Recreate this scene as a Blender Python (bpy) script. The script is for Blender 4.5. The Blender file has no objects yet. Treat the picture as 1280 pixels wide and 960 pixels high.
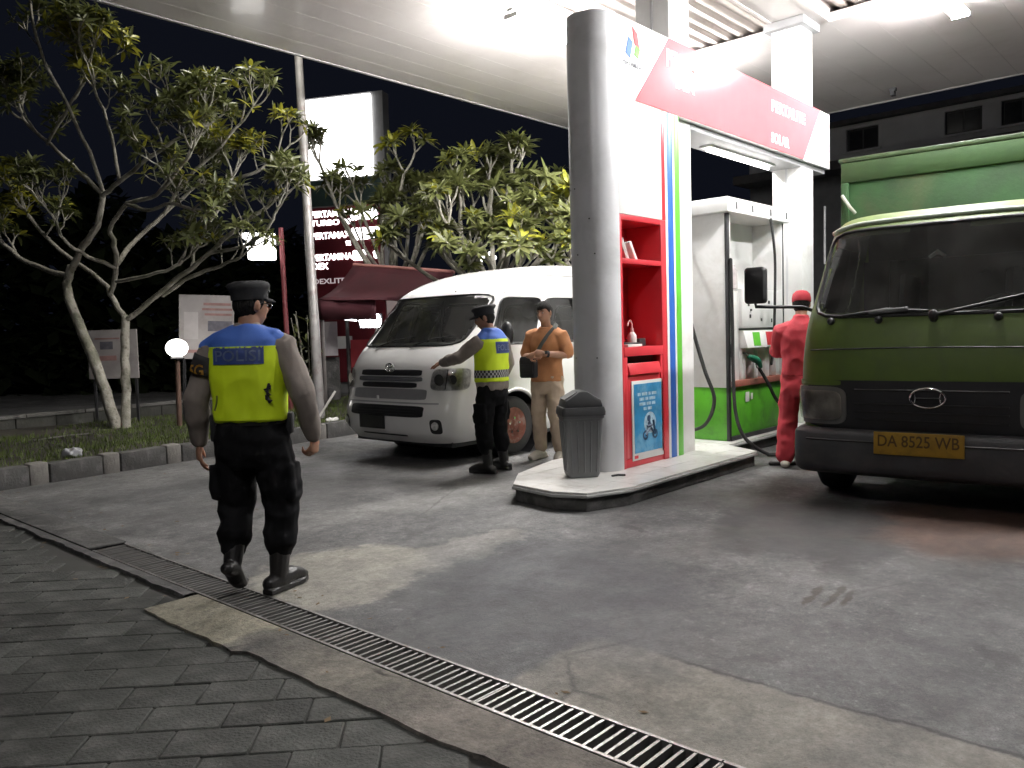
import bpy, bmesh, math, random
from mathutils import Vector, Matrix, noise
from mathutils.bvhtree import BVHTree
random.seed(7)
R_ = math.radians
sc = bpy.context.scene
C = sc.collection

# ------------------------------------------------------------------ camera, world, exposure
TH, PITCH, ROLL, CAMZ = R_(42.17), R_(3.55), R_(1.67), 1.38
_R0 = Vector((math.sin(TH), -math.cos(TH), 0))
_F = Vector((math.cos(PITCH)*math.cos(TH), math.cos(PITCH)*math.sin(TH), -math.sin(PITCH)))
_U0 = _R0.cross(_F)
_U = _U0*math.cos(ROLL) + _R0*math.sin(ROLL)
_R = _R0*math.cos(ROLL) - _U0*math.sin(ROLL)
cam = bpy.data.cameras.new('camera')
cam.sensor_width = 36; cam.lens = 1008.6/1280*36; cam.clip_start = .05; cam.clip_end = 2000
camo = bpy.data.objects.new('camera', cam); C.objects.link(camo)
camo.matrix_world = Matrix(((_R.x, _U.x, -_F.x, 0), (_R.y, _U.y, -_F.y, 0), (_R.z, _U.z, -_F.z, CAMZ), (0, 0, 0, 1)))
sc.camera = camo

w = bpy.data.worlds.new("World"); sc.world = w; w.use_nodes = True
bg = w.node_tree.nodes['Background']
bg.inputs[0].default_value = (.30, .36, .62, 1); bg.inputs[1].default_value = .0095     # night sky
sc.view_settings.view_transform = 'Standard'; sc.view_settings.look = 'None'
sc.view_settings.exposure = 0.55; sc.view_settings.gamma = 1
sc.render.engine = 'CYCLES'
sc.cycles.use_denoising = True; sc.cycles.denoising_prefilter = 'ACCURATE'
sc.cycles.max_bounces = 8; sc.cycles.diffuse_bounces = 4; sc.cycles.glossy_bounces = 4
sc.cycles.transparent_max_bounces = 12; sc.cycles.caustics_reflective = False; sc.cycles.caustics_refractive = False
sc.cycles.sample_clamp_indirect = 6
LAMP = 400.0            # radiance of the canopy fittings

def W(px, py, F):
    """a point of the place F metres ahead of the photographer"""
    return Vector((0, 0, CAMZ)) + _F*F + _R*((px-640)/1008.6*F) - _U*((py-480)/1008.6*F)

# ------------------------------------------------------------------ helpers
def tag(o, label=None, cat=None, group=None, kind=None):
    if label: o['label'] = label
    if cat: o['category'] = cat
    if group: o['group'] = group
    if kind: o['kind'] = kind
    return o

def empty(name, loc=(0, 0, 0), rz=0, label=None, cat=None, group=None, parent=None):
    o = bpy.data.objects.new(name, None); C.objects.link(o)
    o.location = loc; o.rotation_euler = (0, 0, rz); o.empty_display_size = .2
    if parent: o.parent = parent
    return tag(o, label, cat, group)

def link(name, me, parent=None):
    o = bpy.data.objects.new(name, me); C.objects.link(o)
    if parent: o.parent = parent
    return o

def frame(o, x, y, z):
    x, y, z = Vector(x), Vector(y), Vector(z)
    return Matrix(((x.x, y.x, z.x, o[0]), (x.y, y.y, z.y, o[1]), (x.z, y.z, z.z, o[2]), (0, 0, 0, 1)))

def perp(d, ref=None):
    d = Vector(d).normalized()
    r = Vector(ref) if ref is not None else (Vector((0, 0, 1)) if abs(d.z) < .9 else Vector((1, 0, 0)))
    a = (r - d*r.dot(d))
    if a.length < 1e-5:
        r = Vector((0, 1, 0)); a = r - d*r.dot(d)
    a.normalize()
    return a, d.cross(a)

class MB:
    def __init__(s): s.v = []; s.f = []; s.m = []
    def add(s, vs, fs, mi=0, T=None):
        b = len(s.v)
        s.v += [(T @ Vector(p)) if T else Vector(p) for p in vs]
        s.f += [tuple(i+b for i in f) for f in fs]; s.m += [mi]*len(fs); return s
    def box(s, c, d, mi=0, T=None, rz=0):
        x, y, z = d[0]/2, d[1]/2, d[2]/2
        ca, sa = math.cos(rz), math.sin(rz)
        vs = []
        for k in (-1, 1):
            for (i, j) in ((-1, -1), (1, -1), (1, 1), (-1, 1)):
                a, b = i*x, j*y
                vs.append((c[0]+a*ca-b*sa, c[1]+a*sa+b*ca, c[2]+k*z))
        return s.add(vs, [(3, 2, 1, 0), (4, 5, 6, 7), (0, 1, 5, 4), (1, 2, 6, 5), (2, 3, 7, 6), (3, 0, 4, 7)], mi, T)
    def bb(s, lo, hi, mi=0, T=None):
        return s.box([(a+b)/2 for a, b in zip(lo, hi)], [abs(b-a) for a, b in zip(lo, hi)], mi, T)
    def loft(s, rings, mi=0, cap=True, T=None, closed=False):
        n = len(rings[0]); vs = [p for r in rings for p in r]; fs = []
        K = len(rings)
        for k in range(K if closed else K-1):
            k2 = (k+1) % K
            for i in range(n):
                j = (i+1) % n
                fs.append((k*n+i, k*n+j, k2*n+j, k2*n+i))
        if cap and not closed:
            fs.append(tuple(range(n-1, -1, -1))); fs.append(tuple((K-1)*n+i for i in range(n)))
        return s.add(vs, fs, mi, T)
    def tube(s, pts, r, n=8, mi=0, cap=True, ref=None, flat=None, T=None, round_ends=False):
        pts = [Vector(p) for p in pts]; K = len(pts)
        if not hasattr(r, '__len__'): r = [r]*K
        if flat is None: flat = 1
        if not hasattr(flat, '__len__'): flat = [flat]*K
        r = list(r); flat = list(flat)
        if round_ends:
            d0 = (pts[0]-pts[1]).normalized(); d1 = (pts[-1]-pts[-2]).normalized()
            a, b = r[0], r[-1]
            P0 = [pts[0]+d0*a*min(1, flat[0])*q for q in (.95, .75, .4)]; R0 = [a*q for q in (.3, .66, .92)]
            P1 = [pts[-1]+d1*b*min(1, flat[-1])*q for q in (.4, .75, .95)]; R1 = [b*q for q in (.92, .66, .3)]
            flat = [flat[0]]*3+flat+[flat[-1]]*3
            pts = P0+pts+P1; r = R0+r+R1; K = len(pts)
        a = None; rings = []
        for k in range(K):
            d = (pts[min(k+1, K-1)]-pts[max(k-1, 0)])
            if d.length < 1e-9: d = Vector((0, 0, 1))
            if a is None or ref is not None: a, b = perp(d, ref)
            else: a, b = perp(d, a)
            rings.append([pts[k]+a*(r[k]*math.cos(t))+b*(r[k]*flat[k]*math.sin(t)) for t in [2*math.pi*i/n for i in range(n)]])
        return s.loft(rings, mi, cap, T)
    def cyl(s, p0, p1, r0, r1=None, n=20, mi=0, cap=True, T=None):
        return s.tube([p0, p1], [r0, r0 if r1 is None else r1], n, mi, cap, T=T)
    def lathe(s, prof, o, ax, n=24, mi=0, cap=True, T=None, ref=None):
        ax = Vector(ax).normalized(); a, b = perp(ax, ref); o = Vector(o)
        return s.loft([[o+ax*h+a*(r*math.cos(t))+b*(r*math.sin(t)) for t in [2*math.pi*i/n for i in range(n)]] for r, h in prof], mi, cap, T)
    def ball(s, c, r, n=16, m=10, mi=0, T=None):
        if not hasattr(r, '__len__'): r = (r, r, r)
        rings = []
        for k in range(m+1):
            ph = -math.pi/2+math.pi*(k+.02)/(m+.04)
            rings.append([Vector((c[0]+r[0]*math.cos(ph)*math.cos(t), c[1]+r[1]*math.cos(ph)*math.sin(t), c[2]+r[2]*math.sin(ph))) for t in [2*math.pi*i/n for i in range(n)]])
        return s.loft(rings, mi, True, T)
    def prism(s, poly, h0, h1, M=None, mi=0):
        n = len(poly)
        vs = [(x, y, h0) for x, y in poly]+[(x, y, h1) for x, y in poly]
        fs = [tuple(range(n-1, -1, -1)), tuple(range(n, 2*n))]+[(i, (i+1) % n, n+(i+1) % n, n+i) for i in range(n)]
        return s.add(vs, fs, mi, M)
    def mesh(s, name, mats, smooth=None, bevel=0, seg=2):
        me = bpy.data.meshes.new(name)
        me.from_pydata([tuple(p) for p in s.v], [], s.f)
        if not isinstance(mats, (list, tuple)): mats = [mats]
        for m in mats: me.materials.append(m)
        if len(mats) > 1: me.polygons.foreach_set('material_index', s.m)
        bm = bmesh.new(); bm.from_mesh(me)
        bmesh.ops.recalc_face_normals(bm, faces=bm.faces)
        if bevel:
            es = [e for e in bm.edges if len(e.link_faces) == 2 and e.calc_face_angle(0) > .5]
            bmesh.ops.bevel(bm, geom=es, offset=bevel, offset_type='OFFSET', segments=seg, affect='EDGES', profile=.5, clamp_overlap=True)
        bm.to_mesh(me); bm.free()
        if smooth is not None or bevel:
            me.polygons.foreach_set('use_smooth', [True]*len(me.polygons))
            me.set_sharp_from_angle(angle=R_(smooth if smooth else 40))
        me.update(); return me
    def build(s, name, mats, parent=None, smooth=None, bevel=0, seg=2):
        return link(name, s.mesh(name, mats, smooth, bevel, seg), parent)

def remesh(mb, name, mats, parent, voxel, it=2, disp=0, dscale=8, stretch=(1, 1, 1), seed=0, warp=None):
    """weld overlapping closed pieces into one continuous skin"""
    me = mb.mesh(name, mats); o = bpy.data.objects.new(name, me); C.objects.link(o)
    m = o.modifiers.new('r', 'REMESH'); m.mode = 'VOXEL'; m.voxel_size = voxel; m.use_smooth_shade = True
    if it:
        sm = o.modifiers.new('s', 'SMOOTH'); sm.iterations = it; sm.factor = .5
    dg = bpy.context.evaluated_depsgraph_get()
    me2 = bpy.data.meshes.new_from_object(o.evaluated_get(dg)); me2.name = name
    bpy.data.objects.remove(o); bpy.data.meshes.remove(me)
    if disp:
        off = Vector((seed*7.3, seed*3.1, seed*5.7))
        ns = [v.normal.copy() for v in me2.vertices]
        for v, n_ in zip(me2.vertices, ns):
            p = Vector((v.co.x*stretch[0], v.co.y*stretch[1], v.co.z*stretch[2]))*dscale+off
            q = noise.noise(p); q = (1-abs(q)*2.2)*.6+noise.noise(p*2.1)*.5
            v.co += n_*(disp*q)
    me2.polygons.foreach_set('use_smooth', [True]*len(me2.polygons))
    me2.update()
    return link(name, me2, parent)

def text(s, mat, parent, M, w=None, h=None, name='lettering', extrude=.002, bold=.0):
    """flat raised lettering; M: x reading direction, y up, z towards the reader, origin = centre"""
    cu = bpy.data.curves.new('t', 'FONT'); cu.body = s; cu.size = 1; cu.extrude = .5; cu.offset = bold; cu.resolution_u = 3
    o = bpy.data.objects.new('t', cu); C.objects.link(o)
    dg = bpy.context.evaluated_depsgraph_get(); dg.update()
    me = bpy.data.meshes.new_from_object(o.evaluated_get(dg)); bpy.data.objects.remove(o); bpy.data.curves.remove(cu)
    xs = [v.co.x for v in me.vertices]; ys = [v.co.y for v in me.vertices]
    bw, bh = max(xs)-min(xs), max(ys)-min(ys)
    sx = w/bw if w else h/bh; sy = h/bh if h else sx
    cx, cy = (max(xs)+min(xs))/2, (max(ys)+min(ys))/2
    for v in me.vertices:
        v.co = M @ Vector(((v.co.x-cx)*sx, (v.co.y-cy)*sy, v.co.z*2*extrude))
    me.name = name; me.materials.clear(); me.materials.append(mat); me.update()
    return link(name, me, parent)

# ------------------------------------------------------------------ materials
class NT:
    def __init__(s, name):
        s.m = bpy.data.materials.new(name); s.m.use_nodes = True; s.t = s.m.node_tree
        s.b = s.t.nodes['Principled BSDF']; s.out = s.t.nodes['Material Output']
    def n(s, t, **k):
        x = s.t.nodes.new(t)
        for a, b in k.items():
            if a.startswith('i_'):
                key = a[2:]; x.inputs[int(key) if key.isdigit() else key.replace('_', ' ')].default_value = b
            else: setattr(x, a, b)
        return x
    def l(s, a, b): s.t.links.new(a, b)
    def noise(s, co, scale, detail=4, rough=.55, dist=0):
        x = s.n('ShaderNodeTexNoise'); x.inputs['Scale'].default_value = scale; x.inputs['Detail'].default_value = detail
        x.inputs['Roughness'].default_value = rough; x.inputs['Distortion'].default_value = dist
        if co is not None: s.l(co, x.inputs['Vector'])
        return x.outputs['Fac']
    def ramp(s, fac, a, b, ca=(0, 0, 0, 1), cb=(1, 1, 1, 1)):
        x = s.n('ShaderNodeValToRGB'); e = x.color_ramp.elements
        e[0].position = a; e[1].position = b; e[0].color = ca; e[1].color = cb
        s.l(fac, x.inputs[0]); return x.outputs[0]
    def mix(s, fac, a, b, mode='MIX'):
        x = s.n('ShaderNodeMix', data_type='RGBA', blend_type=mode)
        for sock, v in ((x.inputs[0], fac), (x.inputs[6], a), (x.inputs[7], b)):
            if hasattr(v, 'is_output'): s.l(v, sock)
            elif isinstance(v, (int, float)): sock.default_value = v
            else: sock.default_value = (*v[:3], 1)
        return x.outputs[2]
    def math(s, op, a, b=0, c=0, clamp=False):
        x = s.n('ShaderNodeMath', operation=op, use_clamp=clamp)
        for i, v in enumerate((a, b, c)):
            if hasattr(v, 'is_output'): s.l(v, x.inputs[i])
            else: x.inputs[i].default_value = v
        return x.outputs[0]
    def bump(s, h, strength, dist=.02):
        x = s.n('ShaderNodeBump'); x.inputs['Strength'].default_value = strength; x.inputs['Distance'].default_value = dist
        s.l(h, x.inputs['Height']); s.l(x.outputs[0], s.b.inputs['Normal'])
    def coord(s, k='Object'): return s.n('ShaderNodeTexCoord').outputs[k]

def mat(name, col, rough=.55, metal=0, var=.18, scale=5, bump=.0, bscale=80, coat=0, grime=None, gs=3, emit=0, sheen=0, rand=0, stretch=None):
    n = NT(name); co = n.coord()
    if stretch:
        mp = n.n('ShaderNodeMapping'); mp.inputs['Scale'].default_value = stretch; n.l(co, mp.inputs[0]); co = mp.outputs[0]
    f = n.noise(co, scale)
    c0 = tuple(max(0, c*(1-var)) for c in col); c1 = tuple(min(1, c*(1+var)) for c in col)
    c = n.mix(n.ramp(f, .3, .7), c0, c1)
    if rand:
        oi = n.n('ShaderNodeObjectInfo').outputs['Random']
        k = n.math('MULTIPLY_ADD', oi, 2*rand, 1-rand)
        hs = n.n('ShaderNodeHueSaturation'); n.l(k, hs.inputs['Value']); n.l(c, hs.inputs['Color']); c = hs.outputs[0]
    if grime:
        g = n.noise(co, gs, 6, .65, .4); c = n.mix(n.ramp(g, .5, .72), c, grime)
    n.l(c, n.b.inputs['Base Color'])
    n.b.inputs['Roughness'].default_value = rough; n.b.inputs['Metallic'].default_value = metal
    rr = n.math('MULTIPLY_ADD', f, rough*.35, rough*.82, True); n.l(rr, n.b.inputs['Roughness'])
    if coat: n.b.inputs['Coat Weight'].default_value = coat; n.b.inputs['Coat Roughness'].default_value = .06
    if sheen: n.b.inputs['Sheen Weight'].default_value = sheen
    if bump: n.bump(n.noise(co, bscale, 3), bump)
    if emit:
        n.b.inputs['Emission Color'].default_value = (*col, 1); n.b.inputs['Emission Strength'].default_value = emit
    return n.m

def emitter(name, col, strength):
    n = NT(name); e = n.n('ShaderNodeEmission'); e.inputs[0].default_value = (*col, 1); e.inputs[1].default_value = strength
    n.l(e.outputs[0], n.out.inputs[0]); return n.m

def glass(name, tint, refl=1.0, rough=.02, dirt=.06):
    n = NT(name); t = n.n('ShaderNodeBsdfTransparent'); t.inputs[0].default_value = (*tint, 1)
    g = n.n('ShaderNodeBsdfGlossy'); g.inputs['Roughness'].default_value = rough
    fr = n.n('ShaderNodeFresnel'); fr.inputs[0].default_value = 1.5
    mx = n.n('ShaderNodeMixShader'); n.l(n.math('MULTIPLY', fr.outputs[0], refl, 0, True), mx.inputs[0])
    n.l(t.outputs[0], mx.inputs[1]); n.l(g.outputs[0], mx.inputs[2])
    d = n.n('ShaderNodeBsdfDiffuse'); d.inputs[0].default_value = (.35, .35, .33, 1)
    m2 = n.n('ShaderNodeMixShader'); f = n.ramp(n.noise(n.coord(), 3, 5, .6), .35, .8, (dirt*.3,)*3+(1,), (dirt*1.7,)*3+(1,))
    n.l(f, m2.inputs[0]); n.l(mx.outputs[0], m2.inputs[1]); n.l(d.outputs[0], m2.inputs[2])
    n.l(m2.outputs[0], n.out.inputs[0]); return n.m

m_white = mat('white_paint', (.84, .84, .83), .42, var=.04, grime=(.68, .67, .64), gs=2.2)
m_whitegloss = mat('white_gloss_panel', (.85, .85, .84), .3, var=.04)
m_offwhite = mat('off_white_soffit', (.80, .755, .745), .24, var=.05, scale=.7, grime=(.72, .67, .655), gs=.9, coat=.25)
m_deck = mat('roof_deck_metal', (.42, .38, .36), .5, var=.12, scale=1.2, grime=(.3, .26, .23), gs=2)
m_grey = mat('grey_paint', (.36, .36, .37), .42, var=.07)
m_silver = mat('silver_grey_cladding', (.66, .66, .68), .34, .05, var=.07, scale=2, grime=(.52, .52, .53), gs=1.6)
m_black = mat('black_plastic', (.018, .018, .019), .5, var=.25, bump=.05)
m_rubber = mat('black_rubber', (.02, .02, .02), .72, var=.3, bump=.15, bscale=60)
m_dark = mat('dark_metal', (.045, .045, .048), .5, .4, var=.3)
m_steel = mat('worn_steel', (.34, .33, .32), .42, .75, var=.3, grime=(.16, .13, .10), gs=9)
m_chrome = mat('chrome', (.75, .75, .75), .12, 1, var=.05)
m_red = mat('red_panel', (.62, .045, .06), .32, var=.05, coat=.2)
m_redsign = mat('red_sign_face', (.78, .17, .19), .16, var=.03, coat=.0)
m_blue = mat('blue_stripe', (.035, .14, .52), .35, var=.04)
m_green = mat('green_stripe', (.13, .52, .05), .35, var=.04)
m_pumpgreen = mat('green_pump_panel', (.10, .40, .025), .38, var=.08, grime=(.07, .22, .03), gs=4)
m_tile = mat('white_floor_tile', (.60, .59, .57), .35, var=.07, grime=(.42, .40, .37), gs=5, rand=.05)
m_kerbdark = mat('dark_concrete', (.06, .059, .057), .85, var=.3, bump=.4, bscale=35, grime=(.16, .155, .15), gs=4)
m_lip = mat('grey_edge_trim', (.38, .38, .37), .6, var=.12, grime=(.2, .19, .18), gs=6)
m_concrete = mat('weathered_concrete', (.26, .25, .235), .85, var=.2, bump=.35, bscale=40, grime=(.15, .145, .135), gs=3)
m_kerbwhite = mat('worn_white_kerb_paint', (.15, .142, .13), .8, var=.35, bump=.4, bscale=35, grime=(.10, .095, .09), gs=7)
m_bark = None
m_soil = mat('planter_soil', (.035, .03, .022), .95, var=.4, bump=.6, bscale=25)
m_asphalt = mat('dark_ground', (.05, .05, .048), .9, var=.3, bump=.3, bscale=40)
m_text_white = mat('white_lettering', (.86, .86, .84), .4, var=.02)
for m_ in (m_redsign, m_text_white): m_.node_tree.nodes['Principled BSDF'].inputs['Specular IOR Level'].default_value = .10
m_text_grey = mat('grey_lettering', (.16, .16, .18), .5, var=.05)
m_text_black = mat('black_lettering', (.02, .018, .015), .6, var=.1)
m_darkvoid = mat('dark_interior', (.02, .02, .021), .8, var=.2)

def ground_material():
    n = NT('forecourt_concrete'); co = n.coord()
    sp = n.n('ShaderNodeSeparateXYZ'); n.l(co, sp.inputs[0]); X, Y = sp.outputs[0], sp.outputs[1]
    wn = n.n('ShaderNodeTexNoise'); wn.inputs['Scale'].default_value = 1.6; wn.inputs['Detail'].default_value = 6; wn.inputs['Roughness'].default_value = .65; n.l(co, wn.inputs['Vector'])
    ws = n.n('ShaderNodeSeparateXYZ'); n.l(wn.outputs['Color'], ws.inputs[0])
    def warp(a, c, k): return n.math('MULTIPLY_ADD', n.math('SUBTRACT', c, .5), k, a)
    Xw, Yw = warp(X, ws.outputs[0], .9), warp(Y, ws.outputs[1], .9)
    w2 = n.n('ShaderNodeTexNoise'); w2.inputs['Scale'].default_value = 14; w2.inputs['Detail'].default_value = 6; w2.inputs['Roughness'].default_value = .7; n.l(co, w2.inputs['Vector'])
    s2 = n.n('ShaderNodeSeparateXYZ'); n.l(w2.outputs['Color'], s2.inputs[0])
    Xw, Yw = warp(Xw, s2.outputs[0], .16), warp(Yw, s2.outputs[1], .16)
    Xs, Ys = warp(warp(X, ws.outputs[2], .14), s2.outputs[1], .05), warp(warp(Y, ws.outputs[0], .14), s2.outputs[0], .05)
    base = n.mix(n.ramp(n.noise(co, .55, 7, .62, .3), .32, .68), (.082, .082, .083), (.185, .183, .180))
    base = n.mix(n.math('MULTIPLY', n.ramp(n.noise(co, 2.3, 8, .7, .6), .48, .64), .6), base, (.062, .062, .064))
    base = n.mix(n.math('MULTIPLY', n.ramp(n.noise(co, 1.1, 9, .75, 1.2), .56, .66), .4), base, (.27, .265, .25))
    base = n.mix(n.math('MULTIPLY', n.ramp(n.noise(co, 38, 4, .6), .55, .75), .35), base, (.09, .087, .083))
    base = n.mix(n.math('MULTIPLY', n.ramp(n.noise(co, 95, 2, .6), .6, .72), .3), base, (.40, .39, .37))
    base = n.mix(n.math('MULTIPLY', n.ramp(n.noise(co, 11, 8, .78, .5), .48, .60), .6), base, (.052, .052, .053))
    base = n.mix(n.math('MULTIPLY', n.ramp(n.noise(co, 20, 7, .75), .55, .66), .55), base, (.30, .295, .285))
    base = n.mix(n.math('MULTIPLY', n.ramp(n.noise(co, 120, 3, .75), .50, .62), .6), base, (.045, .045, .045))
    def blob(cx, cy, rx, ry, rot, soft, warped=True):
        x = n.math('SUBTRACT', Xw if warped else Xs, cx); y = n.math('SUBTRACT', Yw if warped else Ys, cy)
        ca, sa = math.cos(rot), math.sin(rot)
        u = n.math('ADD', n.math('MULTIPLY', x, ca/rx), n.math('MULTIPLY', y, sa/rx))
        v = n.math('ADD', n.math('MULTIPLY', x, -sa/ry), n.math('MULTIPLY', y, ca/ry))
        d = n.math('SQRT', n.math('ADD', n.math('MULTIPLY', u, u), n.math('MULTIPLY', v, v)))
        mr = n.n('ShaderNodeMapRange', interpolation_type='SMOOTHSTEP'); n.l(d, mr.inputs[0])
        mr.inputs[1].default_value = 1+soft; mr.inputs[2].default_value = 1-soft
        return mr.outputs[0]
    def box(x0, x1, y0, y1, soft=.03):
        def st(a, e, up):
            mr = n.n('ShaderNodeMapRange', interpolation_type='SMOOTHSTEP'); n.l(a, mr.inputs[0])
            mr.inputs[1].default_value = e-soft if up else e+soft; mr.inputs[2].default_value = e+soft if up else e-soft
            return mr.outputs[0]
        return n.math('MULTIPLY', n.math('MULTIPLY', st(Xs, x0, 1), st(Xs, x1, 0)), n.math('MULTIPLY', st(Ys, y0, 1), st(Ys, y1, 0)))
    def lay(c, f, col, k): return n.mix(n.math('MULTIPLY', f, k), c, col)
    def strip_end(): pass
    c = base
    c = lay(c, box(2.2, 2.88, -2, 2.15), (.27, .25, .21), .7)       # paler strip poured beside the drain
    c = lay(c, blob(2.80, 3.90, .66, .46, .3, .10), (.30, .285, .245), .85)   # pale patch where the officer walks
    c = lay(c, blob(3.6, 3.72, .60, .22, .2, .12), (.25, .24, .22), .6)
    c = lay(c, blob(3.3, 2.75, 1.0, .75, .6, .35), (.048, .050, .057), .8)   # damp dark area
    c = lay(c, blob(2.95, 1.9, .35, .25, .2, .5), (.10, .10, .10), .35)
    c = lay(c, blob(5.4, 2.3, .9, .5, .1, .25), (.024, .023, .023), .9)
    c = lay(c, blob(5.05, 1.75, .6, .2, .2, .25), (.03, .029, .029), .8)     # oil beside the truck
    c = lay(c, blob(5.9, 3.1, .5, .35, .4, .5), (.07, .068, .065), .6)
    c = lay(c, blob(4.2, 2.9, .25, .12, .5, .15), (.05, .05, .052), .6)
    c = lay(c, blob(3.9, 4.9, .5, .10, .1, .2), (.055, .054, .055), .6)
    c = lay(c, blob(4.9, 1.2, .5, .08, 1.2, .3), (.06, .058, .056), .6)
    c = lay(c, blob(4.3, .6, .9, .10, .9, .4), (.055, .053, .05), .6)
    c = lay(c, blob(4.6, 6.2, 1.6, .5, -.2, .5), (.09, .088, .085), .6)
    c = lay(c, blob(4.4, 5.1, 1.3, .35, -.1, .5), (.26, .255, .245), .5)
    for ty_ in (.95, 2.55, 6.25, 7.7): c = lay(c, blob(5.5, ty_, 7.5, .17, .03, .7), (.06, .06, .061), .38)      # tyre tracks
    for ax_, ay_, ar_ in ((4.7, 2.0, .16), (3.7, .8, .10), (5.0, 5.4, .14), (4.1, 6.8, .2), (3.2, 5.6, .12), (6.3, 5.2, .22), (3.1, 1.5, .06), (4.6, 3.2, .07)): c = lay(c, blob(ax_, ay_, ar_, ar_*.7, ax_, .25), (.035, .034, .034), .7)   # oil drips
    c = lay(c, blob(6.1, 1.35, .95, .62, .1, .25), (.085, .042, .026), .85)    # reddish earth spilt under the truck
    for i, (a, b, r) in enumerate(((4.02, 1.52, .11), (4.1, 1.62, .07), (3.93, 1.6, .06), (4.08, 1.46, .09), (4.2, 1.53, .05))):
        c = lay(c, blob(a, b, r*1.5, .020, .15, .4, False), (.032, .026, .016), .95)
    # cracks and the slab joint
    def line(a, e, wd, soft):
        d = n.math('ABSOLUTE', n.math('SUBTRACT', a, e)); mr = n.n('ShaderNodeMapRange'); n.l(d, mr.inputs[0])
        mr.inputs[1].default_value = wd+soft; mr.inputs[2].default_value = wd; return mr.outputs[0]
    gate = n.ramp(n.noise(co, 1.1, 3), .42, .5)
    j = n.math('MULTIPLY', n.math('MULTIPLY', line(Xs, 2.885, .005, .012), box(2.5, 3.2, -2, 1.75, .1)), gate)
    c = lay(c, j, (.025, .024, .022), .95)
    vo = n.n('ShaderNodeTexVoronoi', feature='DISTANCE_TO_EDGE'); vo.inputs['Scale'].default_value = .34; vo.inputs['Randomness'].default_value = .8
    cx = n.n('ShaderNodeCombineXYZ'); n.l(Xs, cx.inputs[0]); n.l(Ys, cx.inputs[1]); n.l(cx.outputs[0], vo.inputs['Vector'])
    ck = n.math('MULTIPLY', n.ramp(vo.outputs['Distance'], .0015, .0045, (1, 1, 1, 1), (0, 0, 0, 1)), n.ramp(n.noise(co, .8, 3), .5, .6))
    c = lay(c, ck, (.04, .038, .036), .7)
    def modulate(c, scale, det, rough, lo, hi, a=.32, b=.68, dist=.3):
        f = n.ramp(n.noise(co, scale, det, rough, dist), a, b, (lo,)*3+(1,), (hi,)*3+(1,)); return n.mix(1.0, c, f, 'MULTIPLY')
    c = modulate(c, 2.2, 10, .72, .66, 1.30); c = modulate(c, 8, 9, .75, .74, 1.22, .36, .64); c = modulate(c, 34, 6, .75, .78, 1.18, .36, .64)
    pit = n.ramp(n.noise(co, 60, 4, .7), .62, .68); c = n.mix(n.math('MULTIPLY', pit, .7), c, (.035, .034, .033))
    n.l(c, n.b.inputs['Base Color'])
    rg = n.ramp(n.noise(co, .9, 5, .6), .35, .7, (.42,)*3+(1,), (.8,)*3+(1,)); n.l(rg, n.b.inputs['Roughness'])
    h = n.math('ADD', n.math('MULTIPLY', n.noise(co, 70, 6, .75), .8), n.math('MULTIPLY', n.noise(co, 9, 6, .65), 1.0))
    n.bump(h, .6, .012)
    return n.m
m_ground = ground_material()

def apron_material():
    n = NT('apron_concrete'); co = n.coord()
    sp = n.n('ShaderNodeSeparateXYZ'); n.l(co, sp.inputs[0])
    c = n.mix(n.ramp(n.noise(co, 1.7, 6, .65, .5), .35, .65), (.05, .048, .045), (.20, .185, .155))
    wy = n.math('MULTIPLY_ADD', n.math('SUBTRACT', n.noise(co, 3, 4), .5), .5, sp.outputs[1])
    def st(a, e, s):
        mr = n.n('ShaderNodeMapRange', interpolation_type='SMOOTHSTEP'); n.l(a, mr.inputs[0]); mr.inputs[1].default_value = e-s; mr.inputs[2].default_value = e+s; return mr.outputs[0]
    pale = n.math('MULTIPLY', st(wy, 3.42, .05), st(wy, 4.28, -.03))
    c = n.mix(n.math('MULTIPLY', pale, .85), c, (.27, .25, .19))
    pale2 = n.math('MULTIPLY', st(wy, 2.35, -.15), .7)
    c = n.mix(pale2, c, (.20, .178, .155))
    g = n.noise(co, 9, 6, .7); c = n.mix(n.ramp(g, .55, .7), c, (.06, .055, .05))
    for sc_, lo, hi in ((2.6, .6, 1.35), (9, .7, 1.25), (36, .75, 1.2)):
        f = n.ramp(n.noise(co, sc_, 9, .74, .4), .34, .66, (lo,)*3+(1,), (hi,)*3+(1,)); c = n.mix(1.0, c, f, 'MULTIPLY')
    vo = n.n('ShaderNodeTexVoronoi', feature='DISTANCE_TO_EDGE'); vo.inputs['Scale'].default_value = .9
    wv = n.n('ShaderNodeTexNoise'); wv.inputs['Scale'].default_value = 5; wv.inputs['Detail'].default_value = 6; n.l(co, wv.inputs['Vector'])
    n.l(n.mix(.09, co, wv.outputs['Color']), vo.inputs['Vector'])
    ck = n.math('MULTIPLY', n.ramp(vo.outputs['Distance'], .004, .010, (1, 1, 1, 1), (0, 0, 0, 1)), n.ramp(n.noise(co, 1.1, 3), .46, .52))
    c = n.mix(n.math('MULTIPLY', ck, .9), c, (.018, .017, .015))
    n.l(c, n.b.inputs['Base Color']); n.b.inputs['Roughness'].default_value = .85
    n.bump(n.math('ADD', n.noise(co, 60, 5, .6), n.noise(co, 10, 4)), .5, .015)
    return n.m
m_apron = apron_material()
m_paver = mat('dark_paver', (.042, .044, .040), .88, var=.4, scale=9, bump=.45, bscale=55, grime=(.085, .085, .078), gs=7, rand=.3)
m_joint = mat('dirt_joint', (.034, .034, .031), .95, var=.3)

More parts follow.
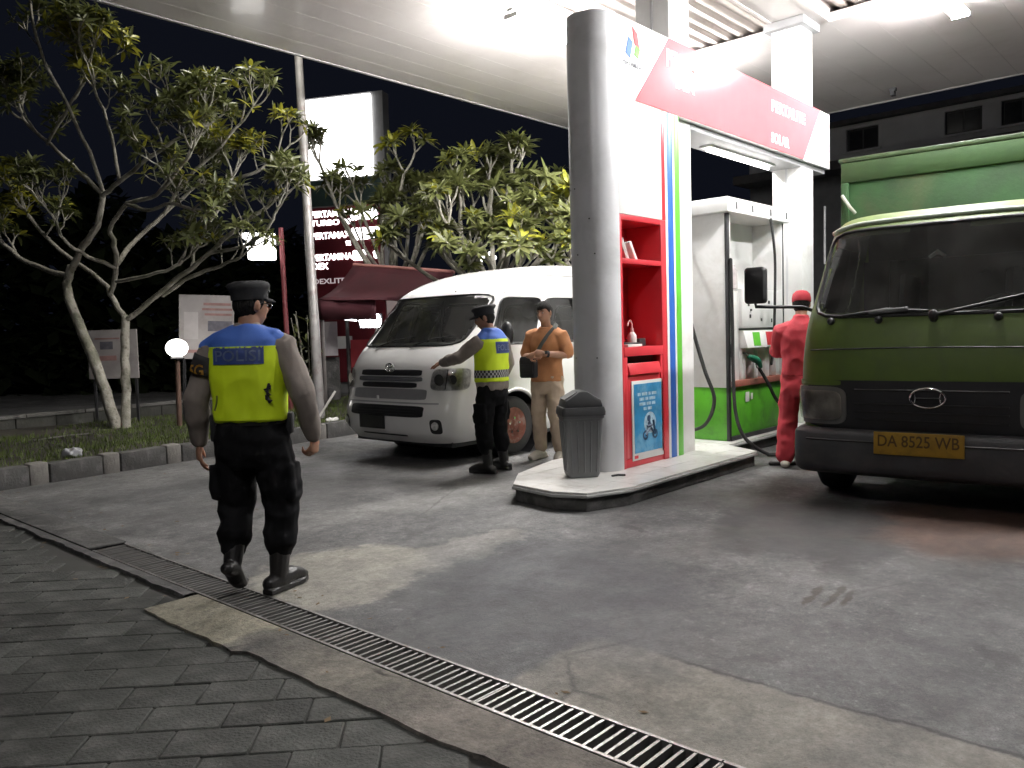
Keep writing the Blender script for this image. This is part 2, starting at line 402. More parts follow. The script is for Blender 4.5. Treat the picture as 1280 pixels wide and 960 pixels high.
# ================================================================== SETTING
# --- ground, one sheet to the horizon with a slot for the drain channel (X 2.06..2.28)
DX0, DX1, DY0, DY1 = 2.06, 2.283, -.6, 9.0
g = MB()
B = 900
g.add([(DX1, -B, 0), (B, -B, 0), (B, B, 0), (DX1, B, 0)], [(0, 1, 2, 3)])
g.add([(DX0, -B, 0), (DX1, -B, 0), (DX1, DY0, 0), (DX0, DY0, 0)], [(0, 1, 2, 3)])
g.add([(DX0, DY1, 0), (DX1, DY1, 0), (DX1, B, 0), (DX0, B, 0)], [(0, 1, 2, 3)])
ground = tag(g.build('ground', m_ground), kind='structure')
g = MB(); g.add([(-B, -B, -.016), (DX0, -B, -.016), (DX0, B, -.016), (-B, B, -.016)], [(0, 1, 2, 3)])
tag(g.build('paving_bed', m_joint), kind='structure')
g = MB(); D = .22
g.add([(DX0, DY0, -D), (DX1, DY0, -D), (DX1, DY1, -D), (DX0, DY1, -D)], [(0, 1, 2, 3)])
g.add([(DX0, DY0, -D), (DX0, DY1, -D), (DX0, DY1, 0), (DX0, DY0, 0)], [(0, 1, 2, 3)])
g.add([(DX1, DY0, -D), (DX1, DY1, -D), (DX1, DY1, 0), (DX1, DY0, 0)], [(0, 1, 2, 3)])
g.add([(DX0, DY0, -D), (DX1, DY0, -D), (DX1, DY0, 0), (DX0, DY0, 0)], [(0, 1, 2, 3)])
g.add([(DX0, DY1, -D), (DX1, DY1, -D), (DX1, DY1, 0), (DX0, DY1, 0)], [(0, 1, 2, 3)])
tag(g.build('drain_channel', m_darkvoid), kind='structure')

# --- concrete apron between the pavers and the drain: rough broken edge
def rough_strip(name, x0f, x1, y0, y1, z0, z1, m, step=.06, seed=1):
    rnd = random.Random(seed); mb = MB(); n = int((y1-y0)/step); vs = []; fs = []
    for i in range(n+1):
        y = y0+(y1-y0)*i/n; x = x0f(y)+rnd.uniform(-.006, .006)+.022*noise.noise(Vector((y*2.7, seed, 0)))
        vs += [(x, y, z0), (x, y, z1), (x1, y, z1), (x1, y, z0)]
    for i in range(n):
        a = i*4; b = a+4
        fs += [(a, b, b+1, a+1), (a+1, b+1, b+2, a+2), (a+2, b+2, b+3, a+3)]
    mb.add(vs, fs); return tag(mb.build(name, m), kind='structure')
rough_strip('concrete_apron', lambda y: 1.75 if y > 3.3 else 1.79-.04*noise.noise(Vector((y*.9, 4, 0))), DX0-.014, -.6, 4.22, -.04, .006, m_apron, seed=3)
rough_strip('drain_edging', lambda y: 1.985, DX0-.014, 4.26, 9.2, -.04, .008, m_kerbdark, seed=5)

# --- drain gratings: lift-out pieces, each bar its own
bar_me = MB().box((0, 0, 0), (DX1-DX0-.03, .012, .03)).mesh('bar', m_steel)
def grate(y0, y1, pitch):
    t = empty('drain_grate', ((DX0+DX1)/2, y0, 0), 0, 'steel bar drain grate set flush in the forecourt concrete', 'drain grate', 'steel gratings along the drain')
    L = y1-y0; f = MB()
    for s in (-1, 1): f.box((s*((DX1-DX0)/2-.008), L/2, -.014), (.014, L-.006, .034))
    f.box((0, .006, -.016), (DX1-DX0-.03, .008, .03)); f.box((0, L-.006, -.016), (DX1-DX0-.03, .008, .03))
    f.build('frame', m_steel, t)
    n = int(L/pitch)
    for i in range(1, n):
        o = link('bar', bar_me, t); o.location = (0, L*i/n, -.016+random.uniform(-.003, .003)); o.rotation_euler = (0, 0, random.uniform(-.012, .012))
    return t
cuts = [.25, 1.2, 2.12, 3.1, 4.05, 4.95, 5.74]
where = ['nearest the photographer, in front of the broken apron edge', 'beside the cracked pale slab', 'halfway along the drain', 'beside the pale apron patch under the walking officer',
         'just past the walking officer, grimy and dull', 'touching the solid cover plate, choked with dirt']
for i in range(6):
    t = grate(cuts[i], cuts[i+1], .044)
    t['label'] = 'steel bar drain grate '+where[i]
for i, (a, b) in enumerate(((5.76, 7.3), (7.32, 8.96))):
    p = MB().bb((DX0-.01, a, .003), (DX1+.01, b, .016)).build('drain_cover', m_kerbdark, bevel=.004)
    tag(p, ['solid grey cover plate over the drain next to the last steel grate', 'solid grey cover plate over the drain ending at the kerb'][i], 'drain cover', 'cover plates over the drain')

# --- pavers laid diagonally on the dark side of the drain
pave = tag(empty('paved_yard', (0, 0, 0)), kind='structure')
PA = R_(-44); pl, pw = .30, .20
pmes = []
for k in range(4):
    rnd = random.Random(k); mb = MB(); j = [rnd.uniform(-.002, .002) for _ in range(8)]
    pmes.append(mb.bb((-pl/2+.0025+j[0], -pw/2+.0025+j[1], -.05), (pl/2-.0025+j[2], pw/2-.0025+j[3], 0)).mesh('paver', m_paver, bevel=.005, seg=1))
cand = []
ux, uy = Vector((math.cos(PA), math.sin(PA))), Vector((-math.sin(PA), math.cos(PA)))
for r in range(-40, 60):
    for c_ in range(-40, 40):
        p = ux*((c_+(r % 2)*.5)*pl)+uy*(r*pw)
        lim = 1.92 if p.y < 4.0 else 2.02
        if p.x+abs(ux.x)*pl/2+abs(uy.x)*pw/2 > DX0-.02: continue
        if p.x > lim or p.x < -9 or p.y < .2 or p.y > 14: continue
        q = Vector((p.x, p.y, 0))-Vector((0, 0, CAMZ)); F = q.dot(_F)
        if F < 1: continue
        px = 640+1008.6*q.dot(_R)/F; py = 480-1008.6*q.dot(_U)/F
        if px < -160 or py > 1080 or px > 760: continue
        cand.append((F, p))
cand.sort(key=lambda t: t[0])
far = MB()
for i, (F, p) in enumerate(cand):
    zz = random.uniform(-.0025, .0025)
    if i < 300:
        o = link('paver', pmes[i % 4], pave); o.location = (p.x, p.y, -.007+zz); o.rotation_euler = (random.uniform(-.006, .006), random.uniform(-.004, .004), PA+random.uniform(-.012, .012))
    else:
        far.box((p.x, p.y, -.032+zz), (pl-.01, pw-.01, .05), rz=PA)
if far.v: tag(far.build('distant_pavers', m_paver, pave), kind='stuff')

# --- kerb of the planter, painted black and white, worn
kdir = Vector((1, .117, 0)).normalized(); kang = math.atan(.117); k0 = Vector((2.48, 8.95, 0))
kerb = tag(empty('planter_kerb', k0, kang), kind='structure')
kb_d = MB().bb((-.27, 0, -.05), (.27, .16, .21)).mesh('kerb_stone', m_kerbdark, bevel=.025)
kb_w = MB().bb((-.095, -.003, -.05), (.095, .163, .213)).mesh('kerb_stone', m_kerbwhite, bevel=.028)
x = -7.0; i = 0
while x < 16:
    l = .545 if i % 2 == 0 else .195
    o = link('kerb_stone', kb_d if i % 2 == 0 else kb_w, kerb); o.location = (x+l/2, random.uniform(-.008, .008), random.uniform(-.012, .008)); o.rotation_euler = (0, 0, random.uniform(-.015, .015))
    x += l; i += 1
# planter soil and turf
def kp(a, b, z=0): return k0+kdir*a+Vector((-kdir.y, kdir.x, 0))*b+Vector((0, 0, z))
g = MB(); nx, ny = 30, 12; vs = []; fs = []
for i in range(nx+1):
    for j in range(ny+1):
        a, b = -9+26*i/nx, .16+4.7*j/ny
        vs.append(kp(a, b, .15+.06*noise.noise(Vector((a*.7, b*.9, 2)))))
for i in range(nx):
    for j in range(ny):
        q = i*(ny+1)+j; fs.append((q, q+ny+1, q+ny+2, q+1))
g.add(vs, fs); tag(g.build('planter_soil', m_soil, smooth=60), kind='structure')
m_grass = mat('grass_blades', (.085, .12, .02), .6, var=.4, scale=3)
g = MB(); rnd = random.Random(5)
for i in range(26000):
    a = rnd.uniform(-3, 9); b = .2+rnd.random()**1.2*3.8
    if noise.noise(Vector((a*.8, b*.8, 5)))+.35*(a > .5) < rnd.uniform(-.35, .35)+(-.0): continue
    p = kp(a, b, .15+.06*noise.noise(Vector((a*.7, b*.9, 2)))); t = rnd.uniform(0, 6.3); h = rnd.uniform(.025, .075)
    d = Vector((math.cos(t), math.sin(t), 0)); s = Vector((-d.y, d.x, 0))*.006; q = d*rnd.uniform(.0, .03)
    g.add([p-s, p+s, p+q+Vector((0, 0, h))], [(0, 1, 2)])
tag(g.build('grass', m_grass), kind='stuff')
# low wall behind the planter
g = MB(); t = tag(empty('low_wall', kp(0, 4.75), kang), 'low mossy concrete wall along the back of the planter behind the two-stemmed tree', 'wall')
m_wallblock = mat('mossy_block', (.07, .07, .062), .9, var=.3, bump=.4, bscale=25, grime=(.03, .035, .022), gs=3)
m_wallcap = mat('pale_coping', (.17, .165, .155), .85, var=.25, bump=.3, bscale=30, grime=(.05, .05, .045), gs=5)
blk = MB().bb((-.295, 0, 0), (.295, .16, .3)).mesh('wall_block', m_wallblock, bevel=.012)
cap = MB().bb((-.445, -.03, 0), (.445, .19, .055)).mesh('coping_stone', m_wallcap, bevel=.012)
for i in range(-12, 14):
    o = link('wall_block', blk, t); o.location = (i*.6, random.uniform(-.006, .006), 0)
for i in range(-8, 9):
    o = link('coping_stone', cap, t); o.location = (i*.9, 0, .302); o.rotation_euler = (0, 0, random.uniform(-.01, .01))

# ================================================================== CANOPY
ZC = 5.15; CX0, CX1, CY0, CY1 = -1.6, 14.75, -1.0, 9.33
OX0, OX1 = 3.0, 10.36          # roof openings between the soffit bands
LY0, LY1 = 4.42, 6.2; RY0, RY1 = 2.2, 3.92
can = empty('station_canopy', (0, 0, 0), 0, 'wide flat white forecourt canopy with glossy soffit panels over the pumps', 'canopy')
def band(y0, y1, x0, x1, n):
    wdt = (y1-y0)/n
    for i in range(n):
        MB().bb((x0+.001, y0+i*wdt+.0008, ZC+random.uniform(0, .0006)), (x1-.001, y0+(i+1)*wdt-.0008, ZC+.03)).build('soffit_panel', m_offwhite, can, bevel=.0012, seg=1)
band(CY0, RY0, CX0, CX1, 8); band(RY1, LY0, CX0, CX1, 1); band(LY1, CY1, CX0, CX1, 8)
band(RY0, RY1, OX1, CX1, 4); band(LY0, LY1, OX1, CX1, 4)
band(RY0, RY1, CX0, OX0, 4); band(LY0, LY1, CX0, OX0, 4)
for (a, b) in ((LY0, LY1), (RY0, RY1)):        # corrugated deck seen through the openings
    mb = MB(); n = int((b-a+.3)/.018); vs = []; fs = []
    for i in range(n+1):
        y = a-.15+(b-a+.3)*i/n; z = ZC+.16+.032*max(-.5, min(.8, math.sin(2*math.pi*y/.19)*1.6))
        for xx in (OX0-.2, 5.5, 8, OX1+.2): vs.append((xx, y, z))
    for i in range(n):
        for k in range(3):
            q = i*4+k; fs.append((q, q+1, q+5, q+4))
    mb.add(vs, fs); mb.build('roof_sheet', m_deck, can, smooth=50)
    for yy in (a+.02, b-.02):
        MB().bb((OX0, yy-.02, ZC-.012), (OX1, yy+.02, ZC+.14)).build('edge_beam', m_offwhite, can)
    for xx in (OX0-.02, OX1+.02):
        MB().bb((xx-.018, a, ZC-.014), (xx+.018, b, ZC+.10)).build('edge_beam', m_offwhite, can)
mb = MB(); tz = (.05, .6)
m_fascia = mat('canopy_fascia', (.46, .45, .45), .4, var=.08, grime=(.3, .29, .28), gs=2)
for lo, hi in (((CX0-.06, CY1, ZC-.008), (CX1+.06, CY1+.06, ZC+.65)), ((CX0-.06, CY0-.06, ZC-.008), (CX1+.06, CY0, ZC+.65)), ((CX0-.06, CY0, ZC-.008), (CX0, CY1, ZC+.65)), ((CX1, CY0, ZC-.008), (CX1+.06, CY1, ZC+.65))):
    MB().bb(lo, hi).build('fascia', m_fascia, can, bevel=.006)
MB().bb((CX0, CY0, ZC+.5), (CX1, CY1, ZC+.53)).build('roof', m_deck, can)
mb = MB(); mb.bb((CX1-.75, 4.2, ZC-.05), (CX1-.68, 4.3, ZC)); mb.bb((CX1-.76, 4.22, ZC-.12), (CX1-.66, 4.28, ZC-.05)); mb.build('bracket', m_dark, can)

# canopy light fittings
m_lens = emitter('lamp_lens', (1.0, .975, .95), LAMP)
m_lens2 = emitter('truck_bay_lamp_lens', (1.0, .985, .97), LAMP*.72)
def canopy_light(x, y, L, label, ang=0, m=None):
    t = empty('canopy_light', (x, y, ZC-.17), ang, label, 'ceiling light', 'light fittings under the canopy')
    MB().bb((-L/2-.03, -.05, -.015), (L/2+.03, .05, .03)).build('housing', m_whitegloss, t, bevel=.01)
    for sx in (-1, 1): MB().bb((sx*L*.35-.012, -.012, .03), (sx*L*.35+.012, .012, .16)).build('stem', m_grey, t)
    for sy in (-1, 1):
        mb = MB(); mb.cyl((-L/2, sy*.062, -.052), (L/2, sy*.062, -.052), .030, n=12); mb.build('tube', m or m_lens, t, smooth=50)
    for sx in (-1, 1): MB().bb((sx*(L/2+.012)-.011, -.095, -.085), (sx*(L/2+.012)+.011, .095, -.031)).build('end_holder', m_whitegloss, t)
canopy_light(7.55, 6.12, 1.25, 'bright strip light at the edge of the canopy opening above the grey kiosk column')
canopy_light(7.3, 1.75, 1.25, 'bright strip light above the truck bay facing the kiosk', 0, m_lens2)
canopy_light(10.25, 2.5, .9, 'bright strip light at the far end of the truck bay opening', 0, m_lens2)
canopy_light(10.2, 6.1, .9, 'bright strip light at the far end of the van bay opening')

canopy_light(8.6, -.75, 1.25, 'bright strip light beyond the offside of the truck cab', 0, emitter('outer_bay_lamp_lens', (1.0, .985, .97), LAMP*1.1))
canopy_light(.1, 1.2, 1.0, 'unseen dim strip light added as fill behind the photographer', 0, emitter('fill_lamp_lens', (1.0, .985, .97), LAMP*.34))  # unseen fill light, added to brighten surfaces that face the camera

# columns
def column(x0, x1, y0, y1, label):
    t = empty('canopy_column', ((x0+x1)/2, (y0+y1)/2, .15), 0, label, 'column', 'columns carrying the canopy')
    hx, hy = (x1-x0)/2, (y1-y0)/2; H = ZC-.15
    MB().bb((-hx, -hy, .001), (hx, hy, H-.10)).build('shaft', m_white, t, bevel=.008)
    MB().bb((-hx-.07, -hy-.07, H-.10), (hx+.07, hy+.07, H-.002)).build('capital', m_grey, t, bevel=.008)
    MB().bb((-hx-.012, -.012, 1.5), (-hx+.002, .012, H-.1)).build('cover_strip', m_silver, t)
    return t
column(6.87, 7.245, 4.085, 4.46, 'square white column rising through the sign behind the red cabinet')
column(9.95, 10.325, 4.085, 4.46, 'square white column beyond the fuel pump at the far end of the sign')

# ================================================================== PUMP ISLAND
isl = empty('pump_island', (6, 4.3, 0), 0, 'raised pump island with pale tiled top and dark concrete side', 'pump island')
def L_(p): return [(x-6, y-4.3) for x, y in p]
out = L_([(4.85, 4.43), (4.775, 3.95), (4.88, 3.68), (5.28, 3.54), (7.52, 3.54), (7.78, 3.98), (12.4, 3.98), (12.4, 4.95), (6.0, 4.95), (5.25, 4.73)])
def inset(p, d):
    n = len(p); r = []
    for i in range(n):
        a, b, c = Vector(p[i-1]), Vector(p[i]), Vector(p[(i+1) % n])
        e0, e1 = (b-a).normalized(), (c-b).normalized(); n0, n1 = Vector((-e0.y, e0.x)), Vector((-e1.y, e1.x))
        m = (n0+n1); m = m/(m.dot(n0) if abs(m.dot(n0)) > .2 else 1); q = b+m*d; r.append((q.x, q.y))
    return r
MB().prism(inset(out, .03), 0, .105).build('island_base', m_kerbdark, isl, bevel=.008)
MB().prism(out, .107, .132).build('edge_trim', m_lip, isl, bevel=.006)
# tiles cut to the outline
bm = bmesh.new(); inn = inset(out, .012)
bm.faces.new([bm.verts.new((x, y, 0)) for x, y in inn])
def cut(nrm, k0_, k1_, st):
    k = k0_
    while k < k1_:
        bmesh.ops.bisect_plane(bm, geom=bm.verts[:]+bm.edges[:]+bm.faces[:], plane_co=(nrm[0]*k, nrm[1]*k, 0), plane_no=nrm); k += st
cut((1, 0, 0), -1.0, 6.4, .4); cut((0, 1, 0), -.5, .7, .4)
tile_objs = 0
for f in bm.faces:
    vs = [(v.co.x, v.co.y) for v in f.verts]
    if f.normal.z < 0: vs.reverse()
    q = inset(vs, .0015)
    if f.calc_area() < .004: continue
    o = MB().prism(q, .133, .15+random.uniform(-.0008, .0008)).build('tile', m_tile, isl, bevel=.0012, seg=1); tile_objs += 1
bm.free()

# ================================================================== KIOSK with red cabinet, rounded grey end
KX0, KX1, KY, KD = 5.9, 6.95, 4.03, .47
SZ0, SZ1 = 3.4, 4.1
kio = empty('station_kiosk', (6.4, KY+KD/2, .15), 0, 'tall narrow kiosk with rounded grey end and red shelved cabinet on the pump island', 'kiosk')
def K(x, y, z): return (x-6.4, y-(KY+KD/2), z-.15)
mb = MB(); n = 28; ring = []          # rounded end, half an ellipse in plan
for i in range(n+1):
    t = -math.pi/2-math.pi*i/n; ring.append((KX0-.002+.24*math.cos(t), KY+KD/2+KD/2*math.sin(t)))
pts = [K(x, y, 0)[:2] for x, y in ring]
mb.prism(pts, .001, 3.95); mb.build('rounded_end', m_silver, kio, smooth=50)
for a_, zz in ((-215, 2.62), (-195, 2.62), (-160, 2.35), (-215, 2.2), (-190, 2.05), (-150, 2.05), (-205, 1.15), (-150, 1.15)):
    t = R_(a_); p = Vector(K(KX0-.002+.243*math.cos(t), KY+KD/2+(KD/2+.002)*math.sin(t), zz)); n_ = Vector((math.cos(t)/.24, math.sin(t)/(KD/2), 0)).normalized()
    MB().cyl(p-n_*.006, p+n_*.004, .007, n=8).build('screw', m_chrome, kio)
def kb(name, lo, hi, m, bevel=.004): return MB().bb(K(*lo), K(*hi)).build(name, m, kio, bevel=bevel)
kb('back_panel', (KX0, KY+KD-.03, .152), (KX1-.003, KY+KD, SZ0), m_whitegloss)
kb('side_panel', (KX1-.30, KY+.012, .152), (KX1-.06, KY+KD-.03, SZ0-.002), m_whitegloss)
kb('upper_panel', (KX0, KY, 2.40), (6.60, KY+KD-.032, SZ0), m_whitegloss)
# cabinet
kb('cabinet_side', (KX0, KY+.002, .152), (KX0+.035, KY+KD-.034, 2.398), m_red)
kb('cabinet_side', (6.575, KY+.001, .152), (6.66, KY+KD-.034, 2.398), m_red)
kb('cabinet_back', (KX0+.036, KY+.38, 1.18), (6.574, KY+.41, 2.36), m_red)
kb('cabinet_top', (KX0+.036, KY+.003, 2.35), (6.574, KY+.379, 2.397), m_red)
kb('shelf', (KX0+.036, KY+.002, 1.97), (6.574, KY+.379, 2.015), m_red)
kb('counter', (KX0+.036, KY-.002, 1.15), (6.574, KY+.379, 1.232), m_red)
kb('door_frame', (KX0+.036, KY+.012, .153), (6.574, KY+.05, .235), m_red)
kb('door', (KX0+.09, KY+.016, .237), (6.535, KY+.05, .98), m_red)
kb('door_frame', (KX0+.036, KY+.004, .237), (KX0+.088, KY+.05, 1.148), m_red)
kb('door_frame', (6.537, KY+.004, .237), (6.573, KY+.05, 1.148), m_red)
kb('recess', (KX0+.09, KY+.09, 1.06), (6.535, KY+.10, 1.148), m_darkvoid)
mb = MB()          # sloping letter tray
mb.add([K(*p) for p in ((KX0+.1, KY-.015, .985), (6.525, KY-.015, .985), (6.525, KY+.012, 1.085), (KX0+.1, KY+.012, 1.085), (KX0+.1, KY+.05, .985), (6.525, KY+.05, .985), (6.525, KY+.06, 1.085), (KX0+.1, KY+.06, 1.085))],
       [(0, 1, 2, 3), (7, 6, 5, 4), (0, 4, 5, 1), (3, 2, 6, 7), (0, 3, 7, 4), (1, 5, 6, 2)])
mb.build('tray', m_red, kio, bevel=.004)
# stripes
for nm, a, b, m in (('red_stripe', 6.601, 6.659, m_red), ('white_stripe', 6.661, 6.70, m_whitegloss), ('blue_stripe', 6.702, 6.80, m_blue), ('white_stripe', 6.802, 6.832, m_whitegloss), ('green_stripe', 6.834, 6.925, m_green)):
    z0 = 2.40 if nm == 'red_stripe' else .153
    kb(nm, (a, KY+.0005, z0), (b, KY+.010, SZ0-.001), m, bevel=.001)
# poster on the door
pos = tag(MB().bb((6.045, KY+.004, .205), (6.565, KY+.013, .925)).build('poster', mat('poster_paper', (.72, .72, .70), .4, var=.04), bevel=.002), 'blue and white motorcycle poster taped to the red cabinet door', 'poster')
m_pb = mat('poster_blue', (.04, .27, .52), .35, var=.22, scale=7, grime=(.22, .48, .66), gs=4)
MB().bb((6.075, KY+.0015, .27), (6.535, KY+.004, .895)).build('poster_print', m_pb, pos)
m_pl = mat('poster_pale_print', (.42, .60, .72), .4, var=.3, scale=25); m_pd = mat('poster_dark_print', (.03, .07, .14), .4, var=.3, scale=30)
def PM(x, z): return frame((x, KY+.0012, z), (1, 0, 0), (0, 0, 1), (0, -1, 0))
mb = MB(); rp = random.Random(4)
for z_, ws in ((.80, (.05, .09, .04, .08)), (.755, (.08, .05, .10)), (.71, (.10, .07, .06)), (.665, (.05, .07))):
    x = 6.31-sum(ws)/2-.012*len(ws)
    for w_ in ws: mb.bb((x, KY+.0005, z_-.014), (x+w_, KY+.0012, z_+.014)); x += w_+.018
mb.build('poster_headline', m_pl, pos)
mb = MB(); mb.lathe([(.10, 0), (.10, .0006)], (6.33, KY+.0011, .53), (0, -1, 0), 20); mb.build('poster_cloud', m_pl, pos)
mb = MB()
for cx in (6.25, 6.41): mb.lathe([(.045, 0), (.045, .0006), (.025, .0006), (.025, 0)], (cx, KY+.0003, .42), (0, -1, 0), 16, cap=False)
for (a, b) in (((6.25, .42), (6.33, .49)), ((6.33, .49), (6.41, .42)), ((6.27, .50), (6.36, .505)), ((6.38, .55), (6.41, .42))):
    mb.tube([(a[0], KY, a[1]), (b[0], KY, b[1])], .012, 5)
mb.ball((6.31, KY, .57), (.03, .003, .032), 10, 6); mb.tube([(6.31, KY, .54), (6.33, KY, .49)], .025, 6, flat=.15)
mb.build('poster_motorcycle', m_pd, pos)
MB().bb((6.07, KY+.0025, .222), (6.13, KY+.004, .25)).build('poster_mark', m_red, pos)
# things on the shelves
m_paper = mat('paper', (.66, .65, .62), .7, var=.08)
def tilt_box(name, lab, cat, c, size, rot, m, group=None):
    mb = MB(); mb.box((0, 0, size[2]/2), size); o = mb.build(name, m, bevel=.003); o.location = c; o.rotation_euler = rot; return tag(o, lab, cat, group)
tilt_box('book', 'grey bound ledger leaning on the upper red shelf', 'book', (6.19, KY+.20, 2.018), (.05, .18, .21), (0, R_(-28), 0), mat('grey_cover', (.40, .38, .36), .6))
tilt_box('book', 'white paper pad leaning in front of the grey ledger on the upper red shelf', 'book', (6.29, KY+.17, 2.018), (.035, .17, .19), (0, R_(-32), 0), m_paper)
b = empty('sanitiser_bottle', (6.27, KY+.14, 1.234), 0, 'small clear pump bottle with curved spout on the red cabinet counter', 'bottle')
MB().lathe([(.004, 0), (.04, .003), (.042, .02), (.042, .10), (.02, .13), (.014, .135)], (0, 0, 0), (0, 0, 1), 18).build('bottle_body', mat('translucent_plastic', (.62, .56, .54), .25, var=.1), b, smooth=40)
mb = MB(); mb.cyl((0, 0, .135), (0, 0, .165), .016, n=12); mb.tube([(0, 0, .165), (0, 0, .21), (-.02, 0, .235), (-.055, 0, .23), (-.07, 0, .19)], .007, 8); mb.build('pump_top', mat('pink_plastic', (.66, .42, .40), .4), b, smooth=40)
mb = MB(); rr = random.Random(3)
tilt_box('paper_stack', 'loose white papers lying on the red cabinet counter', 'paper', (6.13, KY+.10, 1.233), (.30, .16, .022), (0, 0, .15), m_paper)
o = tilt_box('clipboard', 'dark clipboard lying on the papers on the cabinet counter', 'clipboard', (6.17, KY+.16, 1.257), (.24, .17, .016), (.05, 0, -.25), m_black)
o = tilt_box('cash_box', 'small dark box behind the bottle on the cabinet counter', 'box', (6.42, KY+.2, 1.234), (.16, .14, .07), (0, 0, .2), m_dark)

# ================================================================== SIGN ARCH
sg = empty('sign_arch', (8.3, KY, SZ0), 0, 'long red and white fuel sign box spanning from the kiosk to the far column', 'sign')
def S(x, y, z): return (x-8.3, y-KY, z-SZ0)
SX1 = 10.75; SD = .45
MB().bb(S(KX0, KY+.004, SZ0+.001), S(SX1, KY+.05, SZ1)).build('face_panel', m_whitegloss, sg, bevel=.006)
MB().bb(S(KX0, KY+.052, SZ1-.05), S(SX1, KY+SD, SZ1)).build('top_panel', m_white, sg)
MB().bb(S(KX0, KY+SD+.002, SZ0), S(SX1, KY+SD+.03, SZ1)).build('rear_panel', m_white, sg)
MB().bb(S(SX1-.045, KY+.053, SZ0+.002), S(SX1-.002, KY+SD, SZ1-.052)).build('end_panel', m_white, sg)
MB().bb(S(7.247, KY+.052, SZ0-.06), S(SX1-.05, KY+SD, SZ0-.002)).build('soffit', m_grey, sg, bevel=.004)
mb = MB(); mb.prism([(x-8.3, z-SZ0) for x, z in ((6.185, SZ0+.012), (9.88, SZ0+.012), (10.42, SZ1-.004), (6.775, SZ1-.004))], .0, .006, frame((0, .003, 0), (1, 0, 0), (0, 0, 1), (0, -1, 0)))
mb.build('red_field', m_redsign, sg)
def TS(x, z, d=.0): return frame((x-8.3, -.0035-d, z-SZ0), (1, 0, 0), (0, 0, 1), (0, -1, 0))
text('PERTAMINA', m_text_white, sg, TS(7.12, 3.91), .80, .165, bold=.034)
text('DEX', m_text_white, sg, TS(7.055, 3.735), .36, .15, bold=.034)
text('PERTALITE', m_text_white, sg, TS(9.46, 3.895), .95, .13, bold=.034)
text('SOLAR', m_text_white, sg, TS(9.215, 3.535), .49, .12, bold=.034)
def para(pts, m, nm):
    MB().prism([(x-8.3, z-SZ0) for x, z in pts], 0, .005, frame((0, .003, 0), (1, 0, 0), (0, 0, 1), (0, -1, 0))).build(nm, m, sg)
para(((6.19, 3.905), (6.27, 3.86), (6.235, 4.0), (6.16, 4.045)), mat('emblem_red', (.50, .05, .06), .4), 'emblem')
para(((6.045, 3.80), (6.115, 3.765), (6.165, 3.91), (6.095, 3.945)), m_blue, 'emblem')
para(((6.185, 3.81), (6.245, 3.785), (6.275, 3.87), (6.215, 3.90)), m_green, 'emblem')
text('PERTAMINA', m_text_grey, sg, TS(6.15, 3.715), .31, .042, bold=.01, extrude=.001)
MB().bb(S(10.63, KY+.0005, 3.66), S(10.645, KY+.004, 3.86)).build('latch', m_text_grey, sg)
tb = empty('tube_light', (8.75, 4.31, SZ0-.075), 0, 'lit fluorescent tube fitted under the red sign box', 'tube light')
MB().bb((-.8, -.07, -.01), (.8, .07, .013)).build('housing', m_whitegloss, tb, bevel=.004)
m_tube = emitter('tube_glow', (1, .97, .93), 26)
MB().cyl((-.75, 0, -.03), (.75, 0, -.03), .018, n=12).build('tube', m_tube, tb, smooth=40)

# ================================================================== FUEL PUMP
fp = empty('fuel_pump', (8.75, 4.4, .15), 0, 'white fuel pump with green base and black hoses on the island', 'fuel pump')
PX0, PX1, PY0, PY1 = 7.98, 9.42, 4.08, 4.78
def P(x, y, z): return (x-8.75, y-4.4, z-.15)
def pb(name, lo, hi, m, bevel=.006, par=None): return MB().bb(P(*lo), P(*hi)).build(name, m, par or fp, bevel=bevel)
pb('base_cabinet', (PX0+.01, PY0+.01, .152), (PX1, PY1, .73), m_pumpgreen, .008)
pb('hood', (PX0-.10, PY0-.06, 2.60), (PX1+.06, PY1+.05, 2.755), m_whitegloss, .008)
pb('side_panel', (PX0, PY0+.005, .732), (PX0+.075, PY1-.003, 2.598), m_white, .006)
pb('side_panel', (PX1-.07, PY0+.005, .732), (PX1-.002, PY1-.003, 2.598), m_white, .006)
pb('corner_post', (PX0-.008, PY0-.004, .155), (PX0+.04, PY0+.03, 2.597), m_dark, .003)
pb('corner_post', (PX1-.05, PY0-.002, .732), (PX1-.02, PY0+.02, 2.597), m_dark, .003)
pb('rear_panel', (PX0+.077, PY1-.33, 1.80), (PX1-.072, PY1-.30, 2.598), m_white, .003)
pb('display_head', (PX0+.32, PY0+.0, 1.37), (PX1-.072, PY1-.1, 1.80), m_whitegloss, .008)
pb('display_side', (PX0+.077, PY0+.04, .75), (PX0+.318, PY1-.1, 1.78), m_white, .006)
pb('trim_bar', (PX0+.318, PY0-.012, 1.345), (PX1-.072, PY0+.05, 1.368), m_dark, .002)
mb = MB()          # sloping price panel
mb.add([P(*p) for p in ((PX0+.33, PY0-.06, 1.15), (PX1-.075, PY0-.06, 1.15), (PX1-.075, PY0-.01, 1.34), (PX0+.33, PY0-.01, 1.34), (PX0+.33, PY0+.06, 1.15), (PX1-.075, PY0+.06, 1.15), (PX1-.075, PY0+.06, 1.34), (PX0+.33, PY0+.06, 1.34))],
       [(0, 1, 2, 3), (7, 6, 5, 4), (0, 4, 5, 1), (3, 2, 6, 7), (0, 3, 7, 4), (1, 5, 6, 2)])
mb.build('product_panel', m_whitegloss, fp, bevel=.003)
sl = Vector((0, .05, .19)).normalized(); nrm_ = Vector((1, 0, 0)).cross(sl)
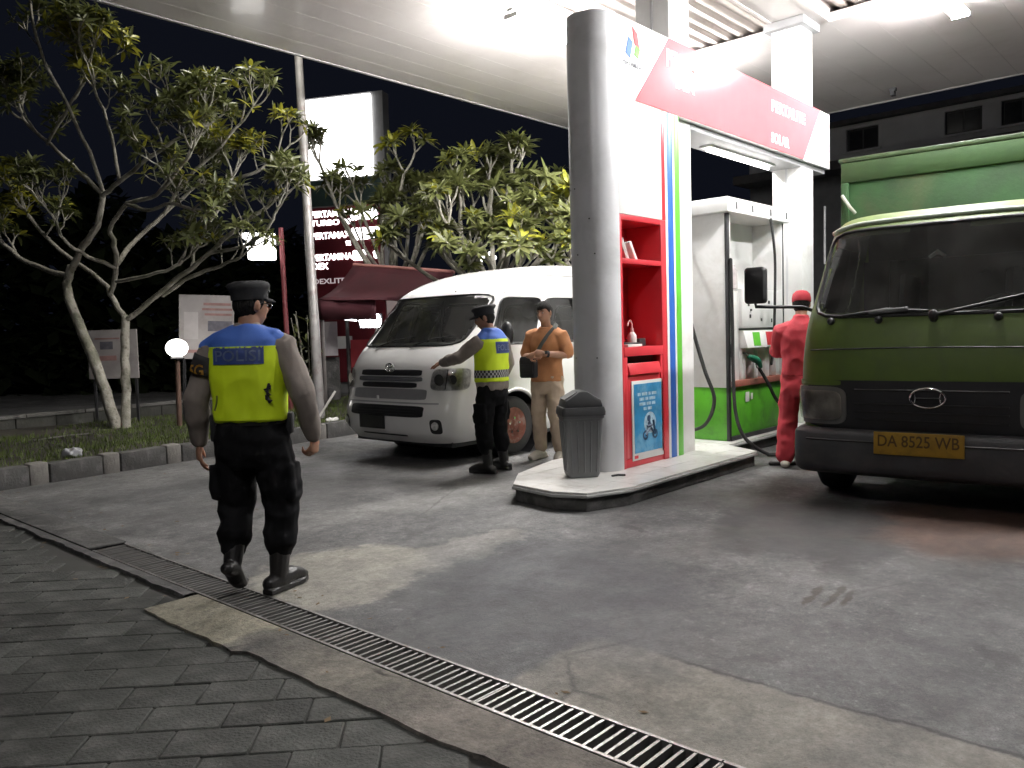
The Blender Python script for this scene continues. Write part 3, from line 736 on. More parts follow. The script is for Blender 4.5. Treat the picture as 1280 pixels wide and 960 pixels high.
for xx, m in ((8.58, m_green), (8.92, m_red)):
    mb = MB(); mb.prism([(-.105, -.078), (.065, -.078), (.105, .078), (-.065, .078)], 0, .003, frame(P(xx, PY0-.036, 1.245), (1, 0, 0), sl, nrm_)); mb.build('product_patch', m, fp)
pb('nozzle_bay_back', (PX0+.33, PY0+.16, .80), (PX1-.072, PY0+.2, 1.148), m_white, .003)
for a in (8.32, 8.62, 8.92, 9.20): pb('bay_divider', (a, PY0+.02, .80), (a+.10, PY0+.16, 1.148), m_white, .004)
for a in (8.44, 8.74, 9.04): pb('nozzle_slot', (a, PY0+.12, .80), (a+.16, PY0+.158, 1.145), m_black, .002)
pb('drip_ledge', (PX0+.06, PY0-.02, .732), (PX1-.02, PY0+.16, .798), mat('rusty_ledge', (.30, .10, .07), .6, var=.3, grime=(.12, .07, .05)), .004)
pb('plinth', (PX0+.02, PY0-.012, .152), (PX1, PY0+.012, .20), m_dark, .003)
for xx in (8.08, 8.46, 8.92, 9.35):
    mb = MB(); mb.box(P(xx, PY0-.063, 2.675), (.025, .006, .075)); mb.build('hood_clip', m_dark, fp)
rp = random.Random(12)
for (a, b) in ((8.46, 1.63), (8.52, 1.57), (8.55, 1.68), (8.50, 1.50), (8.98, 1.66), (9.12, 1.58), (8.78, 1.46), (9.05, 1.45)):
    mb = MB(); mb.box(P(a, PY0-.002, b), (rp.uniform(.02, .05), .006, rp.uniform(.02, .045))); mb.build('keypad_button', m_dark, fp)
pb('latch_box', (PX0+.08, PY0+.02, 1.34), (PX0+.17, PY0+.04, 1.48), m_dark, .003)
pb('latch_box', (PX0+.045, PY0-.01, 1.06), (PX0+.10, PY0+.02, 1.20), m_dark, .003)
pb('tag_card', (8.36, PY0-.004, .55), (8.45, PY0+.0, .66), m_paper, .002); pb('tag_card', (8.49, PY0-.004, .57), (8.54, PY0+.0, .64), m_paper, .002)
def hose(pts, r=.02): 
    sm = []
    n = len(pts)
    for i in range(n-1):
        p0, p1, p2, p3 = [Vector(pts[max(0, min(n-1, i+k))]) for k in (-1, 0, 1, 2)]
        for k in range(8):
            t = k/8; sm.append(.5*((2*p1)+(-p0+p2)*t+(2*p0-5*p1+4*p2-p3)*t*t+(-p0+3*p1-3*p2+p3)*t**3))
    sm.append(Vector(pts[-1])); mb = MB(); mb.tube([P(*q) for q in sm], r, 8, round_ends=True)
    return mb.build('hose', m_rubber, fp, smooth=50)
hose(((7.97, 4.55, 2.30), (7.80, 4.50, 1.95), (7.72, 4.38, 1.45), (7.70, 4.22, .95), (7.74, 4.13, .62), (7.80, 4.28, .34), (7.84, 4.55, .26), (7.95, 4.72, .30)))
hose(((8.0, 4.055, 2.1), (7.99, 4.04, 1.4), (7.98, 4.03, .8), (7.97, 4.0, .45), (8.0, 3.93, .22), (8.05, 3.80, .09), (8.1, 3.7, .03)))
hose(((8.1, 3.7, .024), (8.3, 3.45, .022), (8.05, 3.2, .022), (7.75, 3.25, .022), (7.6, 3.45, .022)))
hose(((8.92, 4.02, 2.60), (8.93, 3.98, 2.2), (8.90, 3.97, 1.7), (8.88, 3.98, 1.2), (8.86, 4.0, .95)), .016)
hose(((8.62, 4.03, .90), (8.70, 3.97, .74), (8.80, 3.92, .55), (8.95, 3.86, .42)), .02)
nz = empty('nozzle', P(8.52, 4.04, 1.02), 0, parent=fp)
mb = MB(); mb.tube([(-.09, .02, .03), (0, 0, .0), (.07, -.01, -.03), (.10, -.02, -.09)], [.03, .042, .036, .022], 10, round_ends=True); mb.build('nozzle_body', mat('green_nozzle_cover', (.01, .13, .07), .5), nz, smooth=50)
mb = MB(); mb.tube([(-.09, .02, .03), (-.15, .04, .07), (-.19, .06, .08)], .012, 8); mb.build('spout', m_chrome, nz, smooth=50)
mb = MB(); mb.tube([(.0, -.01, -.05), (.03, -.01, -.10), (.09, -.02, -.11), (.10, -.02, -.08)], .007, 6); mb.build('trigger_guard', m_dark, nz, smooth=50)
# things on the ledge inside the pump
o = tag(MB().lathe([(.01, 0), (.11, .004), (.11, .20), (.085, .23), (.085, .26)], (8.28, 4.24, 1.803), (0, 0, 1), 20).build('jug', mat('clear_jug', (.62, .58, .58), .2, var=.2, scale=12), smooth=40), 'cloudy clear plastic jug standing inside the pump under the yellow tub', 'jug')
t = empty('paint_tub', (8.29, 4.42, 1.803), 0, 'red tub with yellow lid and blue band behind the clear jug in the pump', 'tub')
MB().lathe([(.01, 0), (.115, .003), (.125, .30)], (0, 0, 0), (0, 0, 1), 20).build('tub_body', mat('pink_red_plastic', (.55, .10, .13), .4, grime=(.7, .6, .6), gs=9), t, smooth=40)
MB().lathe([(.133, .302), (.135, .40), (.12, .405)], (0, 0, 0), (0, 0, 1), 20).build('lid', mat('yellow_plastic', (.72, .48, .02), .35), t, smooth=40)
MB().lathe([(.10, .407), (.10, .47), (.09, .475)], (0, 0, 0), (0, 0, 1), 20).build('cap', mat('pale_blue_plastic', (.35, .42, .66), .4), t, smooth=40)
o = tag(MB().bb((8.16, 4.33, 2.30), (8.40, 4.44, 2.58)).build('meter_box', m_black, bevel=.008), 'black box hanging under the pump hood above the yellow lid', 'box')

# ================================================================== TRASH BIN
tbn = empty('trash_bin', (5.46, 4.17, .15), R_(-40), 'grey plastic swing lid trash bin at the rounded end of the kiosk', 'trash bin')
m_bin = mat('bin_grey_plastic', (.13, .133, .136), .42, var=.12, bump=.05)
m_binlid = mat('bin_lid_plastic', (.06, .061, .063), .4, var=.15)
def rr_(hx, hy, r, z, n=5):
    p = []
    for (sx, sy, a0) in ((1, 1, 0), (-1, 1, 90), (-1, -1, 180), (1, -1, 270)):
        for i in range(n+1):
            a = R_(a0+90*i/n); p.append(Vector((sx*(hx-r)+r*math.cos(a), sy*(hy-r)+r*math.sin(a), z)))
    return p
mb = MB(); mb.loft([rr_(.125, .105, .03, .002), rr_(.135, .115, .03, .03), rr_(.168, .142, .035, .50), rr_(.178, .152, .035, .505), rr_(.178, .152, .035, .535)]); mb.build('bin_body', m_bin, tbn, smooth=35)
mb = MB()
for i in range(-2, 3):
    for s in (-1, 1): mb.tube([(i*.052, s*(.117), .05), (i*.06, s*.143, .48)], .006, 6)
for i in range(-1, 2):
    for s in (-1, 1): mb.tube([(s*.137, i*.06, .05), (s*.17, i*.07, .48)], .006, 6)
mb.build('moulded_rib', m_bin, tbn, smooth=50)
mb = MB(); mb.loft([rr_(.186, .16, .03, .53), rr_(.188, .162, .03, .56), rr_(.178, .152, .03, .60)]); mb.build('lid_rim', m_binlid, tbn, smooth=35)
mb = MB()
mb.prism([(-.165, 0), (.165, 0), (.15, .06), (.03, .135), (-.03, .135), (-.15, .06)], -.14, .14, frame((0, 0, .598), (1, 0, 0), (0, 0, 1), (0, -1, 0)))
mb.build('lid_hood', m_binlid, tbn, bevel=.01)
MB().add([(-.152, -.10, .662), (-.152, .10, .662), (-.045, .10, .722), (-.045, -.10, .722), (-.158, -.10, .668), (-.158, .10, .668), (-.05, .10, .728), (-.05, -.10, .728)], [(0, 1, 2, 3), (7, 6, 5, 4), (0, 4, 5, 1), (1, 5, 6, 2), (2, 6, 7, 3), (3, 7, 4, 0)]).build('swing_flap', m_bin, tbn)
mb = MB(); mb.tube([(5.56, 3.93, .158), (5.61, 3.90, .162), (5.66, 3.86, .158)], .009, 6); tag(mb.build('stick', m_dark), 'short dark stick lying on the island tiles beside the bin', 'stick')

# ================================================================== VEHICLES
def interp(tab, z):
    if z <= tab[0][0]: return tab[0][1:]
    for a, b in zip(tab, tab[1:]):
        if z <= b[0]:
            t = (z-a[0])/(b[0]-a[0]); return [p+(q-p)*t for p, q in zip(a[1:], b[1:])]
    return tab[-1][1:]
class Shell:
    """body surface: z -> front x0, half width w; D corner depth, n squareness; s = distance from the centre line along the skin"""
    def __init__(s, tab, D, n, L):
        s.tab = smooth_tab(tab); s.D, s.n, s.L = D, n, L; s.cache = {}
    def curve(s, z):
        k = round(z, 4)
        if k in s.cache: return s.cache[k]
        x0, w = interp(s.tab, z)[:2]; pts = [(0., x0, 0.)]; N = 60; e = 2/s.n
        for i in range(1, N+1):
            a = (i/N)**1.0*math.pi/2
            y = w*abs(math.sin(a))**e; x = x0+s.D*(1-abs(math.cos(a))**e)
            d = math.hypot(x-pts[-1][1], y-pts[-1][2]); pts.append((pts[-1][0]+d, x, y))
        pts.append((pts[-1][0]+s.L-x0-s.D, s.L, w)); s.cache[k] = pts; return pts
    def P(s, q, z):
        c = s.curve(z); a = abs(q); sg = 1 if q >= 0 else -1
        lo, hi = 0, len(c)-1
        while hi-lo > 1:
            m = (lo+hi)//2
            if c[m][0] <= a: lo = m
            else: hi = m
        A, B = c[lo], c[hi]; t = (a-A[0])/max(1e-9, B[0]-A[0])
        return Vector((A[1]+(B[1]-A[1])*t, sg*(A[2]+(B[2]-A[2])*t), z))
    def side(s, sg): return lambda x, z: Vector((x, sg*interp(s.tab, z)[1], z))
    def frontY(s, sg=1):   # by y instead of arc
        def f(y, z):
            c = s.curve(z); a = min(abs(y), c[-1][2]*.9995)
            for A, B in zip(c, c[1:]):
                if B[2] >= a:
                    t = (a-A[2])/max(1e-9, B[2]-A[2]); return Vector((A[1]+(B[1]-A[1])*t, math.copysign(a, y), z))
            return Vector((c[-2][1], math.copysign(a, y), z))
        return f
def smooth_tab(tab):
    out = []
    n = len(tab)
    for i in range(n-1):
        p0, p1, p2, p3 = tab[max(0, i-1)], tab[i], tab[i+1], tab[min(n-1, i+2)]
        for k in range(5):
            t = k/5; z = p1[0]+(p2[0]-p1[0])*t; r = [z]
            for j in range(1, len(p1)):
                d1 = (p2[j]-p0[j])/(p2[0]-p0[0])*(p2[0]-p1[0]); d2 = (p3[j]-p1[j])/(p3[0]-p1[0])*(p2[0]-p1[0])
                h = (2*t**3-3*t*t+1)*p1[j]+(t**3-2*t*t+t)*d1+(-2*t**3+3*t*t)*p2[j]+(t**3-t*t)*d2; r.append(h)
            out.append(r)
    out.append(list(tab[-1])); return out

def patch(P, u0, u1, v0, v1, name, m, parent, n=6, off=.004, thick=.0, nu=18, nv=14, shear=0, flip=False, vis=None, top=None):
    """rounded-corner panel lying on a surface P(u,v)"""
    mb = MB(); uc, vc, hu, hv = (u0+u1)/2, (v0+v1)/2, (u1-u0)/2, (v1-v0)/2
    rings = []; NT_ = 64
    def pt(u, v, o):
        if top: u = uc+(u-uc)*(1+(top-1)*((v-v0)/(v1-v0)))
        u += shear*(v-vc)
        e = 1e-3; p = P(u, v); a = P(u+e, v)-P(u-e, v); b = P(u, v+e)-P(u, v-e); nn = a.cross(b)
        if nn.length < 1e-12: nn = Vector((0, 0, 1))
        nn.normalize()
        if nn.dot(p-Vector((2.0, 0, 1.2))) < 0: nn = -nn
        return p+nn*o
    vs = []; fs = []
    radii = [0, .25, .5, .75, .9, 1]
    for r in radii[1:]:
        for i in range(NT_):
            t = 2*math.pi*(i+.5)/NT_; c, s_ = math.cos(t), math.sin(t)
            k = (abs(c)**n+abs(s_)**n)**(-1/n); vs.append(pt(uc+hu*r*k*c, vc+hv*r*k*s_, off))
    if thick:
        for i in range(NT_):
            t = 2*math.pi*(i+.5)/NT_; c, s_ = math.cos(t), math.sin(t)
            k = (abs(c)**n+abs(s_)**n)**(-1/n); vs.append(pt(uc+hu*k*c, vc+hv*k*s_, off-thick))
    vs.append(pt(uc, vc, off)); ci = len(vs)-1
    K = len(radii)-1+(1 if thick else 0)
    for i in range(NT_):
        j = (i+1) % NT_; fs.append((ci, i, j))
        for k in range(K-1): fs.append((k*NT_+i, (k+1)*NT_+i, (k+1)*NT_+j, k*NT_+j))
    mb.add(vs, fs)
    me = mb.mesh(name, m, smooth=50)
    return link(name, me, parent)
def rim_patch(P, u0, u1, v0, v1, name, m, parent, n=6, wd=.02, r=.008, off=.004, shear=0, top=None, NT_=72):
    uc, vc, hu, hv = (u0+u1)/2, (v0+v1)/2, (u1-u0)/2, (v1-v0)/2; pts = []
    for i in range(NT_+1):
        t = 2*math.pi*(i+.5)/NT_; c, s_ = math.cos(t), math.sin(t); k = (abs(c)**n+abs(s_)**n)**(-1/n)
        u, v = uc+hu*k*c, vc+hv*k*s_
        if top: u = uc+(u-uc)*(1+(top-1)*((v-v0)/(v1-v0)))
        u += shear*(v-vc); pts.append(P(u, v))
    mb = MB(); mb.tube(pts, r, 6, cap=False); return mb.build(name, m, parent, smooth=60)
def inside(u, v, u0, u1, v0, v1, n=6, shear=0, top=None, pad=0.0):
    uc, vc, hu, hv = (u0+u1)/2, (v0+v1)/2, (u1-u0)/2-pad, (v1-v0)/2-pad
    u -= shear*(v-vc)
    if top: u = uc+(u-uc)/(1+(top-1)*((v-v0)/(v1-v0)))
    return abs((u-uc)/hu)**n+abs((v-vc)/hv)**n < 1

def shell_mesh(sh, zs, srange, name, m, parent, skip=None, ns=90, close_top=True):
    """skin from side to side; srange(z) gives half length of skin"""
    mb = MB(); vs = []; fs = []
    tt = [-1+2*i/ns for i in range(ns+1)]
    us = [math.copysign(abs(t)**1.0, t) for t in tt]
    for z in zs:
        Lz = sh.curve(z)[-1][0]
        for u in us: vs.append(sh.P(u*Lz, z))
    n = ns+1
    for k in range(len(zs)-1):
        zc = (zs[k]+zs[k+1])/2
        for i in range(ns):
            c = (vs[k*n+i]+vs[k*n+i+1]+vs[(k+1)*n+i]+vs[(k+1)*n+i+1])/4
            if skip and skip(c): continue
            fs.append((k*n+i, k*n+i+1, (k+1)*n+i+1, (k+1)*n+i))
    if close_top: fs.append(tuple((len(zs)-1)*n+i for i in range(n)))
    fs.append(tuple(k*n for k in range(len(zs)))[::-1]); fs.append(tuple(k*n+ns for k in range(len(zs))))
    mb.add(vs, fs)
    return mb.build(name, m, parent, smooth=42)

def wheel(parent, c, rad, wid, ax, m_rim, bolts=5, hub=.07, dish=.03):
    c = Vector(c); ax = Vector(ax)
    t = empty('wheel', c, 0, parent=parent)
    o = MB(); h = wid/2
    o.lathe([(rad*.62, -h*.9), (rad*.86, -h), (rad*.97, -h*.8), (rad, -h*.5), (rad*.992, -h*.18), (rad*.992, h*.18), (rad, h*.5), (rad*.97, h*.8), (rad*.86, h), (rad*.62, h*.9), (rad*.60, h*.7), (rad*.60, -h*.7)], (0, 0, 0), ax, 40)
    o.build('tyre', m_rubber, t, smooth=45)
    r = MB(); r.lathe([(rad*.62, h*.86), (rad*.60, h*.88), (rad*.55, h*.6), (rad*.52, h*.45), (rad*.34, h*.45+dish), (rad*.30, h*.5+dish), (hub, h*.5+dish), (hub*.95, h*.62+dish), (hub*.6, h*.7+dish), (.004, h*.7+dish)], (0, 0, 0), ax, 36)
    r.lathe([(rad*.60, -h*.7), (rad*.60, h*.86)], (0, 0, 0), ax, 36, cap=False)
    r.build('rim', m_rim, t, smooth=40)
    a, b = perp(ax); bm_ = MB()
    for i in range(bolts):
        an = 2*math.pi*i/bolts; p = ax*(h*.5+dish)+(a*math.cos(an)+b*math.sin(an))*rad*.26
        bm_.cyl(p, p+ax*.022, .014, n=6)
    bm_.build('wheel_nuts', m_chrome, t)
    hm = MB()
    for i in range(8):
        an = 2*math.pi*(i+.5)/8; p = ax*(h*.47+dish*.6)+(a*math.cos(an)+b*math.sin(an))*rad*.43
        hm.cyl(p, p+ax*.012, rad*.055, n=10)
    hm.build('rim_hole', m_black, t)
    return t

# ------------------------------------------------------------------ white minibus
m_van = mat('white_car_paint', (.84, .83, .82), .25, var=.02, coat=.6, grime=(.79, .775, .76), gs=1.2)
m_vandark = mat('dark_grille', (.02, .02, .022), .45, var=.2)
m_glass = glass('tinted_window', (.10, .10, .11), 1.0, .02, .05)
m_ws = glass('windscreen_glass', (.42, .45, .44), 1.0, .02, .06)
m_lampglass = glass('headlamp_cover', (.8, .8, .8), 1.0, .03, .06)
m_reflector = mat('lamp_reflector', (.62, .61, .60), .35, .35, var=.45, scale=22)
m_amber = mat('amber_lens', (.55, .18, .04), .25, var=.2)
m_rustrim = mat('bronze_rim', (.20, .065, .045), .5, .3, var=.45, scale=10, grime=(.30, .26, .24), gs=9)
m_seat = mat('grey_seat_cloth', (.055, .055, .06), .85, var=.2)
van = empty('minibus', (5.66, 7.06, 0), 0, 'white high-roof minibus parked facing the kerb beside the pump island', 'minibus')
V = Shell([(.23, .10, .86), (.32, .03, .91), (.45, .0, .93), (.56, .0, .935), (.66, .035, .935), (.80, .07, .935), (.95, .10, .935), (1.08, .15, .93), (1.22, .25, .922), (1.30, .33, .915), (1.55, .55, .885), (1.80, .77, .85), (1.86, .83, .84), (1.95, .98, .81), (2.05, 1.22, .765), (2.15, 1.60, .68), (2.22, 2.05, .56), (2.26, 2.6, .38), (2.275, 3.0, .2)], .42, 3.6, 5.3)
zs = [.23+.0217*i for i in range(90)]
zs = [z for z in zs if z < 2.15]+[2.16, 2.185, 2.205, 2.225, 2.24, 2.255, 2.265, 2.272]
WSv = (-.84, .84, 1.275, 1.835)
def qof(sh, c):
    cv = sh.curve(c.z); a = abs(c.y)
    if c.x > cv[-2][1]: return 9
    for A, B_ in zip(cv, cv[1:]):
        if B_[2] >= a-1e-6 and B_[1] >= c.x-.02 or B_ is cv[-2]:
            t = max(0, min(1, (a-A[2])/max(1e-9, B_[2]-A[2]))); return math.copysign(A[0]+(B_[0]-A[0])*t, c.y)
    return 9
def van_skip(c):
    f = c.x < 1.25 and inside(qof(V, c), c.z, *WSv, n=9, top=1.10, pad=.03)
    if f: return True
    if c.x > .7:
        for a, b in ((.92, 1.64), (1.77, 2.85), (2.95, 4.05), (4.12, 5.1)):
            if inside(c.x, c.z, a, b, 1.27, 1.80, n=7, shear=.5 if a < 1.5 else .10, pad=.02): return True
    return abs(c.y) > .7 and min((c.x-x_)**2+(c.z-.345)**2 for x_ in (1.17, 4.28)) < .405**2
ZV = []
shell_mesh(V, zs, None, 'body', m_van, van, van_skip, ns=380)
patch(V.P, *WSv, 'windscreen', m_ws, van, n=9, off=.003, top=1.10)
rim_patch(V.P, *WSv, 'windscreen_seal', m_black, van, n=9, r=.013, top=1.10)
for sg in (-1, 1):
    sd = V.side(sg)
    for i, (a, b) in enumerate(((.92, 1.64), (1.77, 2.85), (2.95, 4.05), (4.12, 5.1))):
        patch(sd, a, b, 1.27, 1.80, 'side_window', m_glass, van, n=7, off=.003, shear=.5 if i == 0 else .10)
        rim_patch(sd, a, b, 1.27, 1.80, 'window_seal', m_black, van, n=7, r=.011, shear=.5 if i == 0 else .10)
    # door shut lines
    mb = MB()
    for xx in (1.71, 2.90):
        mb.tube([sd(xx+(z-1.5)*.12, z)+Vector((0, sg*.0, 0)) for z in (.42, .7, 1.0, 1.3, 1.6, 1.84)], .0035, 4)
    mb.tube([sd(.80+.55*0, .95), sd(.83, 1.15), sd(.95, 1.35)], .0035, 4)
    mb.tube([sd(x_, .43) for x_ in (1.6, 2, 3, 4)], .004, 4)
    mb.build('door_gap', m_vandark, van)
    mb = MB(); mb.tube([Vector((x_, sg*(interp(V.tab, z)[1]+.004), z)) for x_, z in ((1.12, 1.855), (1.25, 1.93), (1.42, 2.02), (1.62, 2.075), (2.2, 2.085), (4.9, 2.09))], .006, 5); mb.build('roof_joint', m_grey, van, smooth=60)
    MB().box((1.72, sg*.948, 1.13), (.17, .03, .03)).build('door_handle', m_chrome, van, bevel=.008)
    # wheel arch lining and wheels
    for xw in (1.17, 4.28):
        mb = MB(); mb.lathe([(.412, 0), (.412, .5)], (xw, sg*.42, .345), (0, sg, 0), 36, cap=False); mb.lathe([(.412, 0), (.001, 0)], (xw, sg*.42, .345), (0, sg, 0), 36, cap=False)
        mb.build('arch_liner', m_vandark, van)
    for xw in (1.17, 4.28):
        mb = MB(); mb.tube([Vector((xw+.405*math.cos(t), sg*(interp(V.tab, .345+.405*math.sin(t))[1]-.004), .345+.405*math.sin(t))) for t in [R_(-16+212*i/40) for i in range(41)]], .026, 8, flat=.8, round_ends=True); mb.build('arch_lip', m_van, van, smooth=60)
    wheel(van, (1.17, sg*.80, .335), .335, .2, (0, sg, 0), m_rustrim, 5)
    wheel(van, (4.28, sg*.80, .335), .335, .2, (0, sg, 0), m_rustrim, 5)
    # head lamps
    hp = V.P
    patch(hp, sg*.66 if sg > 0 else -1.12, 1.12 if sg > 0 else -.66, .80, 1.03, 'headlight', m_reflector, van, n=5, off=.006, shear=-.12*sg*0, top=.96)
    patch(hp, sg*.66 if sg > 0 else -1.12, 1.12 if sg > 0 else -.66, .80, 1.03, 'headlight_lens', m_lampglass, van, n=5, off=.014, top=.96)
    for q, r_ in ((.77, .062), (.92, .05)):
        p = hp(sg*q, .915); mb = MB(); mb.lathe([(r_, .02), (r_*.9, .006), (r_*.4, -.01), (.004, -.012)], p+Vector((-.004, 0, 0)), (-1, sg*.25, 0), 18); mb.build('lamp_bowl', m_chrome, van, smooth=40)
    mb = MB(); mb.tube([hp(sg*.845, .815)+Vector((-.012, 0, 0)), hp(sg*.845, 1.02)+Vector((-.012, 0, 0))], .006, 5); mb.build('lamp_divider', m_vandark, van)
    patch(hp, sg*.70 if sg > 0 else -.84, .84 if sg > 0 else -.70, .345, .50, 'fog_lamp_recess', m_vandark, van, n=4, off=.005)
    p = hp(sg*.77, .43); mb = MB(); mb.lathe([(.045, .012), (.04, .004), (.02, -.004), (.003, -.004)], p+Vector((-.006, 0, 0)), (-1, sg*.3, 0), 16); mb.build('fog_lamp', m_reflector, van, smooth=40)
    # mirrors
    mb = MB(); mb.tube([sd(.93, 1.27), sd(.90, 1.30)+Vector((0, sg*.10, 0))], .02, 8)
    mb.ball((.86, sg*1.10, 1.38), (.06, .085, .14), 16, 10); mb.build('wing_mirror', m_van if sg > 0 else m_vandark, van, smooth=50)
fy = V.frontY()
patch(fy, -.52, .52, .955, 1.02, 'upper_grille', m_vandark, van, n=8, off=.005)
patch(fy, -.47, .47, .825, .885, 'lower_grille', m_vandark, van, n=6, off=.005)
m_satin = mat('satin_silver_bar', (.40, .40, .41), .25, .7, var=.1)
patch(fy, -.54, .54, .895, .945, 'chrome_bar', m_satin, van, n=8, off=.012, thick=.02)
patch(fy, -.62, .62, .70, .815, 'nose_trim', mat('grey_nose_trim', (.30, .30, .31), .35, .2, var=.1), van, n=10, off=.004)
patch(fy, -.62, .62, .515, .635, 'bumper_intake', m_vandark, van, n=9, off=.006)
mb = MB()
for z in (.545, .575, .605): mb.tube([fy(y/10, z)+Vector((-.012, 0, 0)) for y in range(-5, 6)], .005, 5)
mb.build('intake_slat', m_dark, van)
patch(fy, -.78, .78, .655, .672, 'bumper_crease', m_grey, van, n=10, off=.003)
patch(fy, -.35, .42, .30, .318, 'lower_gap', m_vandark, van, n=8, off=.004)
plate = MB().box((-.022, .19, .45), (.016, .44, .16)).build('number_plate', m_black, van, bevel=.004)
MB().box((-.031, .19, .45), (.002, .40, .125)).build('plate_face', mat('dark_plate', (.02, .02, .022), .3), plate)
o = MB(); o.box((.028, .13, .715), (.012, .035, .045)); o.build('sticker', m_text_white, van, bevel=.004)
# round emblem of three ovals
mb = MB(); ec = fy(.0, 1.04)+Vector((-.022, 0, 0)); tl = Vector((-.1, 0, 1)).normalized()
def oval(a, b, cy=0, cz=0, r=.007): mb.tube([ec+Vector((0, cy+a*math.cos(t), 0))+tl*(cz+b*math.sin(t)) for t in [2*math.pi*i/28 for i in range(29)]], r, 6, cap=False)
oval(.075, .05); oval(.022, .046, 0, .002); oval(.05, .02, 0, .026); mb.build('emblem', m_chrome, van, smooth=60)
# wipers, dash, seats, inner floor
for y0, y1 in ((.45, -.15), (-.15, -.72)):
    mb = MB(); mb.tube([fy(y0, 1.27)+Vector((-.02, 0, .0)), fy((y0+y1)/2, 1.325)+Vector((-.025, 0, .02)), fy(y1, 1.36)+Vector((-.02, 0, .02))], .008, 5); mb.build('wiper', m_black, van)
MB().bb((.45, -.80, 1.02), (.95, .80, 1.24)).build('dashboard', m_vandark, van, bevel=.05)
MB().bb((.3, -.84, .45), (5.2, .84, .55)).build('cabin_floor', m_darkvoid, van)
MB().bb((.32, -.88, 1.84), (.33, -.87, 1.85)).build('roof_lining_clip', m_darkvoid, van)
for y_ in (-.42, .42):
    mb = MB(); mb.bb((1.35, y_-.24, .95), (1.85, y_+.24, 1.1)); mb.tube([(1.85, y_, 1.05), (1.98, y_, 1.55)], .24, 10, flat=.32); mb.ball((2.02, y_, 1.68), (.06, .13, .10), 12, 8); mb.build('seat', m_seat, van, smooth=40)
for x_ in (2.9, 3.7, 4.5):
    mb = MB(); mb.bb((x_, -.75, .9), (x_+.45, .75, 1.05)); mb.bb((x_+.42, -.75, 1.0), (x_+.55, .75, 1.55)); mb.build('bench_seat', m_seat, van, bevel=.03)
mb = MB(); mb.tube([Vector((1.12+.02*math.sin(t), -.42+.17*math.cos(t), 1.28+.15*math.sin(t))) for t in [2*math.pi*i/24 for i in range(25)]], .014, 6, cap=False); mb.cyl((1.12, -.42, 1.28), (.9, -.42, 1.15), .025, n=8); mb.build('steering_wheel', m_black, van, smooth=60)
MB().bb((.25, -.82, .18), (5.1, .82, .30)).build('underbody', m_vandark, van)

# ------------------------------------------------------------------ green truck
m_tg = mat('green_truck_paint', (.095, .15, .020), .5, var=.14, scale=4, coat=.0, grime=(.085, .13, .03), gs=5)
m_boxg = mat('faded_green_steel', (.020, .070, .018), .7, var=.4, scale=2.5, grime=(.055, .075, .03), gs=1.8, bump=.1, bscale=30)
m_trgrey = mat('dark_grey_bumper', (.05, .05, .054), .55, var=.25, scale=3, grime=(.075, .072, .07), gs=4)
m_plate = mat('yellow_plate', (.38, .225, .02), .5, var=.15, grime=(.26, .15, .02), gs=12)
tr = empty('dump_truck', (6.27, 1.66, 0), R_(5), 'green dump truck with black grille and yellow number plate at the pump', 'truck')
T = Shell([(.55, .03, 0.927), (.75, .0, 0.938), (.95, .0, 0.943), (1.10, .015, 0.941), (1.28, .05, 0.933), (1.42, .10, 0.922), (1.60, .20, 0.896), (1.85, .32, 0.859), (2.08, .43, 0.822), (2.16, .50, 0.800), (2.24, .66, 0.753), (2.29, .90, 0.657), (2.31, 1.15, 0.530)], .30, 4.2, 1.75)
zs = [.55+.04*i for i in range(41)]+[2.19, 2.22, 2.245, 2.265, 2.28, 2.29, 2.30, 2.31]
WSt = (-.845, .845, 1.435, 2.12)
def tr_skip(c):
    if c.x < .62 and inside(c.y, c.z, *WSt, n=10, top=.92, pad=.03): return True
    return c.x > .45 and inside(c.x, c.z, .62, 1.5, 1.45, 2.05, n=7, shear=.3, pad=.02)
shell_mesh(T, zs, None, 'cab', m_tg, tr, tr_skip, ns=120)
ty = T.frontY()
m_trws = glass('truck_windscreen', (.42, .46, .44), 1.0, .02, .07)
patch(ty, *WSt, 'windscreen', m_trws, tr, n=10, off=.003, top=.92)
rim_patch(ty, *WSt, 'windscreen_seal', m_black, tr, n=10, r=.016, top=.92)
mb = MB(); mb.tube([ty(y/20, 2.165+.02*(1-abs(y/15.0)**3)-.035*max(0, (abs(y)-12)/4)**1.5)+Vector((-.015, 0, 0)) for y in range(-16, 17)], .02, 8, round_ends=True); mb.build('roof_edge_highlight', mat('pale_edge_highlight', (.60, .66, .56), .4), tr, smooth=60)  # pale tube painted in for the light caught along the front roof edge
for sg in (-1, 1):
    patch(T.side(sg), .62, 1.5, 1.45, 2.05, 'side_window', m_glass, tr, n=7, off=.003, shear=.3)
patch(ty, -.86, .86, .585, .955, 'grille_panel', m_vandark, tr, n=16, off=.006)
for z in (.66, .72, .78, .885):
    mb = MB(); mb.tube([ty(y/20, z)+Vector((-.010, 0, 0)) for y in range(-10, 11)], .009, 5); mb.build('grille_slat', m_black, tr)
mb = MB(); mb.tube([ty(y/20, 1.185+.012*(1-(y/17)**2))+Vector((-.001, 0, 0)) for y in range(-17, 18)], .006, 5); mb.build('panel_seam', m_vandark, tr)
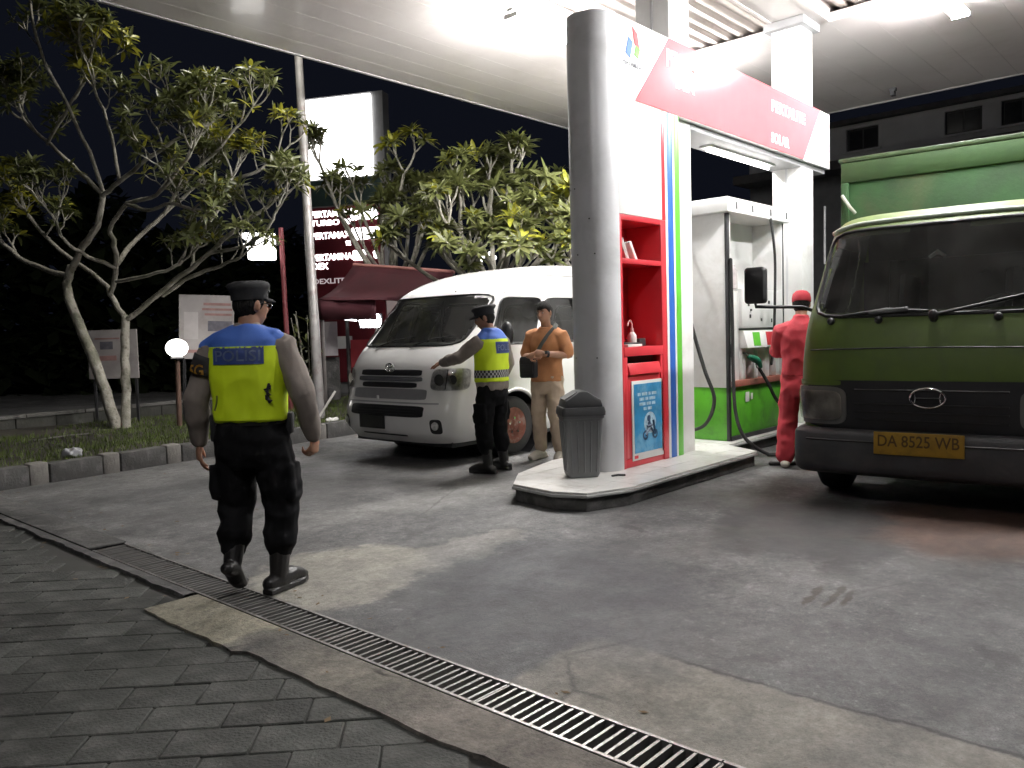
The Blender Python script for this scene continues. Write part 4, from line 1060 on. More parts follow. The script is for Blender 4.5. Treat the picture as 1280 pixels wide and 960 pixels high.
for sg in (-1, 1):
    a, b = (.56, 1.04) if sg > 0 else (-1.04, -.56)
    patch(T.P, a, b, .615, .905, 'headlight_frame', mat('lamp_frame_grey', (.16, .155, .145), .5, var=.2), tr, n=5, off=.012, thick=.02)
    a, b = (.595, 1.01) if sg > 0 else (-1.01, -.595)
    patch(T.P, a, b, .65, .875, 'headlight', mat('dusty_reflector', (.50, .45, .39), .4, .2, var=.3, scale=10), tr, n=5, off=.016)
    patch(T.P, a, b, .65, .875, 'headlight_lens', m_lampglass, tr, n=5, off=.028)
    a, b = (1.03, 1.12) if sg > 0 else (-1.12, -1.03)
    patch(T.P, a, b, .70, .90, 'corner_lamp', mat('clear_amber_lens', (.50, .42, .34), .3, var=.15), tr, n=4, off=.03, thick=.03)
    a, b = (.60, 1.05) if sg > 0 else (-1.05, -.60)
    patch(T.P, a, b, .915, .955, 'lamp_brow', m_tg, tr, n=6, off=.010)
    # mirror on its arm
    mb = MB(); q = T.P(sg*.98, 1.50); mb.tube([q, q+Vector((-.06, sg*.06, .03)), Vector((.02, sg*1.14, 1.535)), Vector((-.03, sg*1.24, 1.54)), Vector((-.03, sg*1.25, 1.60))], .014, 8, round_ends=True); mb.build('mirror_arm', m_black, tr, smooth=60)
    mb = MB(); mb.loft([[Vector((-.03+(.03+dx)*1, sg*1.25+p.x, 0))+Vector((0, 0, 1.71+p.y)) for p in rr_(.085*k, .145*k, .03*k, 0)] for dx, k in ((-.05, .86), (-.03, 1), (.02, 1), (.045, .8))]); mb.build('wing_mirror', m_black, tr, smooth=45)
# bumper
bu = Shell([(.24, .05, .945), (.28, .0, .965), (.45, -.01, .97), (.56, .0, .965), (.585, .04, .94)], .20, 4.0, .55)
mb = MB(); zz_ = [.24, .26, .28, .33, .40, .47, .54, .56, .575, .585]; rings = []
for z in zz_:
    Lz = bu.curve(z)[-1][0]; rings.append([bu.P(Lz*(-1+2*i/80), z)+Vector((-.07, 0, 0)) for i in range(81)]+[Vector((.30, .6, z)), Vector((.30, -.6, z))])
mb.loft(rings); mb.build('bumper', m_trgrey, tr, smooth=40)
mb = MB(); mb.tube([bu.P(q/20, .505)+Vector((-.072, 0, 0)) for q in range(-17, 18)], .008, 5); mb.build('bumper_groove', m_black, tr)
pl = MB().box((-.093, .05, .505), (.014, .59, .165)).build('number_plate', m_plate, tr, bevel=.004)
PMt = lambda y, z: frame((-.1005, y, z), (0, -1, 0), (0, 0, 1), (-1, 0, 0))
m_ptx = mat('plate_letters', (.10, .055, .012), .5)
text('DA 8525 WB', m_ptx, pl, PMt(.05, .525), .53, .085, bold=.01, extrude=.001)
text('09 26', m_ptx, pl, PMt(.05, .447), .12, .022, extrude=.001) if False else None
# oval badge
mb = MB(); ec = ty(.0, .835)+Vector((-.028, 0, 0))
mb.tube([ec+Vector((0, .115*math.cos(t), .07*math.sin(t))) for t in [2*math.pi*i/40 for i in range(41)]], .009, 6, cap=False)
mb.tube([ec+Vector((0, -.085, .0)), ec+Vector((0, .085, 0))], .006, 6); 
for s_ in (-1, 1): mb.tube([ec+Vector((0, s_*.085, -.035)), ec+Vector((0, s_*.078, .0)), ec+Vector((0, s_*.085, .035))], .006, 6)
mb.build('emblem', m_chrome, tr, smooth=60)
# wipers and clips below the glass
mb = MB(); p = ty(-.02, 1.43)+Vector((-.04, 0, 0)); mb.tube([p, ty(-.35, 1.50)+Vector((-.03, 0, 0)), ty(-.66, 1.57)+Vector((-.02, 0, 0))], [.012, .012, .010], 6); mb.ball(p, (.03, .035, .04), 10, 6); mb.build('wiper', m_black, tr, smooth=60)
mb = MB(); p = ty(.62, 1.44)+Vector((-.03, 0, 0)); mb.tube([p, ty(.3, 1.475)+Vector((-.025, 0, 0)), ty(.02, 1.46)+Vector((-.02, 0, 0))], [.012, .02, .01], 6); mb.tube([ty(.42, 1.455)+Vector((-.03, 0, 0)), ty(.15, 1.475)+Vector((-.03, 0, 0))], .022, 6); mb.build('wiper', m_black, tr, smooth=60)
for y in (.70, .35, -.02, -.42):
    mb = MB(); q = ty(y, 1.405); mb.ball(q+Vector((-.012, 0, 0)), (.03, .03, .03), 10, 6); mb.build('washer_nozzle', m_black, tr, smooth=60)
q = [ty(y, z)+Vector((.02, 0, 0)) for y, z in ((.055, 1.86), (.0, 1.90), (-.055, 1.86))]
mb = MB(); mb.tube(q, [.012, .018, .012], 6, flat=.3); mb.build('windscreen_sticker', m_text_white, tr)
MB().bb((.28, -.76, 1.24), (.62, .76, 1.40)).build('dashboard', mat('grey_dash', (.22, .23, .22), .7), tr, bevel=.05)
for y_ in (-.4, .4):
    mb = MB(); mb.bb((.9, y_-.25, 1.0), (1.35, y_+.25, 1.2)); mb.tube([(1.38, y_, 1.2), (1.5, y_, 1.75)], .25, 10, flat=.3); mb.build('seat', m_seat, tr, smooth=40)
mb = MB(); mb.tube([Vector((.74+.08*math.sin(t), -.4+.2*math.cos(t), 1.42+.15*math.sin(t))) for t in [2*math.pi*i/28 for i in range(29)]], .014, 6, cap=False); mb.build('steering_wheel', m_black, tr, smooth=60)
for lo, hi in (((1.70, -.86, .6), (1.735, .86, 1.45)), ((1.70, -.80, 1.951), (1.735, .80, 2.25)), ((1.70, -.84, 1.451), (1.735, -.55, 1.95)), ((1.70, .62, 1.451), (1.735, .84, 1.95))):
    MB().bb(lo, hi).build('cab_rear', m_vandark, tr)
MB().bb((1.71, -.549, 1.451), (1.72, .619, 1.95)).build('rear_window', m_glass, tr)
MB().bb((.2, -.80, .80), (1.70, .80, .86)).build('cab_floor', m_darkvoid, tr)
for sg in (-1, 1):
    wheel(tr, (.68, sg*.80, .37), .37, .22, (0, sg, 0), m_dark, 6)
    wheel(tr, (3.9, sg*.70, .37), .37, .42, (0, sg, 0), m_dark, 6)
for sg in (-1, 1): MB().bb((.35, sg*.38-.05, .52), (5.2, sg*.38+.05, .70)).build('chassis_rail', m_dark, tr)
mb = MB(); mb.cyl((.68, -.7, .37), (.68, .7, .37), .06, n=10); mb.bb((.58, -.2, .3), (.78, .2, .5)); mb.build('front_axle', m_dark, tr)
mb = MB(); mb.cyl((3.9, -.7, .37), (3.9, .7, .37), .08, n=10); mb.build('rear_axle', m_dark, tr)
# cargo box
BX0, BX1, BZ0, BZ1, BW = 1.92, 5.3, .95, 2.98, 1.10
def tb_(name, lo, hi, m=m_boxg, bev=.008): return MB().bb(lo, hi).build(name, m, tr, bevel=bev)
tb_('headboard', (BX0, -BW, BZ0), (BX0+.05, BW, BZ1-.24))
tb_('top_board', (BX0-.015, -BW, BZ1-.238), (BX0+.05, BW, BZ1-.045), mat('worn_green_board', (.034, .078, .022), .65, var=.35, scale=3, grime=(.03, .075, .022), gs=3, bump=.1))
tb_('top_rail', (BX0-.02, -BW-.01, BZ1-.043), (BX0+.06, BW+.02, BZ1), mat('pale_green_rail', (.055, .09, .04), .5, var=.25))
for y in (-BW+.04, BW-.04):
    tb_('headboard_rib', (BX0-.04, y-.035, BZ0), (BX0-.001, y+.035, BZ1-.24))
tb_('box_side', (BX0+.052, BW-.05, BZ0), (BX1, BW, BZ1-.05)); tb_('box_side', (BX0+.052, -BW, BZ0), (BX1, -BW+.05, BZ1-.05))
tb_('tailgate', (BX1, -BW, BZ0), (BX1+.05, BW, BZ1-.05)); tb_('box_floor', (BX0, -BW, BZ0-.08), (BX1, BW, BZ0-.002))
mb = MB(); mb.tube([(BX0-.05, BW-.02, 2.62), (BX0-.09, BW-.10, 2.50), (BX0-.05, BW-.14, 2.44)], .018, 6); mb.build('grab_handle', mat('pale_handle', (.5, .52, .45), .4), tr, smooth=60)

# ================================================================== PEOPLE
m_skin = mat('brown_skin', (.30, .155, .095), .55, var=.12, scale=14, bump=.05, bscale=90)
m_skin.node_tree.nodes['Principled BSDF'].inputs['Subsurface Weight'].default_value = .08
m_hair = mat('black_hair', (.008, .0075, .007), .8, var=.3, bump=.8, bscale=90, stretch=(1, 1, .3))
m_hair.node_tree.nodes['Principled BSDF'].inputs['Specular IOR Level'].default_value = .15
m_eye = mat('eye_white', (.30, .28, .26), .4, var=.02); m_iris = mat('dark_iris', (.02, .012, .008), .2, var=.02)
m_lip = mat('lips', (.26, .10, .075), .5, var=.1)
m_lid = m_hair
m_ushirt = mat('brown_grey_uniform_cloth', (.20, .17, .15), .85, var=.12, scale=20, bump=.12, bscale=260)
m_utr = mat('black_trouser_cloth', (.006, .006, .007), .85, var=.2, scale=14, bump=.12, bscale=220)
m_utr.node_tree.nodes['Principled BSDF'].inputs['Specular IOR Level'].default_value = .12
m_boot = mat('black_boot_leather', (.014, .013, .013), .38, var=.25, bump=.1, bscale=60)
m_cap = mat('black_cap_cloth', (.010, .010, .012), .8, var=.2)
m_vyel = mat('yellow_vest_cloth', (.62, .80, .012), .62, var=.07, scale=6, bump=.08, bscale=300)
m_vblue = mat('blue_vest_yoke', (.045, .125, .46), .7, var=.08, bump=.08, bscale=300)
m_navy = mat('navy_patch', (.028, .055, .20), .6, var=.15, scale=60)
m_ptl = mat('grey_blue_letters', (.19, .24, .36), .5, var=.15, scale=50)
m_gold = mat('gold_embroidery', (.50, .26, .03), .6, var=.3, scale=60)
m_orange = mat('orange_knit', (.42, .185, .08), .85, var=.10, scale=14, bump=.12, bscale=240)
m_khaki = mat('khaki_trousers', (.43, .335, .255), .85, var=.1, scale=12, bump=.12, bscale=220)
m_redcloth = mat('red_overall_cloth', (.40, .028, .042), .8, var=.12, scale=12, bump=.12, bscale=200)
m_blackcloth = mat('black_cloth', (.014, .014, .016), .85, var=.2)
m_strap = mat('dark_grey_strap', (.055, .06, .055), .75, var=.2)
m_shoe = mat('pale_shoe', (.50, .46, .40), .6, var=.15)

def V3(t): return Vector(t)
def head_rings(c, yaw, pitch, sc_=1.0, n=40, m=30):
    """head with brow, sockets, nose, mouth and chin; +y is the face"""
    Rm = Matrix.Rotation(yaw, 4, 'Z') @ Matrix.Rotation(pitch, 4, 'X')
    rings = []
    def g(a, b, s): return math.exp(-((a-b)/s)**2)
    for k in range(m+1):
        ph = -math.pi/2+math.pi*(k+.03)/(m+.06); z = math.sin(ph); r = math.cos(ph); row = []
        for i in range(n):
            t = 2*math.pi*i/n; sx, sy = math.cos(t), math.sin(t)
            wx, dy = .0745, .096
            jaw = max(0, -z); wx *= 1-.22*jaw**1.3; 
            x = wx*r*sx; y = dy*r*sy; zz = .118*z
            if sy > 0: y *= 1-.10*(1-abs(z))*.3
            if sy < 0 and z < -.2: y *= 1-.45*(-.2-z)
            if z < 0 and sy > 0: y += .012*jaw*sy
            fr = max(0, sy)**2; u = x
            y += fr*(.024*g(u, 0, .012)*g(zz, -.022, .018)+.013*g(u, 0, .010)*g(zz, .004, .02)       # nose
                     - .010*(g(u, .031, .016)+g(u, -.031, .016))*g(zz, .004, .014)                     # sockets
                     + .005*g(zz, .026, .010)*g(u, 0, .05)                                            # brow
                     + .007*g(u, 0, .022)*g(zz, -.058, .009)+.005*g(u, 0, .02)*g(zz, -.071, .008)-.004*g(u, 0, .03)*g(zz, -.064, .004)   # lips
                     + .008*g(u, 0, .022)*g(zz, -.097, .016)
                     + .004*(g(u, .043, .02)+g(u, -.043, .02))*g(zz, -.025, .02))
            row.append(c+(Rm @ Vector((x, y, zz)))*sc_)
        rings.append(row)
    return rings, Rm
def hand(mb, wrist, d, back, thumb_side, curl=.5, spread=.1, s=1.0):
    """palm, four bent fingers and a thumb; d finger direction, back = back-of-hand normal"""
    d = Vector(d).normalized(); b = Vector(back); b = (b-d*b.dot(d)).normalized(); x = d.cross(b)*thumb_side   # x towards the thumb
    w0 = Vector(wrist)
    mb.tube([w0-d*.02, w0+d*.02, w0+d*.06*s, w0+d*.09*s], [.026*s, .032*s, .040*s, .039*s], 12, ref=x, flat=[.75, .55, .42, .36], round_ends=True)
    for i, (off, ln) in enumerate(((.029, .92), (.010, 1.0), (-.010, .95), (-.028, .76))):
        p = w0+d*(.088-.004*abs(i-1))*s+x*off*s; a = 0; pts = [p-d*.02]; dir_ = d
        for seg, l in enumerate((.042, .027, .021)):
            a += curl*(.55, .8, .55)[seg]*(1+.12*i)
            dir_ = (d*math.cos(a)-b*math.sin(a)+x*(spread*(off/.03)*.6)*math.cos(a)).normalized()
            pts.append(pts[-1]+dir_*((l+(.02 if seg == 0 else 0))*ln*s))
        mb.tube(pts, [.0098*s, .0092*s, .0085*s, .0070*s], 8, round_ends=True)
    p = w0+d*.025*s+x*.026*s; a1 = (d*.62+x*.72-b*.25).normalized(); a2 = (d*.9+x*.25-b*(.25+.4*curl)).normalized()
    mb.tube([p-x*.012, p+a1*.036*s, p+a1*.036*s+a2*.03*s, p+a1*.036*s+a2*.054*s], [.014*s, .0125*s, .011*s, .0085*s], 8, round_ends=True)

def limb(mb, pts, rs, n=12, **k): mb.tube(pts, rs, n, round_ends=True, **k)
def lerp(a, b, t): return Vector(a)+(Vector(b)-Vector(a))*t
def ringset(mb, secs, n=28, yaw=0, e=2.4, twist=None):
    """torso-like closed loft: (cx, cy, z, half width, half depth)"""
    rings = []
    for i, (cx, cy, z, a, b) in enumerate(secs):
        ya = yaw if twist is None else twist[i]; ca, sa = math.cos(ya), math.sin(ya); row = []
        for k in range(n):
            t = 2*math.pi*k/n; c, s_ = math.cos(t), math.sin(t)
            x = a*math.copysign(abs(c)**(2/e), c); y = b*math.copysign(abs(s_)**(2/e), s_)
            row.append(Vector((cx+x*ca-y*sa, cy+x*sa+y*ca, z)))
        rings.append(row)
    mb.loft(rings)

def boot(mb, ankle, toe, heel_up=0, w=.05, shaft=.16, shaft_dir=None):
    """ankle joint to toe tip; sole follows the line heel-toe"""
    A, T_ = Vector(ankle), Vector(toe); f = (T_-A); 
    limb(mb, [A+(Vector(shaft_dir) if shaft_dir else Vector((0, 0, shaft))), A, A+Vector((0, 0, -.02))], [.056, .050, .048])
    d = Vector((f.x, f.y, 0)).normalized() if Vector((f.x, f.y, 0)).length > 1e-4 else Vector((0, 1, 0))
    sd = Vector((-d.y, d.x, 0))
    heel = A-f.normalized()*.055+Vector((0, 0, -.045-.0*heel_up))
    mid = A+f*.45+Vector((0, 0, -.012)); ball = A+f*.78
    limb(mb, [heel, A+f*.08+Vector((0, 0, -.03)), mid, ball, A+f*.93], [.040, .048, .046, .046, .036], ref=sd, flat=[.95, 1.0, .85, .66, .6])
def sole(A, T_):
    pass

def eyes_and_hair(root, body, Rm, c, s, hair=True, short=True):
    for sg in (-1, 1):
        p = c+(Rm @ Vector((sg*.031, .079, .004)))*s; mb = MB(); mb.ball(p, (.0105*s, .0105*s, .0075*s), 12, 8); e = mb.build('eye', m_eye, root, smooth=60)
        q = p+(Rm @ Vector((0, .0085, 0)))*s; mb = MB(); mb.ball(q, .0052*s, 10, 6); mb.build('iris', m_iris, e, smooth=60)
        mb = MB(); mb.tube([c+(Rm @ Vector((sg*a, y, z)))*s for a, y, z in ((.014, .094, .024), (.03, .092, .029), (.048, .080, .024))], [.0035, .004, .002], 6); mb.build('eyebrow', m_hair, root, smooth=60)
    mb = MB(); mb.tube([c+(Rm @ Vector((a, y, z)))*s for a, y, z in ((-.022, .090, -.063), (0, .0985, -.062), (.022, .090, -.063))], [.002, .0055, .002], 6, flat=.8); mb.build('lips', m_lip, root, smooth=60)
def ears(mb, c, Rm, s):
    for sg in (-1, 1):
        mb.ball((0, 0, 0), (.009, .020, .032), 10, 8, T=Matrix.Translation(c) @ Rm @ Matrix.Translation((sg*.077*s, -.008*s, -.006*s)) @ Matrix.Rotation(sg*-.35, 4, 'Z'))
def hair_cap(root, c, Rm, s, line=.03, side=-.02, back=-.075, puff=.008, nape=True, name='hair'):
    """shell of short hair: covers crown, sides and back above a hairline"""
    mb = MB(); n, m = 36, 16; vs = []; fs = []
    for k in range(m+1):
        for i in range(n):
            t = 2*math.pi*i/n; f = math.sin(t)   # +1 at the face
            low = line+.012*math.cos(2*t) if f > .55 else (back+(side-back)*max(0, min(1, (f+.6)/.8)))
            if .2 < f <= .55: low = side+(line-side)*((f-.2)/.35)
            zt = .118; z0 = max(-.115, low); a = k/m
            zz = z0+(zt+puff-z0)*math.sin(a*math.pi/2)
            r = math.sqrt(max(0, 1-min(1, abs(zz/(zt+puff)))**2)); jaw = max(0, -zz/.118)
            pf = puff*(.5+.5*min(1, a*4))+.003*noise.noise(Vector((i*.9, k*.8, 3)))
            wx = (.0745+pf)*(1-.22*jaw**1.3)
            y = (.096+pf)*r*math.sin(t)
            if f < 0 and zz < -.0236: y *= 1-.45*(-.2-zz/.118)
            vs.append(c+(Rm @ Vector((wx*r*math.cos(t), y, zz)))*s)
    for k in range(m):
        for i in range(n): j = (i+1) % n; fs.append((k*n+i, k*n+j, (k+1)*n+j, (k+1)*n+i))
    # inner lining so that it has thickness
    mb.add(vs, fs); o = mb.build(name, m_hair, root, smooth=70)
    sm = o.modifiers.new('t', 'SOLIDIFY'); sm.thickness = .006; sm.offset = -1
    return o

def project_on(bvh, pts, d, lift):
    out = []
    for p in pts:
        h = bvh.ray_cast(p-d*.5, d, 1.5); out.append((h[0]-d*lift) if h[0] else p)
    return out
def bvh_of(*objs):
    vs, fs = [], []
    for o in objs:
        b = len(vs); vs += [v.co.copy() for v in o.data.vertices]; fs += [tuple(b+i for i in p.vertices) for p in o.data.polygons]
    return BVHTree.FromPolygons(vs, fs)
def wrap_quad(target, c, ux, uz, w, h, m, name, parent, lift=.003, nx=14, nz=8, thick=.0):
    """small flat patch laid onto cloth, seen along -(ux x uz)"""
    ux, uz = Vector(ux).normalized(), Vector(uz).normalized(); d = -(ux.cross(uz)); c = Vector(c)
    pts = [c+ux*(w*(i/nx-.5))+uz*(h*(j/nz-.5)) for j in range(nz+1) for i in range(nx+1)]
    q = project_on(target, pts, d, lift); fs = [(j*(nx+1)+i, j*(nx+1)+i+1, (j+1)*(nx+1)+i+1, (j+1)*(nx+1)+i) for j in range(nz) for i in range(nx)]
    mb = MB(); mb.add(q, fs); return mb.build(name, m, parent, smooth=70)
def wrap_text(target, s, c, ux, uz, w, h, m, parent, lift=.006, name='lettering', bold=.01):
    ux, uz = Vector(ux).normalized(), Vector(uz).normalized(); n_ = ux.cross(uz)
    o = text(s, m, parent, frame(c, ux, uz, n_), w, h, name=name, extrude=.0008, bold=bold)
    for v in o.data.vertices:
        hit = target.ray_cast(v.co+n_*.5, -n_, 1.5)
        if hit[0]: v.co = hit[0]+n_*lift
    o.data.update(); return o

# ------------------------------------------------------------------ officer walking away (near)
def officer_walking():
    root = empty('person', (2.285, 3.99, 0), R_(42.2-90-3+2), 'officer in yellow and blue POLISI vest walking away across the drain', 'person', 'police officers')
    S_ = 1.0
    hc = Vector((.015, .03, 1.575)); hy = R_(-38)
    shL, shR = Vector((-.19, 0, 1.335)), Vector((.19, .0, 1.345))
    elL, wrL = Vector((-.285, -.02, 1.085)), Vector((-.315, .06, .84))
    elR, wrR = Vector((.295, -.03, 1.09)), Vector((.318, .07, .855))
    hipL, knL, anL, toL = Vector((-.095, 0, .86)), Vector((-.13, .075, .47)), Vector((-.12, -.055, .185)), Vector((-.118, -.005, .018))
    hipR, knR, anR, toR = Vector((.095, 0, .86)), Vector((.125, .06, .46)), Vector((.105, .02, .10)), Vector((.185, .20, .045))
    # the body, one skin
    b = MB(); rg, Rm = head_rings(hc, hy, R_(-3)); b.loft(rg); ears(b, hc, Rm, 1)
    limb(b, [(.0, -.01, 1.36), (.005, .0, 1.43), (.012, .015, 1.52)], [.066, .058, .056])
    ringset(b, [(0, 0, .80, .13, .09), (0, 0, .90, .155, .105), (0, 0, 1.05, .145, .10), (0, 0, 1.25, .165, .105), (0, 0, 1.34, .155, .085), (0, 0, 1.41, .07, .055)])
    for sh, el, wr in ((shL, elL, wrL), (shR, elR, wrR)):
        limb(b, [sh, lerp(sh, el, .5), el, lerp(el, wr, .35), wr], [.058, .048, .040, .042, .029])
    hand(b, wrL, (-.10, .05, -1), (-.9, -.4, .1), 1, .45, .5, 1.06)
    hand(b, wrR, (.02, -.02, -1), (.9, -.3, 0), -1, 1.15, .1, 1.0)
    for hp, kn, an in ((hipL, knL, anL), (hipR, knR, anR)):
        limb(b, [hp, lerp(hp, kn, .5), kn, lerp(kn, an, .35), an], [.085, .072, .055, .056, .038])
    limb(b, [anR, lerp(anR, toR, .5)], [.034, .026]); limb(b, [anL, lerp(anL, toL, .25)], [.032, .026])
    remesh(b, 'body', m_skin, root, .0068, 2)
    eyes_and_hair(root, None, Rm, hc, 1)
    hair_cap(root, hc, Rm, 1, .035, -.02, -.08, .004)
    # spectacles
    mb = MB(); P_ = lambda x, y, z: hc+Rm @ Vector((x, y, z))
    for sg in (-1, 1):
        mb.tube([P_(sg*(.032+.021*math.cos(t)), .104-.006*abs(math.cos(t)), .004+.016*math.sin(t)) for t in [2*math.pi*i/18 for i in range(19)]], .0018, 5, cap=False)
        mb.tube([P_(sg*.054, .098, .008), P_(sg*.078, .02, .012), P_(sg*.08, -.015, .002)], .002, 5)
    mb.tube([P_(-.012, .106, .006), P_(.012, .106, .006)], .002, 5); mb.build('spectacles', m_chrome, root, smooth=60)
    # cap: soft crown, band, peak and badge
    cp = Vector((0, 0, 0)); mb = MB(); Tm = Matrix.Translation(hc) @ Rm @ Matrix.Rotation(R_(6), 4, 'X')
    def cap_ring(a, bb, z, dy=0, n=32): return [Vector((a*math.cos(2*math.pi*i/n), bb*math.sin(2*math.pi*i/n)+dy, z)) for i in range(n)]
    mb.loft([cap_ring(.080, .100, .030), cap_ring(.083, .104, .032), cap_ring(.084, .105, .070), cap_ring(.094, .116, .088, .0), cap_ring(.098, .121, .105, -.002), cap_ring(.090, .112, .122, -.002), cap_ring(.062, .078, .131), cap_ring(.02, .025, .133)], T=Tm)
    cap = mb.build('cap', m_cap, root, smooth=55)
    mb = MB(); mb.ball((0, .110, .094), (.016, .006, .020), 12, 8, T=Tm @ Matrix.Rotation(R_(-12), 4, 'Z')); mb.ball((0, .112, .073), (.009, .005, .008), 10, 6, T=Tm @ Matrix.Rotation(R_(-12), 4, 'Z')); mb.build('badge', m_text_white, cap, smooth=60)
    mb = MB(); rows = []
    for a, z in ((.0, .034), (.5, .028), (1., .014)): rows.append([Tm @ Vector(((.075-.012*a)*math.sin(t), (.088+.05*a*math.cos(t)**.8 if abs(t) < 1.5 else .088)*math.cos(t)+.02, z)) for t in [R_(-72+144*i/16) for i in range(17)]])
    mb.add([p for r in rows for p in r], [(k*17+i, k*17+i+1, (k+1)*17+i+1, (k+1)*17+i) for k in range(2) for i in range(16)]); pk = mb.build('peak', m_cap, cap, smooth=60)
    pk.modifiers.new('t', 'SOLIDIFY').thickness = .005
    # shirt with long sleeves
    s = MB(); ringset(s, [(0, 0, .93, .168, .118), (0, 0, 1.05, .165, .115), (0, 0, 1.25, .182, .12), (0, 0, 1.33, .182, .108), (0, 0, 1.395, .135, .085), (0, 0, 1.435, .076, .068), (.004, .004, 1.475, .064, .062)])
    for sh, el, wr in ((shL, elL, wrL), (shR, elR, wrR)):
        limb(s, [lerp(sh, (0, 0, 1.39), .35), sh, lerp(sh, el, .45), el, lerp(el, wr, .4), lerp(el, wr, .82), lerp(el, wr, .97)], [.075, .078, .070, .062, .060, .050, .046])
    shirt = remesh(s, 'shirt', m_ushirt, root, .0095, 3, .014, 8, (1, 1, .7), 1)
    # trousers, full and bloused over the boots
    t = MB(); ringset(t, [(0, 0, .70, .12, .10), (0, -.005, .78, .178, .125), (0, -.005, .86, .185, .130), (0, 0, .95, .178, .122), (0, 0, .985, .172, .118)])
    for sg, hp, kn, an in ((-1, hipL, knL, anL), (1, hipR, knR, anR)):
        lo = lerp(kn, an, .72) if sg < 0 else lerp(kn, an, .64)
        limb(t, [hp, lerp(hp, kn, .35), lerp(hp, kn, .75), kn, lerp(kn, lo, .5), lerp(kn, lo, .85), lo], [.105, .106, .098, .094, .088, .084, .062])
        q = lerp(hp, kn, .62)+Vector((sg*.095, 0, 0)); t.box(q, (.035, .15, .19))
    tro = remesh(t, 'trousers', m_utr, root, .0095, 2, .018, 7, (1, 1, 1.1), 2)
    mb = MB(); ringset(mb, [(0, 0, .935, .186, .131), (0, 0, .985, .184, .129)]); belt = mb.build('belt', m_boot, root, smooth=40)
    mb = MB(); mb.box((-.20, .03, .915), (.05, .10, .15)); mb.build('belt_pouch', m_blackcloth, belt, bevel=.012)
    mb = MB(); mb.box((.195, .04, .93), (.04, .08, .12)); mb.build('belt_pouch', m_blackcloth, belt, bevel=.012)
    # boots
    for an, to, sd in ((anL, toL, (knL-anL)*.42), (anR, toR, (knR-anR)*.42)):
        mb = MB(); limb(mb, [an+sd, an+sd*.4, an], [.060, .055, .050])
        f = (to-an); fl = Vector((f.x, f.y, 0)); d = fl.normalized(); 
        if an is anL:      # heel lifted, on the toe
            heel = an+Vector((0, -.078, -.01)); limb(mb, [heel, an+Vector((0, -.015, -.03)), lerp(an, to, .6)+Vector((0, .01, .0)), to+Vector((0, .03, .026)), to+Vector((.0, .08, .03))], [.040, .05, .049, .046, .036], flat=[.9, .95, .8, .62, .6], ref=(1, 0, 0))
        else:
            limb(mb, [an+Vector((-.035, -.05, -.045)), an+Vector((0, 0, -.035)), lerp(an, to, .5), lerp(an, to, .85), to], [.044, .05, .05, .047, .038], flat=[.95, 1, .9, .75, .65], ref=Vector((-d.y, d.x, 0)))
            mb.prism([(x, y) for x, y in ((-.035, -.10), (.035, -.10), (.045, .06), (.05, .16), (.03, .215), (-.03, .215), (-.05, .16), (-.042, .06))], .003, .03, Matrix.Translation((an.x, an.y, 0)) @ Matrix.Rotation(math.atan2(-d.x, d.y), 4, 'Z'))
        remesh(mb, 'boot', m_boot, root, .006, 2)
    # vest
    v = MB(); ringset(v, [(0, 0, .955, .192, .138), (0, -.002, 1.05, .193, .138), (0, -.004, 1.20, .200, .140), (0, -.004, 1.32, .203, .135), (0, -.004, 1.39, .192, .118), (0, -.002, 1.44, .125, .095), (0, 0, 1.468, .085, .08)])
    for sg in (-1, 1): limb(v, [(sg*.08, -.0, 1.415), (sg*.15, 0, 1.392), (sg*.214, 0, 1.350)], [.066, .068, .062], ref=(0, 1, 0), flat=.7)
    vest = remesh(v, 'vest', [m_vyel, m_vblue], root, .0095, 3, .014, 6, (1, 1, .8), 3)
    me = vest.data
    if len(me.materials) < 2: me.materials.clear(); me.materials.append(m_vyel); me.materials.append(m_vblue)
    me.polygons.foreach_set('material_index', [1 if (p.center.z > 1.352+.05*abs(p.center.x)*0) else 0 for p in me.polygons])
    bv = bvh_of(vest)
    wrap_quad(bv, (-.012, -.2, 1.308), (1, 0, 0), (0, 0, 1), .275, .092, m_navy, 'name_patch', vest, .004)
    wrap_text(bv, 'POLISI', (-.012, -.2, 1.308), (1, 0, 0), (0, 0, 1), .245, .058, m_ptl, vest, .0065)
    wrap_quad(bv, (0, -.2, .974), (1, 0, 0), (0, 0, 1), .31, .016, m_vyel, 'hem', vest, .006, 20, 2)
    wrap_quad(bv, (0, -.2, 1.352), (1, 0, 0), (0, 0, 1), .36, .008, m_vyel, 'seam', vest, .004, 22, 2)
    for sg in (-1, 1):
        mb = MB(); pts = project_on(bv, [Vector((sg*(.155-.02*math.sin(a*3)), -.3, 1.02+a*.16)) for a in [i/14 for i in range(15)]], Vector((0, 1, 0)), .004)
        if sg > 0:
            mb.tube(pts[3:13], .007, 5); mb.tube([p+Vector((.018*math.sin(i*1.9), -.002, .004*math.cos(i*2.2))) for i, p in enumerate(pts[3:12])], .006, 5); mb.build('side_lace', m_blackcloth, vest, smooth=60)
        else:
            mb.tube(pts[0:8], .005, 5); mb.build('side_lace', mat('dull_vest_trim', (.12, .15, .02), .8), vest, smooth=60)
    # arm brassard on the left sleeve
    bs = bvh_of(shirt)
    mb = MB(); rows = []
    ax = (elL-shL).normalized(); a, c_ = perp(ax, (0, 1, 0)); K = 24
    for q in (.14, .26, .40, .52): rows.append([lerp(shL, elL, q)+(a*math.cos(2*math.pi*i/K)+c_*math.sin(2*math.pi*i/K))*(.088-.008*q) for i in range(K)])
    mb.loft(rows, cap=False); br = mb.build('brassard', m_blackcloth, root, smooth=60); br.modifiers.new('t', 'SOLIDIFY').thickness = .004
